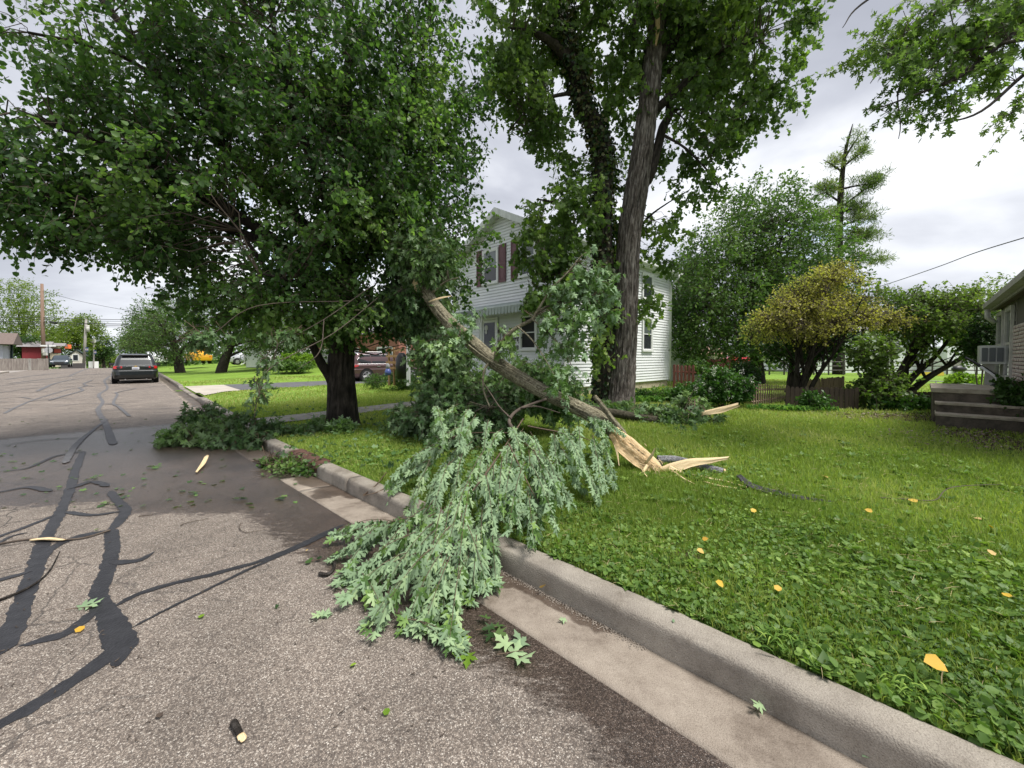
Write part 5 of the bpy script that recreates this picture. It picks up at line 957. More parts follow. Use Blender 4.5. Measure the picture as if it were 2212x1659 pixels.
# ================================================================== CARS
m_tyre = M('tyre_rubber', (.012, .012, .012), rough=.85); m_arch = M('wheel_well', (.004, .004, .004), rough=1)
m_alloy = M('alloy_rim', (.42, .42, .43), rough=.4, metal=.8); m_chrome = M('chrome', (.5, .5, .51), rough=.3, metal=1)
m_cgl = glassmat('car_glass', (.012, .014, .016), .03); m_trimb = M('black_car_plastic', (.014, .014, .015), rough=.6)
m_tail = M('red_tail_lamp', (.45, .012, .015), rough=.15, coat=.6); m_head = M('head_lamp', (.55, .57, .6), rough=.1, coat=.5); m_plate = M('plate_white', (.62, .63, .66), rough=.5)
m_gold = M('gold_emblem', (.65, .42, .06), rough=.3, metal=.6); m_plt = M('plate_print', (.12, .14, .25), rough=.6)
def paint(name, c, metal=.3): return M(name, c, rough=.32, metal=metal, coat=.8)
def car(name, label, loc, rz, body, Lc=5.1, W=1.96, Ht=1.78, style='suv', cat='car', group=None, detail=True, belt=1.06, rear_glass=True):
    r = empty(name, loc, label, cat, group, rz); hw = W/2
    #   z, half width, y rear, y front, corner radius
    if style == 'suv': rows = [(.24, hw-.12, .22, Lc-.25, .25), (.34, hw-.03, .05, Lc-.06, .3), (.52, hw-.01, .0, Lc, .32), (.74, hw, .02, Lc-.02, .30), (.80, hw-.02, .07, Lc-.05, .28), (.98, hw-.015, .07, Lc-.16, .26), (belt, hw-.05, .10, Lc-.32, .26), (belt+.05, hw-.10, .14, Lc-1.35, .22), (belt+.35, hw-.17, .27, Lc-1.80, .2), (Ht-.13, hw-.25, .40, Lc-2.20, .2), (Ht-.05, hw-.31, .36, Lc-2.45, .22), (Ht, hw-.45, .62, Lc-2.8, .25)]
    elif style == 'sedan': rows = [(.22, hw-.12, .22, Lc-.25, .25), (.34, hw-.03, .05, Lc-.06, .3), (.5, hw-.01, .0, Lc, .32), (.72, hw, .04, Lc-.05, .3), (belt-.1, hw-.04, .1, Lc-.35, .28), (belt-.04, hw-.12, .75, Lc-1.45, .22), (belt+.2, hw-.2, 1.15, Lc-1.85, .2), (Ht-.06, hw-.3, 1.6, Lc-2.3, .22), (Ht, hw-.42, 1.9, Lc-2.6, .25)]
    else: rows = [(.3, hw-.12, .12, Lc-.25, .12), (.42, hw-.03, .02, Lc-.06, .2), (.7, hw-.01, .0, Lc, .2), (belt, hw-.02, .02, Lc-.15, .18), (belt+.04, hw-.06, 1.9, Lc-1.4, .18), (belt+.35, hw-.14, 2.0, Lc-1.7, .18), (Ht-.06, hw-.22, 2.1, Lc-2.1, .2), (Ht, hw-.34, 2.3, Lc-2.4, .22)]
    NR = 40
    def ring(row):
        z, h, yr, yf, cr = row; pts = []; cr = min(cr, h*.9)
        for (cx, cy, a0) in ((h-cr, yf-cr, 0), (-h+cr, yf-cr, 90), (-h+cr, yr+cr, 180), (h-cr, yr+cr, 270)):
            for k in range(10): a = R(a0+k*10); pts.append((cx+cr*math.cos(a)*(1 if True else 1), cy+cr*math.sin(a), z))
        return pts
    V = []; F = []
    for q, row in enumerate(rows): V += ring(row)
    for q in range(len(rows)-1):
        for i in range(NR): j = (i+1) % NR; F.append((q*NR+i, q*NR+j, (q+1)*NR+j, (q+1)*NR+i))
    F.append(tuple(range(NR))[::-1]); F.append(tuple((len(rows)-1)*NR+i for i in range(NR)))
    mb = MB(); mb.v = V; mb.f = F; mb.m = [0]*len(F); mb.build('body', body, r, smooth=False, world=False)
    zs = [a[0] for a in rows]; ip = lambda z, k: float(np.interp(z, zs, [a[k] for a in rows]))
    side = lambda s, y, z, o=.006: (s*(ip(z, 1)+o), y, z)
    rear = lambda x, z, o=.006: (x, ip(z, 2)-o+max(0, abs(x)-ip(z, 1)+.3)**2*.6, z)
    front = lambda x, z, o=.006: (x, ip(z, 3)+o-max(0, abs(x)-ip(z, 1)+.3)**2*.6, z)
    def patch(nm, fn, pts, mat, parent=r, dy=None):
        bm = bmesh.new(); vs = [bm.verts.new(fn(a, b)) for a, b in pts]; bm.faces.new(vs); me = bpy.data.meshes.new(nm)
        if dy: bmesh.ops.solidify(bm, geom=bm.faces[:], thickness=dy)
        bm.normal_update()
        for f_ in bm.faces:
            if f_.normal.dot(f_.calc_center_median()-Vector((0, Lc/2, 1.0))) < 0: f_.normal_flip()
        bm.to_mesh(me); bm.free(); me.materials.append(mat); return link(bpy.data.objects.new(nm, me), parent)
    zt_ = Ht-.14 if style != 'sedan' else Ht-.09; zb_ = belt+.06
    yr0, yf0 = ip(zb_, 2), ip(zb_, 3); yr1, yf1 = ip(zt_, 2), ip(zt_, 3)
    for s in (-1, 1):
        cuts = [.0, .30, .62, 1.0] if style == 'suv' else ([.02, .5, .98] if style == 'sedan' else [.05, .5, .95])
        for a, b in zip(cuts[:-1], cuts[1:]):
            y = lambda q, z0_, z1_: z0_+(z1_-z0_)*q
            g = .035; b0 = yr0+.28; f0 = yf0-.12; b1 = yr1+.30; f1 = yf1-.02
            P4 = [(b0+(f0-b0)*a+g, zb_), (b0+(f0-b0)*b-g, zb_), (b1+(f1-b1)*b-g, zt_), (b1+(f1-b1)*a+g, zt_)]
            if style == 'suv' and a == 0: P4 = [(P4[0][0]+.22, zb_), P4[1], P4[2], (P4[3][0]+.06, zt_), (P4[0][0]+.02, (zb_+zt_)/2-.05)]
            patch('side_window', lambda yy, z: side(s, yy, z), P4, m_cgl)
        if detail:
            mb = MB(); mb.tube([side(s, yr0+.3, zb_-.03, .01), side(s, (yr0+yf0)/2, zb_-.035, .012), side(s, yf0-.05, zb_-.03, .01)], .012, 5); mb.tube([side(s, yr0+.5, zb_-.03, .01), side(s, yr0+.30, (zb_+zt_)/2-.04, .01), side(s, yr1+.36, zt_+.015, .01), side(s, yf1-.1, zt_+.02, .01)], .012, 5); mb.build('window_chrome', m_chrome, r, world=False)
            mb = MB(); mb.tube([(s*(hw-.33), .75, Ht-.0), (s*(hw-.33), .95, Ht+.05), (s*(hw-.33), 2.6, Ht+.05), (s*(hw-.33), 2.85, Ht-.0)], .02, 6); mb.build('roof_rail', m_alloy, r, world=False)
        mb = MB(); mb.cbox((s*(hw+.10), Lc-1.75, belt+.05), (.22, .12, .16)); mb.build('side_mirror', m_trimb if detail else body, r, world=False, bevel=.02)
        for yw in (.98, Lc-.95):
            wr = .365 if style != 'sedan' else .32
            mb = MB(); mb.cyl((s*(hw-.10), yw, wr+.02), (s, 0, 0), wr+.075, .215, 28); mb.build('wheel_arch', m_arch, r, world=False)
            mb = MB(); mb.cyl((s*(hw-.09), yw, wr), (s, 0, 0), wr, .235, 28); w_ = mb.build('wheel', m_tyre, r, world=False)
            mb = MB(); c = (s*(hw+.03), yw, wr); mb.cyl(c, (s, 0, 0), .05, .03, 10)
            if detail:
                for k in range(10): a = k*R(36)+R(7)*(1 if k % 2 else -1); mb.tube([(c[0], yw+.04*math.cos(a), wr+.04*math.sin(a)), (c[0]+.0, yw+(wr-.12)*math.cos(a), wr+(wr-.12)*math.sin(a))], .022, 4)
                mb.tube([(c[0]-.01, yw+(wr-.11)*math.cos(R(t)), wr+(wr-.11)*math.sin(R(t))) for t in range(0, 361, 15)], .018, 5, cap=False)
            else: mb.cyl(c, (s, 0, 0), wr-.12, .012, 16)
            mb.build('rim', m_alloy, w_, world=False)
        if style == 'suv': patch('tail_lamp', lambda x, z: rear(x, z, .012), [(s*(hw-.42), .93), (s*(hw-.07), .88), (s*(hw-.04), 1.0), (s*(hw-.12), 1.05), (s*(hw-.42), 1.03)], m_tail); patch('side_tail_lamp', lambda yy, z: side(s, yy, z, .01), [(.22, .90), (.45, .95), (.50, 1.03), (.28, 1.05)], m_tail)
        else: patch('tail_lamp', lambda x, z: rear(x, z, .012), [(s*(hw-.35), .72), (s*(hw-.1), .72), (s*(hw-.12), .86), (s*(hw-.35), .86)], m_tail)
        patch('head_lamp', lambda x, z: front(x, z, .012), [(s*(hw-.42), .72), (s*(hw-.12), .76), (s*(hw-.16), .88), (s*(hw-.42), .84)], m_head)
    if rear_glass: patch('rear_window', lambda x, z: rear(x, z, .008), [(-(hw-.20), zb_-.0), (hw-.20, zb_-.0), (hw-.33, zt_-.02), (-(hw-.33), zt_-.02)], m_cgl)
    patch('windscreen', lambda x, z: front(x, z, .008), [(-(hw-.18), zb_), (hw-.18, zb_), (hw-.30, zt_), (-(hw-.30), zt_)], m_cgl)
    patch('grille', lambda x, z: front(x, z, .015), [(-.5, .5), (.5, .5), (.55, .76), (-.55, .76)], m_trimb)
    patch('front_bumper', lambda x, z: front(x, z, .012), [(-(hw-.15), .30), (hw-.15, .30), (hw-.2, .46), (-(hw-.2), .46)], m_trimb)
    if detail:
        patch('rear_bumper', lambda x, z: rear(x, z, .012), [(-(hw-.12), .28), (hw-.12, .28), (hw-.12, .50), (-(hw-.12), .50)], m_trimb)
        lp = patch('licence_plate', lambda x, z: rear(x, z, .03), [(-.155, .835), (.155, .835), (.155, .985), (-.155, .985)], m_plate)
        mb = MB(); mb.box(-.40, .40, .055, .075, 1.01, 1.05); mb.build('chrome_strip', m_chrome, r, world=False)
        mb = MB(); mb.box(-hw+.42, hw-.42, ip(Ht-.1, 2)-.14, ip(Ht-.1, 2)+.1, Ht-.10, Ht-.05); mb.build('roof_spoiler', m_trimb, r, world=False)
        mb = MB(); mb.tube([(-.02, .22, belt+.09), (-.3, .24, belt+.14), (-.32, .25, belt+.13)], .012, 5); mb.build('rear_wiper', m_trimb, r, world=False)
        mb = MB(); mb.tube([(-.45, .03, .26), (-.45, .13, .26)], .035, 8); mb.tube([(.45, .03, .26), (.45, .13, .26)], .035, 8); mb.build('exhaust_tip', m_chrome, r, world=False)
        for y_ in (1.75, 2.85):
            for s in (-1, 1): mb = MB(); mb.cbox((s*(ip(.96, 1)+.02), y_, .93), (.025, .2, .035)); mb.build('door_handle', m_chrome, r, world=False)
        for s in (-1, 1):
            mb = MB()
            for y_ in (1.52, 2.5, 3.55): mb.tube([side(s, y_, .36, .002), side(s, y_, .7, .002), side(s, y_+.03, zb_-.05, .002)], .004, 4)
            mb.build('door_seam', m_trimb, r, world=False); mb = MB(); mb.prism([(s*(hw-.04), 1.35, .24), (s*(hw+.005), 1.35, .24), (s*(hw+.005), 1.35, .36), (s*(hw-.04), 1.35, .36)], np.array((0, Lc-2.75, 0))); mb.build('sill_cladding', m_trimb, r, world=False)
    return r
RZ_AWAY = math.atan2(-DV[0], DV[1]); RZ_W = math.atan2(-VV[0], VV[1])
bs = car('parked_suv', 'black SUV seen from behind, parked at the curb of the far street', U(32.1, .03, 0), RZ_AWAY, paint('black_paint', (.006, .009, .010), .1), 5.15, 1.98, 1.76)
# gold cross emblem, plate print
mb = MB(); mb.box(-.085, .085, .045, .052, 1.015, 1.045); mb.box(-.035, .035, .043, .050, 1.0, 1.06); mb.build('gold_bow_tie_emblem', m_gold, bs, world=False)
mb = MB()
for k in range(7): q = -.12+k*.035; mb.box(q, q+.02, .018, .021, .89, .935)
mb.build('plate_characters', m_plt, bs, world=False)
mb = MB()
for k in range(8): q = -.72+k*.042; mb.box(q, q+.026, .052, .056, .76, .785)
mb.build('model_badge_letters', m_chrome, bs, world=False)
car('parked_suv', 'dark maroon-brown SUV parked in the driveway, seen from its side behind the dark trunk', U(24.45, 9.25, .06), RZ_W, paint('maroon_brown_paint', (.075, .038, .040), .35), 4.95, 1.92, 1.78)
def far_car(label, x, D, rz, c, style='sedan', name='parked_car', Ht=1.45, L_=4.6, z=None, cat='car', W=1.85, belt=.98):
    P = ground_at(x, 790, D, z); return car(name, label, P, rz, paint('paint_'+name+str(x), c), L_, W, Ht, style, cat=cat, detail=False, belt=belt)
P = at(128, 790, 59)
car('parked_suv', 'dark blue-grey SUV facing the street beside the red barn', [P[0]-.692*5, P[1]+.722*5, .12], RZ_AWAY+math.pi, paint('slate_paint', (.03, .045, .06), .3), 5.0, 2.0, 1.78, detail=False)
far_car('yellow and black truck on the far lawn, half hidden by leaves', 440, 46, RZ_AWAY+.15, (.75, .38, .02), 'pickup', 'parked_truck', 1.75, 4.4, cat='truck', z=.85)
far_car('silver sedan parked just right of the yellow truck', 487, 44, RZ_W, (.42, .43, .44), z=.75)
far_car('white-silver sedan behind leaves left of the white downspout', 520, 44, RZ_W+.3, (.6, .62, .64), z=.75)
far_car('white pickup far down the street beyond the black SUV', 345, 52, RZ_AWAY+.2, (.72, .74, .75), 'pickup', 'parked_truck', 1.8, 5.2, cat='truck', z=.6, belt=1.1)
far_car('red car on the far street behind the red fence panel', 1556, 52, R(-95), (.5, .02, .025), z=.55, Ht=1.5)
far_car('white car far behind the big green tree', 1650, 54, R(-90), (.7, .7, .7), z=.5)
far_car('small dark car far down on the left beyond the dark SUV', 168, 88, RZ_AWAY+math.pi, (.10, .12, .15), z=-.5, Ht=1.4)
# ================================================================== FAR BUILDINGS
def onw(x, y, w):
    r = ray(x, y); t = w/(r[0]*VV[0]+r[1]*VV[1]); P = r*t+[0, 0, H]; return uw(P)[0], P[2]
m_brk = M('red_brick', (.24, .10, .07), (.36, .17, .12), 22, rough=.9); m_sil2 = M('stone_sill', (.5, .42, .32), rough=.9)
bh = empty('brick_house', U(34, 14.2, 0), 'red brick house with white windows behind the maroon-brown SUV', 'house')
mb = MB(U); mb.box(27, 46, 14.2, 22, -.2, 3.6); mb.build('wall', m_brk, bh); mb = MB(U); mb.prism([(26.6, 13.8, 3.5), (26.6, 18.1, 6.2), (26.6, 22.4, 3.5)], np.array((19.8, 0, 0))); mb.build('roof', m_roofg, bh)
for (x0, x1) in ((744, 776), (815, 850), (690, 715)):
    a1, zb2 = onw(x0, 757, 14.2); a0, _ = onw(x1, 757, 14.2); zt2 = zb2+1.35
    w_ = window(bh, 'w', 14.19, a0+.12, a1-.12, .98, 2.3, m_cglass, name='window'); mb = MB(U); mb.box(a0-.1, a1+.1, 14.08, 14.19, .78, .89); mb.build('sill', m_sil2, w_)
wh = empty('white_far_house', U(44, 22, .6), 'small white house with a downspout at the end of the far lawn', 'house')
a = at(531, 775, 38); b = at(578, 775, 37); mb = MB(); mb.prism([(a[0], a[1], .6), (b[0], b[1], .6), (b[0], b[1], 3.4), (a[0], a[1], 3.4)], np.array((2, 6, 0))); mb.build('wall', m_sid, wh)
mb = MB(); mb.prism([(a[0]-.4, a[1]-.4, 3.4), (b[0]+.4, b[1]-.4, 3.4), (b[0]+1.2, b[1]+3, 4.9), (a[0]+1.2, a[1]+3, 4.9)], np.array((0, 0, .12))); mb.build('roof', m_roofg, wh)
mb = MB(); mb.tube([(a[0]-.05, a[1]-.1, 3.3), (a[0]-.05, a[1]-.1, 1.0), (a[0]-.25, a[1]-.35, .85)], .07, 8); mb.build('downspout', m_trim, wh)
def pbox(x0, x1, D, z0, z1, dep, parent, name, mat, D1=None):
    a = at(x0, 780, D); b = at(x1, 780, D1 or D); d_ = unit(np.array([b[1]-a[1], -(b[0]-a[0]), 0.])); d_ = -d_ if d_[1] < 0 else d_
    mb = MB(); mb.prism([(a[0], a[1], z0), (b[0], b[1], z0), (b[0], b[1], z1), (a[0], a[1], z1)], d_*dep); return mb.build(name, mat, parent), a, b, d_
def pboxu(x0, x1, D, z0, z1, dep, parent, name, mat):
    u0 = uw(at(x0, 780, D))[0]
    def ww(x, u):
        X = (x-1106)/FOC; return (-(X*DV[1]-DV[0])*u)/(X*VV[1]-VV[0])
    w0, w1 = ww(x0, u0), ww(x1, u0+dep); mb = MB(U); mb.box(u0, u0+dep, min(w0, w1), max(w0, w1), z0, z1); return mb.build(name, mat, parent), u0, w0, w1
def proofu(u0, w0, w1, z, rise, dep, parent, mat, oh=.4):
    mb = MB(U); a, b = min(w0, w1)-oh, max(w0, w1)+oh; mb.prism([(u0-oh, a, z), (u0+dep/2, a, z+rise), (u0+dep+oh, a, z)], np.array((0, b-a, 0))); return mb.build('roof', mat, parent)
def proof(a, b, d_, z, rise, dep, parent, mat, oh=.3, name='roof'):
    a = np.array([a[0], a[1], z]); b = np.array([b[0], b[1], z]); e = unit(b-a)*oh
    mb = MB(); q = [a-e-d_*oh, a-e+d_*(dep/2)+[0, 0, rise], a-e+d_*(dep+oh)]; mb.prism(q, (b-a)+2*e); return mb.build(name, mat, parent)
def zat(y, D): return 1.55-(y-772)*D/FOC
m_lav = M('lavender_siding', (.42, .42, .50), (.5, .5, .58), 2, rough=.7); m_broof = M('brown_roof', (.12, .09, .08), (.18, .14, .12), 9, rough=.95)
lh = empty('left_house', at(5, 790, 50), 'low house with pale lavender walls and brown roof at the far left edge', 'house')
_, u0, w0, w1 = pboxu(-90, 22, 47, 0, zat(746, 50), 4, lh, 'wall', m_lav); proofu(u0, w0, w1, zat(744, 50), 1.5, 4, lh, m_broof, 1.0)
for q in (1.0, 2.4): mb = MB(U); mb.box(u0-.05, u0+.02, w1-q-.5, w1-q+.5, 1.5, 2.7); mb.build('window', m_cglass, lh)
m_barn = M('barn_red', (.16, .012, .018), (.22, .02, .028), 4, rough=.7, stretch=(6, 6, .2))
rb = empty('red_barn', at(80, 790, 66), 'long dark red barn behind the utility pole', 'barn'); _, u0, w0, w1 = pboxu(48, 112, 60, 0, zat(750, 63), 5, rb, 'wall', m_barn); proofu(u0, w0, w1, zat(750, 63), .9, 5, rb, m_roofg, .5)
cr_ = empty('cream_shop', at(122, 790, 64), 'small cream coloured shop with a red notice board beside the red barn', 'shop'); _, u0, w0, w1 = pboxu(108, 131, 63, 0, zat(748, 65), 3, cr_, 'wall', M('cream_wall', (.62, .58, .42), rough=.8)); proofu(u0, w0, w1, zat(748, 65), .5, 3, cr_, m_roofg, .8)
wc_ = (w0+w1)/2; mb = MB(U); mb.box(u0-.08, u0, wc_-.1, wc_+.9, 2.2, 3.0); mb.build('notice_board', M('notice_frame', (.08, .05, .04), rough=.7), cr_); mb = MB(U); mb.box(u0-.12, u0-.08, wc_+.05, wc_+.75, 2.3, 2.9); mb.build('red_notice', M('notice_red', (.5, .1, .06), rough=.7), cr_)
sh = empty('white_gable_shed', at(165, 790, 80), 'white gabled shed with a small dark window beside the grey utility pole', 'shed')
u0 = uw(at(149, 780, 78))[0]
def ww_(x, u): X = (x-1106)/FOC; return (-(X*DV[1]-DV[0])*u)/(X*VV[1]-VV[0])
w0 = ww_(149, u0); w1 = ww_(181, u0); wm = (w0+w1)/2; mb = MB(U); mb.prism([(u0, w0, -.8), (u0, w1, -.8), (u0, w1, zat(769, 80)), (u0, wm, zat(757, 80)), (u0, w0, zat(769, 80))], np.array((5, 0, 0))); mb.build('wall', M('cream_white_wall', (.70, .66, .58), rough=.8), sh)
mb = MB(U)
for s_, q in ((-1, w0), (1, w1)): mb.prism([(u0-.3, wm, zat(756.8, 80)), (u0-.3, q+s_*.4, zat(769.8, 80)), (u0-.3, q+s_*.4, zat(768, 80)), (u0-.3, wm, zat(755, 80))], np.array((5.6, 0, 0)))
mb.build('roof', M('dark_green_roof', (.02, .035, .03), rough=.8), sh); mb = MB(U); mb.box(u0-.08, u0, wm-.55, wm+.35, .85, 2.15); w_ = mb.build('window', m_trim, sh); mb = MB(U); mb.box(u0-.1, u0-.08, wm-.42, wm+.22, .95, 2.05); mb.build('pane', m_glass, w_)
pboxu(131, 148, 84, -.8, zat(771, 86), 2, empty('grey_low_building', at(140, 790, 86), 'low grey building between the cream shop and the white shed', 'building'), 'wall', M('grey_wall', (.35, .37, .38), rough=.8))
pboxu(131, 184, 74, -.6, zat(784.8, 74), .15, empty('dark_low_wall', at(150, 790, 84), 'low dark wall running in front of the white gabled shed', 'wall'), 'wall_panel', M('dark_wall', (.06, .055, .055), rough=.8))
wfz = empty('white_panel_fence', at(203, 790, 95), 'white solid panel fence beyond the shed at the crest of the road', 'fence')
for x0, x1 in ((191, 201), (203, 213)): pboxu(x0, x1, 92, -1.2, zat(780.5, 95), .1, wfz, 'panel', m_trim)
m_gfence = M('grey_board_fence', (.16, .135, .12), (.28, .25, .22), 3, rough=.9, stretch=(3, 3, .3))
gf = empty('grey_board_fence', at(50, 792, 57), 'weathered grey board fence along the sidewalk in front of the red barn', 'fence')
uf = 74.0
for k in range(17):
    x0 = -2+k*6.3; w0 = ww_(x0, uf); w1 = ww_(x0+6.0, uf); mb = MB(U); mb.box(uf, uf+.06, min(w0, w1), max(w0, w1), .0, zat(774.5+random.uniform(-.5, .5), U(uf, w0)[1])); mb.build('board', m_greyw if 60 < x0 < 66 else m_gfence, gf)
m_pole = M('utility_pole_wood', (.17, .11, .08), (.30, .20, .15), 4, rough=.95, stretch=(3, 3, .12)); m_pole2 = M('grey_pole_wood', (.25, .23, .21), (.36, .34, .32), 4, rough=.9, stretch=(3, 3, .12)); m_wire = M('cable_black', (.02, .02, .022), rough=.6)
up = empty('utility_pole', ground_at(94, 790, 60), 'thick brown wooden utility pole at far left between red barn and road', 'pole')
mb = MB(); mb.tube([at(95, 793, 60), at(92, 700, 60), at(90.5, 613, 60)], [.26, .22, .17], 14); mb.build('pole_shaft', m_pole, up, smooth=True)
mb = MB(); mb.cbox(at(98, 764, 59.5), (.5, .3, .5)); mb.cbox(at(93, 758, 59.4), (.2, .2, .7)); mb.build('meter_box', m_oldt, up)
gp2 = empty('utility_pole', ground_at(183, 790, 78), 'grey utility pole with a banner beside the white gabled shed', 'pole')
mb = MB(); mb.tube([at(181, 790, 78), at(186, 690, 78)], [.24, .18], 10); mb.build('pole_shaft', m_pole2, gp2, smooth=True); mb = MB(); mb.tube([at(189, 706, 78)-[0, 0, 1.0], at(189, 706, 78)+[0, 0, .3]], .28, 10); mb.build('transformer', m_oldt, gp2, smooth=True)
m_ban = M('banner_pale', (.55, .57, .66), rough=.8); m_banb = M('banner_blue', (.06, .09, .22), rough=.8); m_banr = M('banner_red', (.5, .12, .12), rough=.8)
def banner(x, y, D, w, h, parent):
    for k, (mm, f0, f1) in enumerate(((m_banb, 0, .3), (m_ban, .3, .72), (m_banb, .72, 1))): pbox(x, x+w, D-.3-.01*k, zat(y+h*f1, D), zat(y+h*f0, D), .03, parent, 'banner_band', mm)
    pbox(x+w*.3, x+w*.6, D-.42, zat(y+h*.6, D), zat(y+h*.42, D), .03, parent, 'banner_mark', m_banr)
banner(185, 750.5, 78, 6, 9, gp2)
for lab, x, D, yt in [('slim light pole with a banner beyond the white shed', 202.5, 92, 738), ('thin dark wooden pole past the white panel fence', 219, 105, 745), ('thin distant pole with a small banner near the crest', 211, 115, 760), ('most distant thin pole at the crest of the road', 240, 150, 745)]:
    pz = empty('street_pole', at(x, 790, D), lab, 'pole'); mb = MB(); mb.tube([at(x, 792, D), at(x, yt, D)], .14 if D < 100 else .16, 6); mb.build('pole_shaft', m_pole2 if D < 100 else m_pole, pz)
    if x in (202.5, 211): banner(x+.6, yt+19 if x < 205 else yt+8, D, 5 if x < 205 else 3.5, 8 if x < 205 else 5, pz)
    if x == 202.5: mb = MB(); mb.cbox(at(201, 736, D), (.9, .4, .9)); mb.build('lamp_head', m_oldt, pz)
    if x == 240: mb = MB(); mb.tube([at(236, 748, D), at(244, 748, D)], .1, 4); mb.build('crossarm', m_pole, pz)
lpz = empty('lamp_post', at(25, 794, 52), 'dark green lamp post with a white name board at the far left sidewalk', 'lamp post'); mb = MB(); mb.tube([at(25, 794, 52), at(25, 790, 52), at(25, 788, 52), at(25, 726, 52)], [.4, .36, .13, .1], 10); mb.build('post_shaft', M('dark_green_metal', (.01, .03, .025), rough=.5), lpz, smooth=True)
pbox(19.5, 23.5, 51.9, zat(757, 52), zat(744, 52), .1, lpz, 'name_board', m_trim); mb = MB(); mb.tube([at(25, 745, 52), at(19, 745, 52)], .05, 5); mb.build('bracket', m_black, lpz); mb = MB(); mb.tube([at(25, 727, 52), at(25, 722, 52), at(25, 718, 52)], [.12, .3, .05], 8); mb.build('lantern', m_cglass, lpz)
ssn = empty('stop_sign', at(104.5, 790, 55), 'back of a grey octagonal stop sign on a green post beside the utility pole', 'sign')
c = at(104.5, 756.5, 55); fx = unit(np.array([VV[0], VV[1], 0])); pts = [tuple(c+fx*.42*math.cos(R(22.5+45*k))+np.array((0, 0, .42*math.sin(R(22.5+45*k))))) for k in range(8)]; mb = MB(); mb.prism(pts, np.array([DV[0], DV[1], 0])*.02); mb.build('sign_plate', M('sign_back_aluminium', (.42, .42, .44), rough=.5, metal=.2), ssn)
mb = MB(); q = c-np.array([DV[0], DV[1], 0])*.05; mb.tube([q*[1, 1, 0]+[0, 0, .1], q*[1, 1, 0]+[0, 0, zat(744, 55)]], .04, 6); mb.build('sign_post', bpy.data.materials['dark_green_metal'], ssn)
mb = MB(); q = np.array([c[0], c[1], zat(747, 55)]); mb.prism([tuple(q-fx*.7+[0, 0, -.1]), tuple(q+fx*.7+[0, 0, -.1]), tuple(q+fx*.7+[0, 0, .1]), tuple(q-fx*.7+[0, 0, .1])], np.array([DV[0], DV[1], 0])*.02); mb.build('street_name_blade', m_trim, ssn)
ws = empty('traffic_signal', at(147, 748, 70), 'orange hanging traffic signal over the street at left', 'traffic light'); mb = MB(); c = at(147, 749, 70); mb.cbox(c, (.7, .5, .75)); mb.build('housing', M('signal_orange', (.75, .16, .05), rough=.5), ws, bevel=.08)
mb = MB(); mb.tube([c+[0, 0, .35], c+[0, 0, .7]], .05, 5); mb.build('hanger', m_black, ws)
wc = [0]
def wire(lab, pts, r_, mat=None, name='power_line'):
    P = catmull(np.array(PL(pts)), 12); e = empty(name, P[0], lab, 'power line'); mb = MB(); mb.tube([tuple(p) for p in P], r_, 4); mb.build('cable', mat or m_wire, e, smooth=True)
wire('topmost thin wire leaving the utility pole toward the street trees', [(91, 628, 60), (170, 650, 58), (290, 673, 55), (420, 690, 50)], .022)
for lab, yy, rr in (('upper horizontal cable crossing the street', 686, .035), ('second horizontal cable crossing the street', 690, .022), ('third thick cable crossing the street', 695.5, .05), ('fourth thick cable crossing the street', 699, .035), ('lowest thin cable crossing the street', 702, .022)):
    wire(lab, [(-60, yy-1, 62), (91, yy, 60), (190, yy+3.2, 58), (300, yy+5, 55), (420, yy+5.5, 50)], rr)
wire('thick service cable running down behind the trees to the upper right', [(1800, 652, 30), (1862, 631, 26), (1940, 606, 22), (2030, 575, 18), (2110, 545, 15), (2240, 505, 12)], .018)
e = empty('cable_splice_box', at(112, 696, 59.5), 'black splice case and white tube on the cables right of the utility pole', 'cable box'); mb = MB(); mb.tube([at(108, 695.5, 59.5), at(121, 697.5, 59.2)], .16, 8); mb.build('black_case', m_black, e); mb = MB(); mb.tube([at(113, 702, 59.5), at(125, 702, 59.2)], .09, 8); mb.build('white_case', m_trim, e)
# right background: sheds, rail fence, far houses
hg = empty('white_garage', at(1465, 810, 22), 'white sided garage just behind the back corner of the white house', 'garage')
_, a, b, d_ = pbox(1430, 1482, 22.5, 0, zat(756, 22.5), 3, hg, 'wall', m_sid); mb = MB(); mb.tube([at(1482, 756, 22.3), at(1482, 815, 22.3)], .05, 6); mb.build('corner_downspout', M('dark_green_trim', (.03, .06, .05), rough=.5), hg)
mb = MB(); mb.prism([tuple(a+[0, 0, zat(756, 22.5)-a[2]]-d_*.4), tuple(b+[.5, 0, zat(756, 22.5)-b[2]]-d_*.4), tuple(b+[.5, 0, zat(752, 22.5)-b[2]]+d_*3), tuple(a+[0, 0, zat(752, 22.5)-a[2]]+d_*3)], np.array((0, 0, .08))); mb.build('roof', m_trim, hg)
fb = empty('tan_roof_house', at(1505, 790, 60), 'far house with a tan hip roof behind the white garage', 'house'); _, a, b, d_ = pbox(1488, 1560, 60, .3, zat(765, 60), 6, fb, 'wall', M('beige_wall', (.5, .46, .4), rough=.8)); proof(a, b, d_, zat(765, 60), 1.4, 6, fb, M('tan_roof', (.32, .21, .15), rough=.9), .6)
fw = empty('white_far_house', at(1900, 800, 34), 'long white house behind the slanting bare stems', 'house')
_, a, b, d_ = pbox(1760, 2035, 34, .0, zat(718, 34), 7, fw, 'wall', m_sid); proof(a, b, d_, zat(718, 34), 1.2, 7, fw, m_roofg, .4)
for x0 in (1800, 1856, 1925, 1990): w_, *_ = pbox(x0, x0+22, 33.9, zat(762, 34), zat(738, 34), .1, fw, 'window', m_trim); pbox(x0+2.5, x0+19.5, 33.78, zat(760, 34), zat(740, 34), .08, fw, 'pane', m_glass)
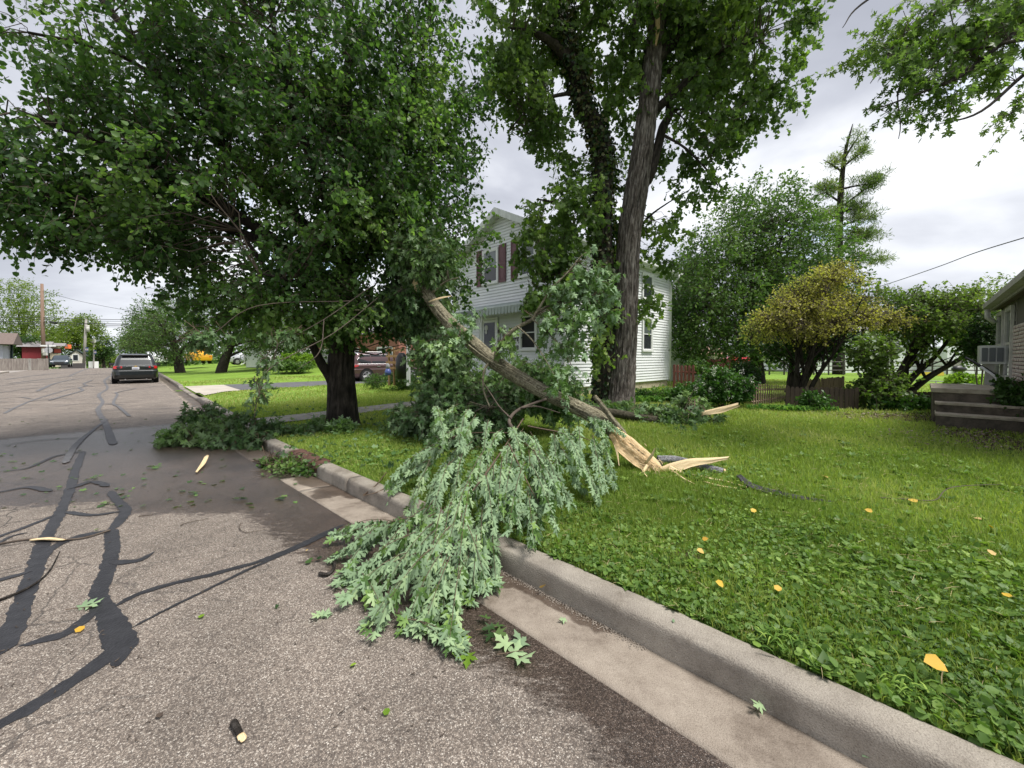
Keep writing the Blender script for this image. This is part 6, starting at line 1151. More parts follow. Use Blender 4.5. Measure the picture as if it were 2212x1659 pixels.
ft = empty('white_far_garage', at(2070, 800, 32), 'white outbuilding seen under the trees left of the air conditioner', 'garage'); pbox(2046, 2135, 32, .0, zat(748, 32), 5, ft, 'wall', m_sid); pbox(2062, 2080, 31.9, .3, zat(778, 32), .1, ft, 'door', m_greyw)
gr = empty('kettle_grill', at(2072, 802, 20), 'dark round object on the far lawn seen left of the collapsed railing', 'grill'); c = at(2072, 797, 20); mb = MB(); mb.tube([c+[-.3, 0, -.02], c+[-.15, 0, .0], c+[.15, 0, .0], c+[.32, 0, -.02]], [.1, .16, .17, .08], 10)
for s in (-.2, .2): mb.tube([c+[s, 0, -.05], c+[s*1.1, 0, -.42]], .02, 5)
mb.build('body', m_black, gr, smooth=True)
yc = empty('yellow_kerb_rail', at(2000, 800, 28), 'low yellow board along the far lawn beyond the bare stems', 'barrier'); pbox(1985, 2040, 28, .25, .5, .1, yc, 'board', M('yellow_board', (.6, .45, .05), rough=.7))
m_rail = M('dark_rail_wood', (.05, .045, .04), (.10, .09, .08), 5, rough=.9)
rf = empty('split_rail_fence', at(1700, 800, 30), 'dark split rail fence across the back lawn behind the big green tree', 'fence')
for k in range(22): x = 1470+k*32; mb = MB(); q = at(x, 800, 30); q[2] = gz(q); mb.tube([q, q+[0, 0, 1.1]], .07, 4); mb.build('post', m_rail, rf)
for k in range(3):
    a = at(1470, 800, 30); b = at(2142, 800, 30); zz_ = gz(at(1700, 800, 30))+.35+k*.32; mb = MB(); mb.tube([(a[0], a[1], zz_), (b[0], b[1], zz_)], .04, 4); mb.build('rail', m_rail, rf)
wl = empty('white_rail_line', at(2000, 822, 15), 'thin pale horizontal pipe across the back lawn left of the landing', 'rail'); mb = MB(); mb.tube([at(1900, 818, 17), at(2030, 824, 15), at(2110, 832, 13)], .022, 6); mb.build('pipe', m_wmet, wl)
for x in (1950, 2022): mb = MB(); q = at(x, 822, 15.3); mb.tube([(q[0], q[1], gz(q)), tuple(q)], .022, 6); mb.build('post', m_wmet, wl)
# distant tree line hugging the horizon
def treeline(name, xs, D, h, mat, n_):
    pts = []; 
    P = np.array([at(x, 772, D) for x in xs]); i = rng.integers(0, len(P)-1, n_); f = rng.random((n_, 1)); Q = P[i]*(1-f)+P[i+1]*f; hh = h*(.5+.8*n2d(Q[:, 0], Q[:, 1], .05, 4)); Q[:, 2] = -3+rng.random(n_)*(hh+3); Q += rng.normal(size=Q.shape)*[1.5, 1.5, .3]
    V, F, k = leaves_arr('lite', Q, rdir(n_), rdir(n_), D*.012*(.6+.6*rng.random(n_))); o = npmesh(name, V, F, [mat], None, rnd=np.repeat(rng.random(n_), k)); o['kind'] = 'stuff'
treeline('distant_woods', np.linspace(-700, 2900, 60), 170, 3.2, m_mid, 12000)
treeline('distant_woods', np.linspace(1380, 2600, 30), 75, 4.5, m_mid, 7000)
treeline('distant_woods', np.linspace(330, 900, 30), 62, 3.6, m_mid, 4500)
# ================================================================== FALLEN LIMB
fl0 = gp(1425, 1022, .16)
fl_ = empty('fallen_tree_limb', fl0, 'long broken maple limb slanting from lawn into the street tree, its butt split pale', 'tree limb')
FP = PL([(1346, 955, 5.02), (1325, 934, 5.12), (1290, 903, 5.3), (1220, 868, 5.6), (1150, 833, 5.95), (1080, 790, 6.25), (1020, 741, 6.55), (965, 690, 6.85), (925, 640, 7.1), (893, 590, 7.35), (862, 545, 7.55), (825, 500, 7.75)])
_, LP_ = limb('limb_stem', FP, [.078, .100, .102, .102, .106, .110, .112, .108, .10, .088, .065, .03], m_barkl, fl_, n=72, k=22, ridge=.016, rfreq=20, vfreq=3.0, lump=.16, seed=11)
FB = [LP_]
def fbr(pts, rad, name='branch', par=fl_, mat=None, n=9, kk=6):
    o, P = limb(name, PL(pts), rad, mat or m_barkl, par, n=n, k=kk, lump=.12, ridge=.003); FB.append(P); return P
fbr([(1352, 958, 5.0), (1345, 935, 5.05), (1322, 905, 5.1), (1300, 875, 5.15), (1284, 856, 5.2)], [.05, .045, .036, .032, .03], 'broken_stub', n=14, kk=10)
S1 = fbr([(1085, 800, 6.2), (1072, 775, 6.1), (1080, 745, 6.0), (1110, 712, 5.95), (1150, 690, 5.9), (1165, 672, 5.9), (1200, 655, 5.9), (1250, 643, 5.9), (1290, 652, 5.9)], [.05, .04, .032, .03, .028, .024, .015, .01, .005])
S2 = fbr([(1150, 690, 5.9), (1165, 665, 5.85), (1190, 625, 5.8), (1225, 590, 5.8), (1262, 548, 5.8), (1300, 540, 5.8)], [.024, .02, .015, .011, .008, .004])
fbr([(1148, 688, 5.9), (1180, 715, 5.8), (1215, 755, 5.6), (1240, 800, 5.5)], [.012, .01, .007, .004]); fbr([(1118, 705, 5.9), (1150, 735, 5.7), (1180, 780, 5.5), (1210, 835, 5.3)], [.012, .01, .007, .004])
fbr([(1060, 780, 6.3), (1046, 800, 6.2), (1044, 840, 6.1), (1058, 880, 6.0)], [.025, .018, .014, .01]); fbr([(960, 695, 6.8), (1000, 735, 6.4), (1060, 780, 6.0), (1110, 800, 5.8)], [.02, .014, .01, .005])
fbr([(1110, 930, 4.9), (1100, 908, 5.1), (1122, 884, 5.3), (1180, 862, 5.5)], [.024, .022, .02, .018], mat=m_twig); fbr([(1125, 882, 5.3), (1160, 878, 5.2), (1210, 892, 5.0)], [.012, .009, .004], mat=m_twig); fbr([(1105, 905, 5.1), (1080, 880, 5.2), (1060, 850, 5.4), (1040, 820, 5.6)], [.012, .009, .006, .003], mat=m_twig)
fbr([(925, 640, 7.1), (960, 610, 7.0), (990, 600, 6.9)], [.03, .02, .01]); fbr([(893, 590, 7.35), (850, 640, 7.2), (780, 670, 7.0), (700, 655, 6.9)], [.04, .03, .02, .008])
# long thin drooping twigs toward the left, hanging over the far lawn
TW = [[(800, 620, 6.8), (700, 690, 6.3), (600, 745, 6.0), (570, 775, 5.9)], [(600, 745, 6.0), (585, 790, 5.9), (555, 830, 5.85)], [(700, 690, 6.3), (690, 760, 6.0), (640, 800, 5.8)], [(820, 640, 6.9), (720, 720, 6.2), (590, 790, 5.4), (560, 850, 5.2), (548, 905, 5.15)], [(760, 650, 6.6), (560, 660, 5.8), (460, 720, 5.6), (380, 740, 5.5)]]
for q in TW: fbr(q, [.007]*(len(q)-1)+[.002], mat=m_twig)
# split butt
hp = [at(1328, 936, 5.0), at(1352, 962, 4.93), at(1385, 990, 4.85), at(1412, 1010, 4.78), at(1424, 1026, 4.72)]
plank('split_wood', hp, [.17, .27, .26, .19, .10], .06, m_split, fl_, face=(-.15, -1, .65), jag=.16, nseg=34, across=15)
plank('bark_strip', [p+np.array([.07, .045, .035]) for p in hp], [.10, .12, .11, .09, .05], .05, m_barkl, fl_, face=(.3, -.5, .8), jag=.05)
plank('splinter', [at(1424, 1022, 4.75), at(1452, 1012, 4.72), at(1490, 1000, 4.7), at(1530, 995, 4.68), at(1566, 990, 4.66)], [.11, .13, .10, .065, .03], .035, m_splin, fl_, face=(0, -1, .5), jag=.14)
plank('splinter', [at(1395, 1000, 4.75), at(1407, 985, 4.7), at(1414, 970, 4.68)], [.03, .035, .01], .012, m_splin, fl_, jag=.04, across=4, nseg=10)
plank('splinter', [at(1446, 1008, 4.7), at(1462, 1016, 4.66), at(1476, 1021, 4.64)], [.04, .03, .015], .012, m_splin, fl_, jag=.04, across=4, nseg=10)
plank('splinter', [at(1418, 1028, 4.68), at(1425, 1040, 4.62), at(1430, 1034, 4.6)], [.04, .035, .02], .015, m_splin, fl_, jag=.03, across=4, nseg=10)
plank('splinter', [at(1322, 945, 4.98), at(1332, 972, 4.9), at(1337, 1004, 4.86)], [.035, .03, .006], .012, m_splin, fl_, jag=.03, across=4, nseg=12)
plank('splinter', [at(1398, 1005, 4.72), at(1390, 1018, 4.66), at(1385, 1030, 4.64)], [.04, .03, .01], .012, m_splin, fl_, jag=.03, across=4, nseg=10)
mb = MB(); 
for k in range(7): a = at(1422+k*4, 1024+random.uniform(-4, 5), 4.73); mb.tube([a, a+np.array([random.uniform(-.05, .06), random.uniform(-.05, .02), random.uniform(-.05, .02)])], [.02, .006], 5)
mb.build('torn_bark', m_darkw, fl_)
fb_ = []
for k in range(110):
    i0 = random.randint(0, 3); f_ = random.random(); a = hp[i0]*(1-f_)+hp[i0+1]*f_+rng.normal(size=3)*[.05, .02, .03]+[0, -.05, .03]; d_ = unit(hp[i0+1]-hp[i0])*random.choice([-1, 1, 1, 1])+rdir(1)[0]*.35; l = random.uniform(.03, .15); fb_.append([a, a+d_*l*.5+[0, 0, .004], a+d_*l])
for k in range(60):
    t = random.random(); a = at(1424+t*130, 1022-t*30, 4.74)+rng.normal(size=3)*.018; d_ = unit(np.array([1, -.1, .12]))+rdir(1)[0]*.3; l = random.uniform(.03, .12); fb_.append([a, a+d_*l*.5, a+d_*l])
V, F = thin_tubes(np.array(fb_), np.full(len(fb_), .0045), np.full(len(fb_), .0008), 4); npmesh('wood_fibres', V, [F], [m_splin], fl_, attrs={'grain': rng.random(len(V))*9, 'along': rng.random(len(V))})['kind'] = 'stuff'
plank('splinter', [at(902, 628, 7.0), at(897, 612, 7.0), at(898, 598, 7.0)], [.09, .10, .02], .03, m_splin, fl_, jag=.1); plank('splinter', [at(928, 651, 6.9), at(950, 644, 6.8), at(972, 640, 6.7)], [.02, .035, .015], .012, m_splin, fl_, jag=.1, across=4)
# limb foliage (maple) hanging and piled behind
el = [E(915, 560, 7.2, 60, 60, 60, 1), E(890, 670, 7.6, 80, 50, 80, 1.1), E(960, 770, 7.4, 50, 60, 80, 1.2), E(985, 850, 7.2, 70, 42, 90, 1.4), E(1060, 855, 7.0, 80, 40, 80, 1.3), E(1130, 825, 7.2, 60, 32, 60, .9), E(1180, 830, 7.0, 60, 40, 60, 1.1), E(1210, 865, 6.9, 40, 25, 50, 1.0), E(900, 905, 7.2, 45, 16, 60, 1.1), E(1010, 900, 6.6, 110, 25, 90, 1.2), E(990, 960, 5.9, 60, 18, 50, .8)]
crown(fl_, 'foliage', el, 1250, 4, 6, .098, 'maple', m_sild, m_twig, clump_r=.28, droop=.3, ldroop=.8, gate=.28, gfreq=1.4, limbs=FB, shell=.7, conn=.4, zmin=.2, rshift=-.02, cmax=.7, cr=.007)
el = [E(1215, 632, 5.9, 45, 32, 40), E(1255, 600, 5.85, 42, 42, 40), E(1210, 690, 5.8, 60, 35, 40), E(1270, 680, 5.7, 40, 40, 40), E(1240, 760, 5.6, 30, 45, 30), E(1215, 830, 5.3, 25, 20, 20), E(1300, 620, 5.8, 30, 40, 30), E(1000, 700, 6.3, 26, 20, 22, 1.4), E(960, 760, 6.0, 20, 30, 20, 1.2), E(1100, 740, 6.0, 30, 20, 20, .7)]
crown(fl_, 'foliage', el, 88, 3, 6, .095, 'silver', m_sil, m_twigr, clump_r=.22, droop=.5, ldroop=1.0, gate=.2, gfreq=2, limbs=[S1, S2], shell=.7, conn=.8, upb=-.4, cmax=.6, cr=.006)
el = [E(575, 775, 5.9, 14, 6, 10), E(560, 830, 5.85, 12, 8, 10), E(640, 800, 5.8, 12, 5, 10), E(595, 790, 5.4, 18, 20, 16), E(560, 850, 5.2, 16, 22, 14), E(548, 895, 5.15, 12, 16, 10), E(450, 730, 5.6, 50, 14, 20), E(620, 720, 6.0, 50, 14, 20)]
crown(fl_, 'foliage', el, 34, 3, 5, .085, 'maple', m_sild, m_twigr, clump_r=.15, droop=.6, ldroop=1.0, gate=.1, gfreq=2, limbs=FB[-5:], shell=.7, conn=.8)
# ------------------------------------------------------------------ foreground silver-maple sprays
bough0 = gp(1000, 1120, .1)
bg_ = empty('fallen_maple_bough', bough0, 'big bough of pale silver maple leaves drooping over the curb and gutter in the foreground', 'branch')
def shoot_pts(a, b, sag=.06):
    A = gp(*a); B = gp(*b); t = np.linspace(0, 1, 9)[:, None]; P = A*(1-t)+B*t; P[:, 2] += (sag*4*t*(1-t))[:, 0]*np.linalg.norm(B-A)*.9; return P
main = [
 [(1130, 905, .75), (1060, 1000, .62), (990, 1080, .42), (930, 1120, .25), (880, 1130, .12)], [(1110, 930, .7), (1150, 960, .72), (1200, 1000, .6)], [(1140, 920, .75), (1240, 930, .7), (1300, 960, .5)], [(1000, 1070, .42), (1050, 1090, .3), (1090, 1130, .22)],
 [(1100, 935, .7), (1000, 930, .65), (930, 960, .55), (880, 1010, .3)], [(990, 1080, .42), (960, 1130, .34), (940, 1190, .25)], [(1100, 960, .7), (1130, 1010, .62), (1160, 1080, .4)], [(960, 1110, .2), (860, 1125, .12), (800, 1160, .1)], [(880, 1010, .3), (830, 1045, .2), (785, 1070, .12)]]
MBs = []
for q in main:
    P = catmull(np.array([gp(*p) for p in q]), 6); P[:, 2] -= .05*np.sin(np.linspace(0, 3.1, len(P))); r_ = np.linspace(.009, .003, len(P)); V, F = tube_arr(P, r_, 7); npmesh('branch', V, [F], [m_twigr], bg_, smooth=True); MBs.append(P)
SH_ = [((1000,925,.72),(925,1005,.35)), ((950,955,.6),(850,1030,.25)), ((935,985,.5),(850,1075,.15)), ((930,1000,.5),(885,1105,.15)), ((985,985,.6),(905,1110,.22)), ((1000,980,.62),(975,1075,.3)), ((1060,960,.68),(1020,1070,.4)), ((1040,1000,.6),(985,1110,.3)),
 ((1130,930,.75),(1085,1010,.5)), ((1135,935,.75),(1175,1035,.5)), ((1110,960,.7),(1090,1080,.4)), ((1150,965,.72),(1160,1080,.42)), ((1125,1000,.64),(1110,1130,.3)), ((1160,1050,.45),(1172,1185,.14)), ((1140,1060,.45),(1135,1150,.25)),
 ((1255,895,.75),(1310,955,.55)), ((1240,925,.72),(1250,1000,.45)), ((1290,950,.55),(1325,1075,.16)), ((1250,985,.5),(1300,1070,.2)), ((1225,985,.55),(1270,1090,.14)), ((1200,1000,.58),(1215,1085,.2)), ((1205,960,.65),(1240,1030,.35)), ((1190,940,.7),(1210,1010,.45)), ((1270,905,.75),(1330,935,.6)),
 ((940,1080,.4),(860,1210,.05)), ((930,1100,.35),(800,1245,.03)), ((900,1120,.3),(735,1205,.03)), ((870,1125,.2),(725,1165,.03)), ((940,1110,.35),(840,1285,.03)), ((960,1100,.38),(900,1300,.03)), ((985,1080,.4),(945,1320,.03)), ((1000,1090,.4),(985,1330,.03)), ((1010,1080,.4),(1010,1290,.05)), ((1035,1090,.35),(1050,1255,.06)), ((1060,1100,.3),(1085,1245,.06)),
 ((930,1180,.3),(815,1355,.03)), ((950,1190,.28),(880,1360,.03)), ((970,1200,.25),(930,1370,.03)), ((1000,1200,.22),(970,1375,.03)), ((900,1190,.2),(760,1290,.03)), ((880,1150,.25),(770,1250,.03)), ((820,1150,.12),(745,1250,.03)), ((1020,1160,.28),(1040,1270,.06)), ((880,1120,.2),(800,1180,.06)), ((975,1130,.35),(920,1250,.1)), ((1060,1010,.6),(1055,1130,.3)), ((1020,1040,.5),(960,1180,.2)),
 ((980,880,.95),(930,945,.7)), ((1020,890,.9),(1000,960,.65)), ((950,880,.9),(960,950,.65)), ((1045,905,.85),(1060,975,.6)), ((780,1230,.05),(845,1345,.03)), ((940,1240,.12),(1075,1250,.05)), ((860,1330,.05),(980,1395,.03)), ((1050,980,.66),(1010,1090,.4)), ((1075,985,.66),(1060,1100,.38)), ((1100,1000,.62),(1085,1110,.34)), ((1010,960,.6),(940,1060,.3)), ((965,1000,.55),(925,1110,.25)), ((1020,1010,.55),(1000,1120,.33)), ((1160,970,.7),(1195,1070,.42)), ((1180,985,.66),(1225,1095,.32)), ((1150,1000,.62),(1185,1120,.3)), ((1270,940,.66),(1290,1050,.32)), ((1210,930,.72),(1260,1010,.5)), ((1000,1130,.36),(1030,1230,.12)), ((950,1150,.32),(880,1240,.1)), ((1040,1130,.3),(1000,1220,.15)), ((900,1150,.25),(800,1210,.08)), ((980,1230,.15),(930,1340,.04)), ((1080,930,.78),(1040,1010,.55)), ((1105,925,.78),(1120,1000,.58))]
pos_, dir_, nrm_, sc_, shp = [], [], [], [], []
V3 = []
camv = np.array([0, 0, H])
for (a, b) in SH_:
    for rep in range(2):
        ja = random.uniform(-12, 12); jb = random.uniform(-16, 16); A = (a[0]+ja, a[1]+random.uniform(-8, 8), max(.04, a[2]+random.uniform(-.05, .04))); B = (b[0]+jb*1.1, b[1]+random.uniform(-18, 14), max(.02, b[2]+random.uniform(-.03, .05)))
        if rep and random.random() < .15: continue
        P = shoot_pts(A, B, random.uniform(.05, .14)); d_ = unit(P[-1]-P[0]); ln = np.linalg.norm(P[-1]-P[0]); V3.append(P[[0, 2, 4, 6, 8]])
        nl = max(6, int(ln/.033)); t = np.linspace(.08, 1, nl)
        for ti in t:
            for s in (-1, 1):
                if random.random() < .1: continue
                q = np.array([np.interp(ti, np.linspace(0, 1, 9), P[:, i]) for i in range(3)]); sd_ = unit(np.cross(d_, [0, 0, 1.]))*s
                away = unit(q-camv)
                ldr = unit(d_*.8+sd_*random.uniform(.05, .6)+np.array([0, 0, -.85])+rdir(1)[0]*.26)
                pet = q+ldr*.02+rdir(1)[0]*.012; pet[2] = max(pet[2], .03 if pet[2] < .1 else pet[2])
                if pet[2] < .08: ldr = unit(ldr*[1, 1, .12])
                pos_.append(pet); dir_.append(ldr); nrm_.append(away*.6+rdir(1)[0]*.8+np.array([0, 0, -.15 if pet[2] > .1 else -.9])); sc_.append(random.uniform(.055, .095)*(1 if ti < .85 else .8))
pos_ = np.array(pos_); dir_ = np.array(dir_); nrm_ = np.array(nrm_); sc_ = np.array(sc_)
# keep leaf tips above whatever is under them
uu = np.stack([pos_[:, 0]*DV[0]+pos_[:, 1]*DV[1], pos_[:, 0]*VV[0]+pos_[:, 1]*VV[1]], 1)
gnd = np.where(uu[:, 1] > Wk(uu[:, 0])-.2, .14+.09*ss(uu[:, 1]-Wk(uu[:, 0]), 0, 5), .005); tipz = pos_[:, 2]+dir_[:, 2]*sc_*1.05; low = np.minimum(pos_[:, 2], tipz)-gnd-.015; pos_[:, 2] += np.maximum(0, -low)
dist = np.linalg.norm(pos_-camv, axis=1)
order = np.argsort(dist+rng.random(len(dist))*.9); near = order[:290]; rest = order[290:]
flip_ = rng.random(len(nrm_)) < .2; nrm_[flip_] *= -1
Vs_, Fs_, Rs_, nv_ = [], [[], []], [], 0
for q, tnm in enumerate(('silver_nar', 'silver_curl', 'silver_limp', 'silver')):
    sel = rest[q::4]; V, F, k = leaves_arr(tnm, pos_[sel], dir_[sel], nrm_[sel], sc_[sel]); tn_ = n2d(pos_[sel][:, 0], pos_[sel][:, 1], 3, 2); Vs_.append(V); Rs_.append(np.repeat(np.clip(.5*tn_+.6*rng.random(len(sel))-.05, 0, 1), k)); [Fs_[z_].append(F[z_]+nv_) for z_ in (0, 1)]; nv_ += len(V)
o = npmesh('leaves', np.vstack(Vs_), [np.vstack(Fs_[0]), np.vstack(Fs_[1])], [m_sil], bg_, rnd=np.concatenate(Rs_)); o['kind'] = 'stuff'
lm = []
for q in range(5):
    T0, fs0 = LT[('silver_nar', 'silver_curl', 'silver_limp', 'silver', 'silver_nar')[q]]; ob_ = npmesh('leaf', T0*[1+.04*q, 1, 1], [np.array([f]) for f in fs0], [m_sil], None, rnd=np.full(len(T0), q/4)); lm.append(ob_.data); bpy.data.objects.remove(ob_)
for i in near:
    o = link(bpy.data.objects.new('leaf', lm[i % 5]), bg_); d = dir_[i]/np.linalg.norm(dir_[i]); s = np.cross(d, nrm_[i]); s /= np.linalg.norm(s)+1e-9; n = np.cross(s, d)
    Mt = Matrix(((s[0], d[0], n[0], 0), (s[1], d[1], n[1], 0), (s[2], d[2], n[2], 0), (0, 0, 0, 1))) @ Matrix.Scale(float(sc_[i]), 4); Mt.translation = Vector(pos_[i]-bough0); o.matrix_local = Mt
V, F = thin_tubes(np.array(V3), np.full(len(V3), .0035), np.full(len(V3), .0012), 4); npmesh('shoots', V, [F], [m_twigr], bg_)['kind'] = 'stuff'
# ------------------------------------------------------------------ other fallen boughs
def bough(name, lab, base, ells, n_, size, mat, tn='maple', stems=(), clump=.2, cat='branch', **kw):
    r = empty(name, base, lab, cat); Ls = []
    for q, rr in stems:
        P = catmull(np.array(PL(q)), 6); V, F = tube_arr(P, np.interp(np.linspace(0, 1, len(P)), [0, 1], rr), 8); npmesh('stem', V, [F], [m_barkl], r, smooth=True); Ls.append(P)
    crown(r, 'foliage', ells, n_, 3, 6, size, tn, mat, m_twigr, clump_r=clump, limbs=Ls or None, gate=.2, gfreq=2, shell=.7, droop=.3, ldroop=kw.pop('ldroop', .7), conn=.5 if Ls else 0, twr=.003, **kw); return r
rbh = bough('fallen_road_bough', 'leafy broken bough lying across the gutter and road edge left of the trunk', gp(480, 985, 0), [E(430, 940, 7.1, 60, 18, 40), E(500, 952, 6.9, 70, 18, 40, 1.2), E(560, 960, 6.8, 36, 18, 30), E(390, 950, 7, 30, 20, 26), E(440, 895, 7.6, 30, 14, 26), E(500, 915, 7.3, 60, 12, 30, .7), E(300, 967, 7.0, 26, 4, 20, .8), E(350, 962, 7, 20, 5, 16, .7)], 235, .105, m_sild,
   stems=[([(432, 1002, 6.35), (470, 985, 6.5), (510, 965, 6.7), (540, 930, 7.1)], (.022, .008)), ([(470, 985, 6.5), (430, 965, 6.8), (360, 958, 7.0), (290, 972, 6.95)], (.012, .004)), ([(500, 970, 6.7), (470, 920, 7.2), (430, 880, 7.7)], (.012, .004))], zmin=.03)
plank('broken_end', [gp(447, 985, .08), gp(438, 1002, .04), gp(424, 1020, .02)], [.05, .06, .02], .02, m_splin, rbh, face=(0, -.3, 1), jag=.05, across=5, nseg=12)
bough('fallen_leaf_pile', 'small pile of green leaves and torn twigs lying in front of the storm drain', gp(625, 1012, 0), [E(620, 1005, 5.45, 40, 4, 14), E(655, 1012, 5.25, 30, 3, 12), E(590, 1002, 5.6, 20, 3, 10)], 70, .06, m_lin, tn='round', clump=.12, stems=[([(580, 1005, 5.5), (640, 1000, 5.4), (690, 1015, 5.2)], (.008, .004))], zmin=.0)
bough('fallen_lawn_bough', 'leafy maple branch lying on the lawn beneath the street tree trunk', gp(650, 945, .15), [E(640, 940, 7.2, 60, 10, 30), E(590, 935, 7.3, 30, 10, 20), E(690, 925, 7.6, 50, 8, 30, .6)], 60, .10, m_sild, zmin=.15)
bough('fallen_lawn_bough', 'small sprig of silver leaves at the foot of the street tree trunk', gp(738, 925, .15), [E(738, 922, 7.4, 16, 6, 12)], 14, .11, m_sil, tn='silver', zmin=.17, clump=.14)
lgb = bough('fallen_log', 'dark fallen log with leafy shoots lying in the grass behind the broken butt', gp(1400, 915, .2), [E(1460, 915, 8.0, 60, 18, 40, 1.2), E(1410, 900, 8.3, 50, 14, 40), E(1490, 880, 8.5, 30, 16, 20), E(1540, 920, 8.0, 25, 10, 20, .7), E(1390, 940, 7.4, 50, 8, 30), E(1450, 940, 7.2, 60, 9, 30)], 300, .12, m_sild, cat='log',
   stems=[([(1240, 880, 8.4), (1330, 893, 8.2), (1420, 908, 8.0), (1475, 903, 8.1)], (.09, .085)), ([(1475, 903, 8.1), (1500, 890, 8.1)], (.06, .03)), ([(1470, 905, 8), (1490, 860, 8.1), (1520, 800, 8.2)], (.012, .004))], zmin=.18, rshift=.1)
bough('fallen_leaf_sprig', 'leafy shoots standing around the dark fallen log at the foot of the silver maple', gp(1385, 905, .2), [E(1345, 885, 9.2, 40, 10, 20), E(1290, 880, 9.0, 40, 12, 20), E(1240, 885, 8.6, 40, 12, 20)], 90, .11, m_sild, zmin=.15)
def wood_piece(name, lab, pts, wid, th, mat, cat, face=(0, -.6, .8), jag=.1, **kw):
    r = empty(name, pts[0], lab, cat); plank(name.split('_')[-1]+'_piece' if name != 'wood_splinter' else 'shard', pts, wid, th, mat, r, face=face, jag=jag, **kw); return r
wood_piece('split_board', 'pale split piece of wood jutting up to the right behind the fallen log', [at(1516, 893, 7.9), at(1555, 886, 7.85), at(1592, 875, 7.8)], [.08, .12, .08], .05, m_splin, 'wood piece', face=(0, -1, .3))
m_gbark = barkmat('grey_bark_outer', (.05, .05, .05), (.16, .16, .165), (.30, .30, .31), 1.2, 1, .3)
def barkpiece(name, lab, pts, wid, th, cat='bark', **kw):
    r = empty(name, pts[0], lab, cat); plank('bark_sheet', pts, wid, th, m_gbark, r, **kw); return r
barkpiece('bark_slab', 'long narrow grey slab of bark lying on the lawn right of the broken butt', [gp(1598, 1029, .22), gp(1625, 1050, .2), gp(1680, 1066, .19), gp(1740, 1078, .18), gp(1802, 1086, .17)], [.06, .11, .09, .06, .03], .035, face=(0, -.5, 1), jag=.1)
lr = empty('log_piece', gp(1500, 1000, .2), 'short grey log with a broken pale end lying behind the pale splinter', 'log')
_, _P = limb('log_stem', [gp(1420, 992, .24), gp(1455, 993, .24), gp(1485, 1000, .22), gp(1520, 1010, .21), gp(1562, 1020, .2)], [.045, .05, .05, .048, .045], m_gbark, lr, n=24, k=12, ridge=.008, lump=.15)
mb = MB(); mb.cyl(gp(1565, 1020, .2), (1, -.35, 0), .04, .02, 12); mb.build('broken_end', m_split, lr)
for lab, pts, w_ in [('long pale splinter lying left of the long grey bark slab', [(1490, 1023), (1530, 1032), (1570, 1040), (1612, 1052)], .028), ('thin pale splinter fallen just right of the broken butt', [(1455, 1018), (1480, 1035), (1500, 1045)], .018), ('second thin pale splinter beside the long one', [(1520, 1040), (1560, 1050), (1600, 1056)], .016),
    ('isolated pale wood chip on the open lawn at right', [(1778, 980), (1795, 985), (1812, 988)], .04), ('small pale chip at the right side of the lawn below the first chip', [(1793, 1014), (1812, 1017), (1824, 1018)], .02), ('short pale upright chip in the grass under the splinter', [(1384, 1010), (1392, 1022), (1398, 1030)], .02)]:
    wood_piece('wood_splinter', lab, [gp(x, y, .19) for x, y in pts], [w_*.6, w_, w_*.5], .012, m_splin, 'splinter', jag=.03, across=4, nseg=12, face=(0, -.3, 1))
def stick(lab, pts, r0, r1, mat=None, z=.012, name='fallen_stick'):
    P = [gp(*p, z) if len(p) == 2 else gp(*p) for p in pts]; e = empty(name, P[0], lab, 'stick'); Pc = catmull(np.array(P), 6); V, F = tube_arr(Pc, np.linspace(r0, r1, len(Pc)), 7, lump=.4); npmesh('stick_stem', V, [F], [mat or m_twig], e, smooth=True); return e
s_ = stick('bent stick with torn yellow wood in its middle lying across the tar strips', [(-10, 1176), (60, 1165), (120, 1166), (180, 1162), (238, 1145)], .008, .007)
plank('torn_wood', [gp(70, 1166, .02), gp(100, 1163, .03), (gp(135, 1166, .02))], [.03, .045, .02], .012, m_splin, s_, face=(0, 0, 1), jag=.08, across=5, nseg=12)
stick('long bare twig curving over the tar strips at the left edge', [(-10, 1300), (60, 1270), (105, 1235), (130, 1190)], .009, .003, m_bark2)
stick('short hooked stick lying left of the pale leafy bough', [(690, 1238), (708, 1240), (722, 1225), (720, 1200)], .012, .009, m_bark2, .02)
s_ = stick('stubby broken stick with a pale end near the bottom of the road', [(505, 1560), (512, 1572), (520, 1588)], .014, .012, m_bark2, .016)
plank('torn_wood', [gp(519, 1586, .02), gp(524, 1596, .015), gp(520, 1603, .012)], [.025, .03, .008], .008, m_splin, s_, face=(0, 0, 1), across=4, nseg=8)
stick('thin curled twig on the road above the middle of the tar line', [(520, 1130), (518, 1142), (535, 1150), (575, 1143)], .004, .002); stick('thin straight twig on the dry road left of the wet patch', [(300, 1115), (330, 1112)], .005, .003); stick('small forked twig on the dry road', [(390, 1135), (405, 1129), (450, 1120)], .004, .002)
stick('bare twig end poking from the bough over the curb', [(785, 1070, .05), (810, 1050, .14), (835, 1020, .2)], .009, .004, m_twigr); stick('thin grey twig arching over the right side of the lawn', [(1900, 1075, .2), (1960, 1078, .22), (2020, 1080, .23), (2060, 1052, .3), (2200, 1045, .2)], .006, .003, m_twig)
stick('dark twig lying on the lawn toward the steps', [(1740, 938, .2), (1760, 948, .2), (1800, 952, .2), (1850, 958, .2)], .008, .004); stick('tiny dark twig standing in the curb angle', [(1350, 1352, .0), (1352, 1366, .0)], .004, .002, z=.0)
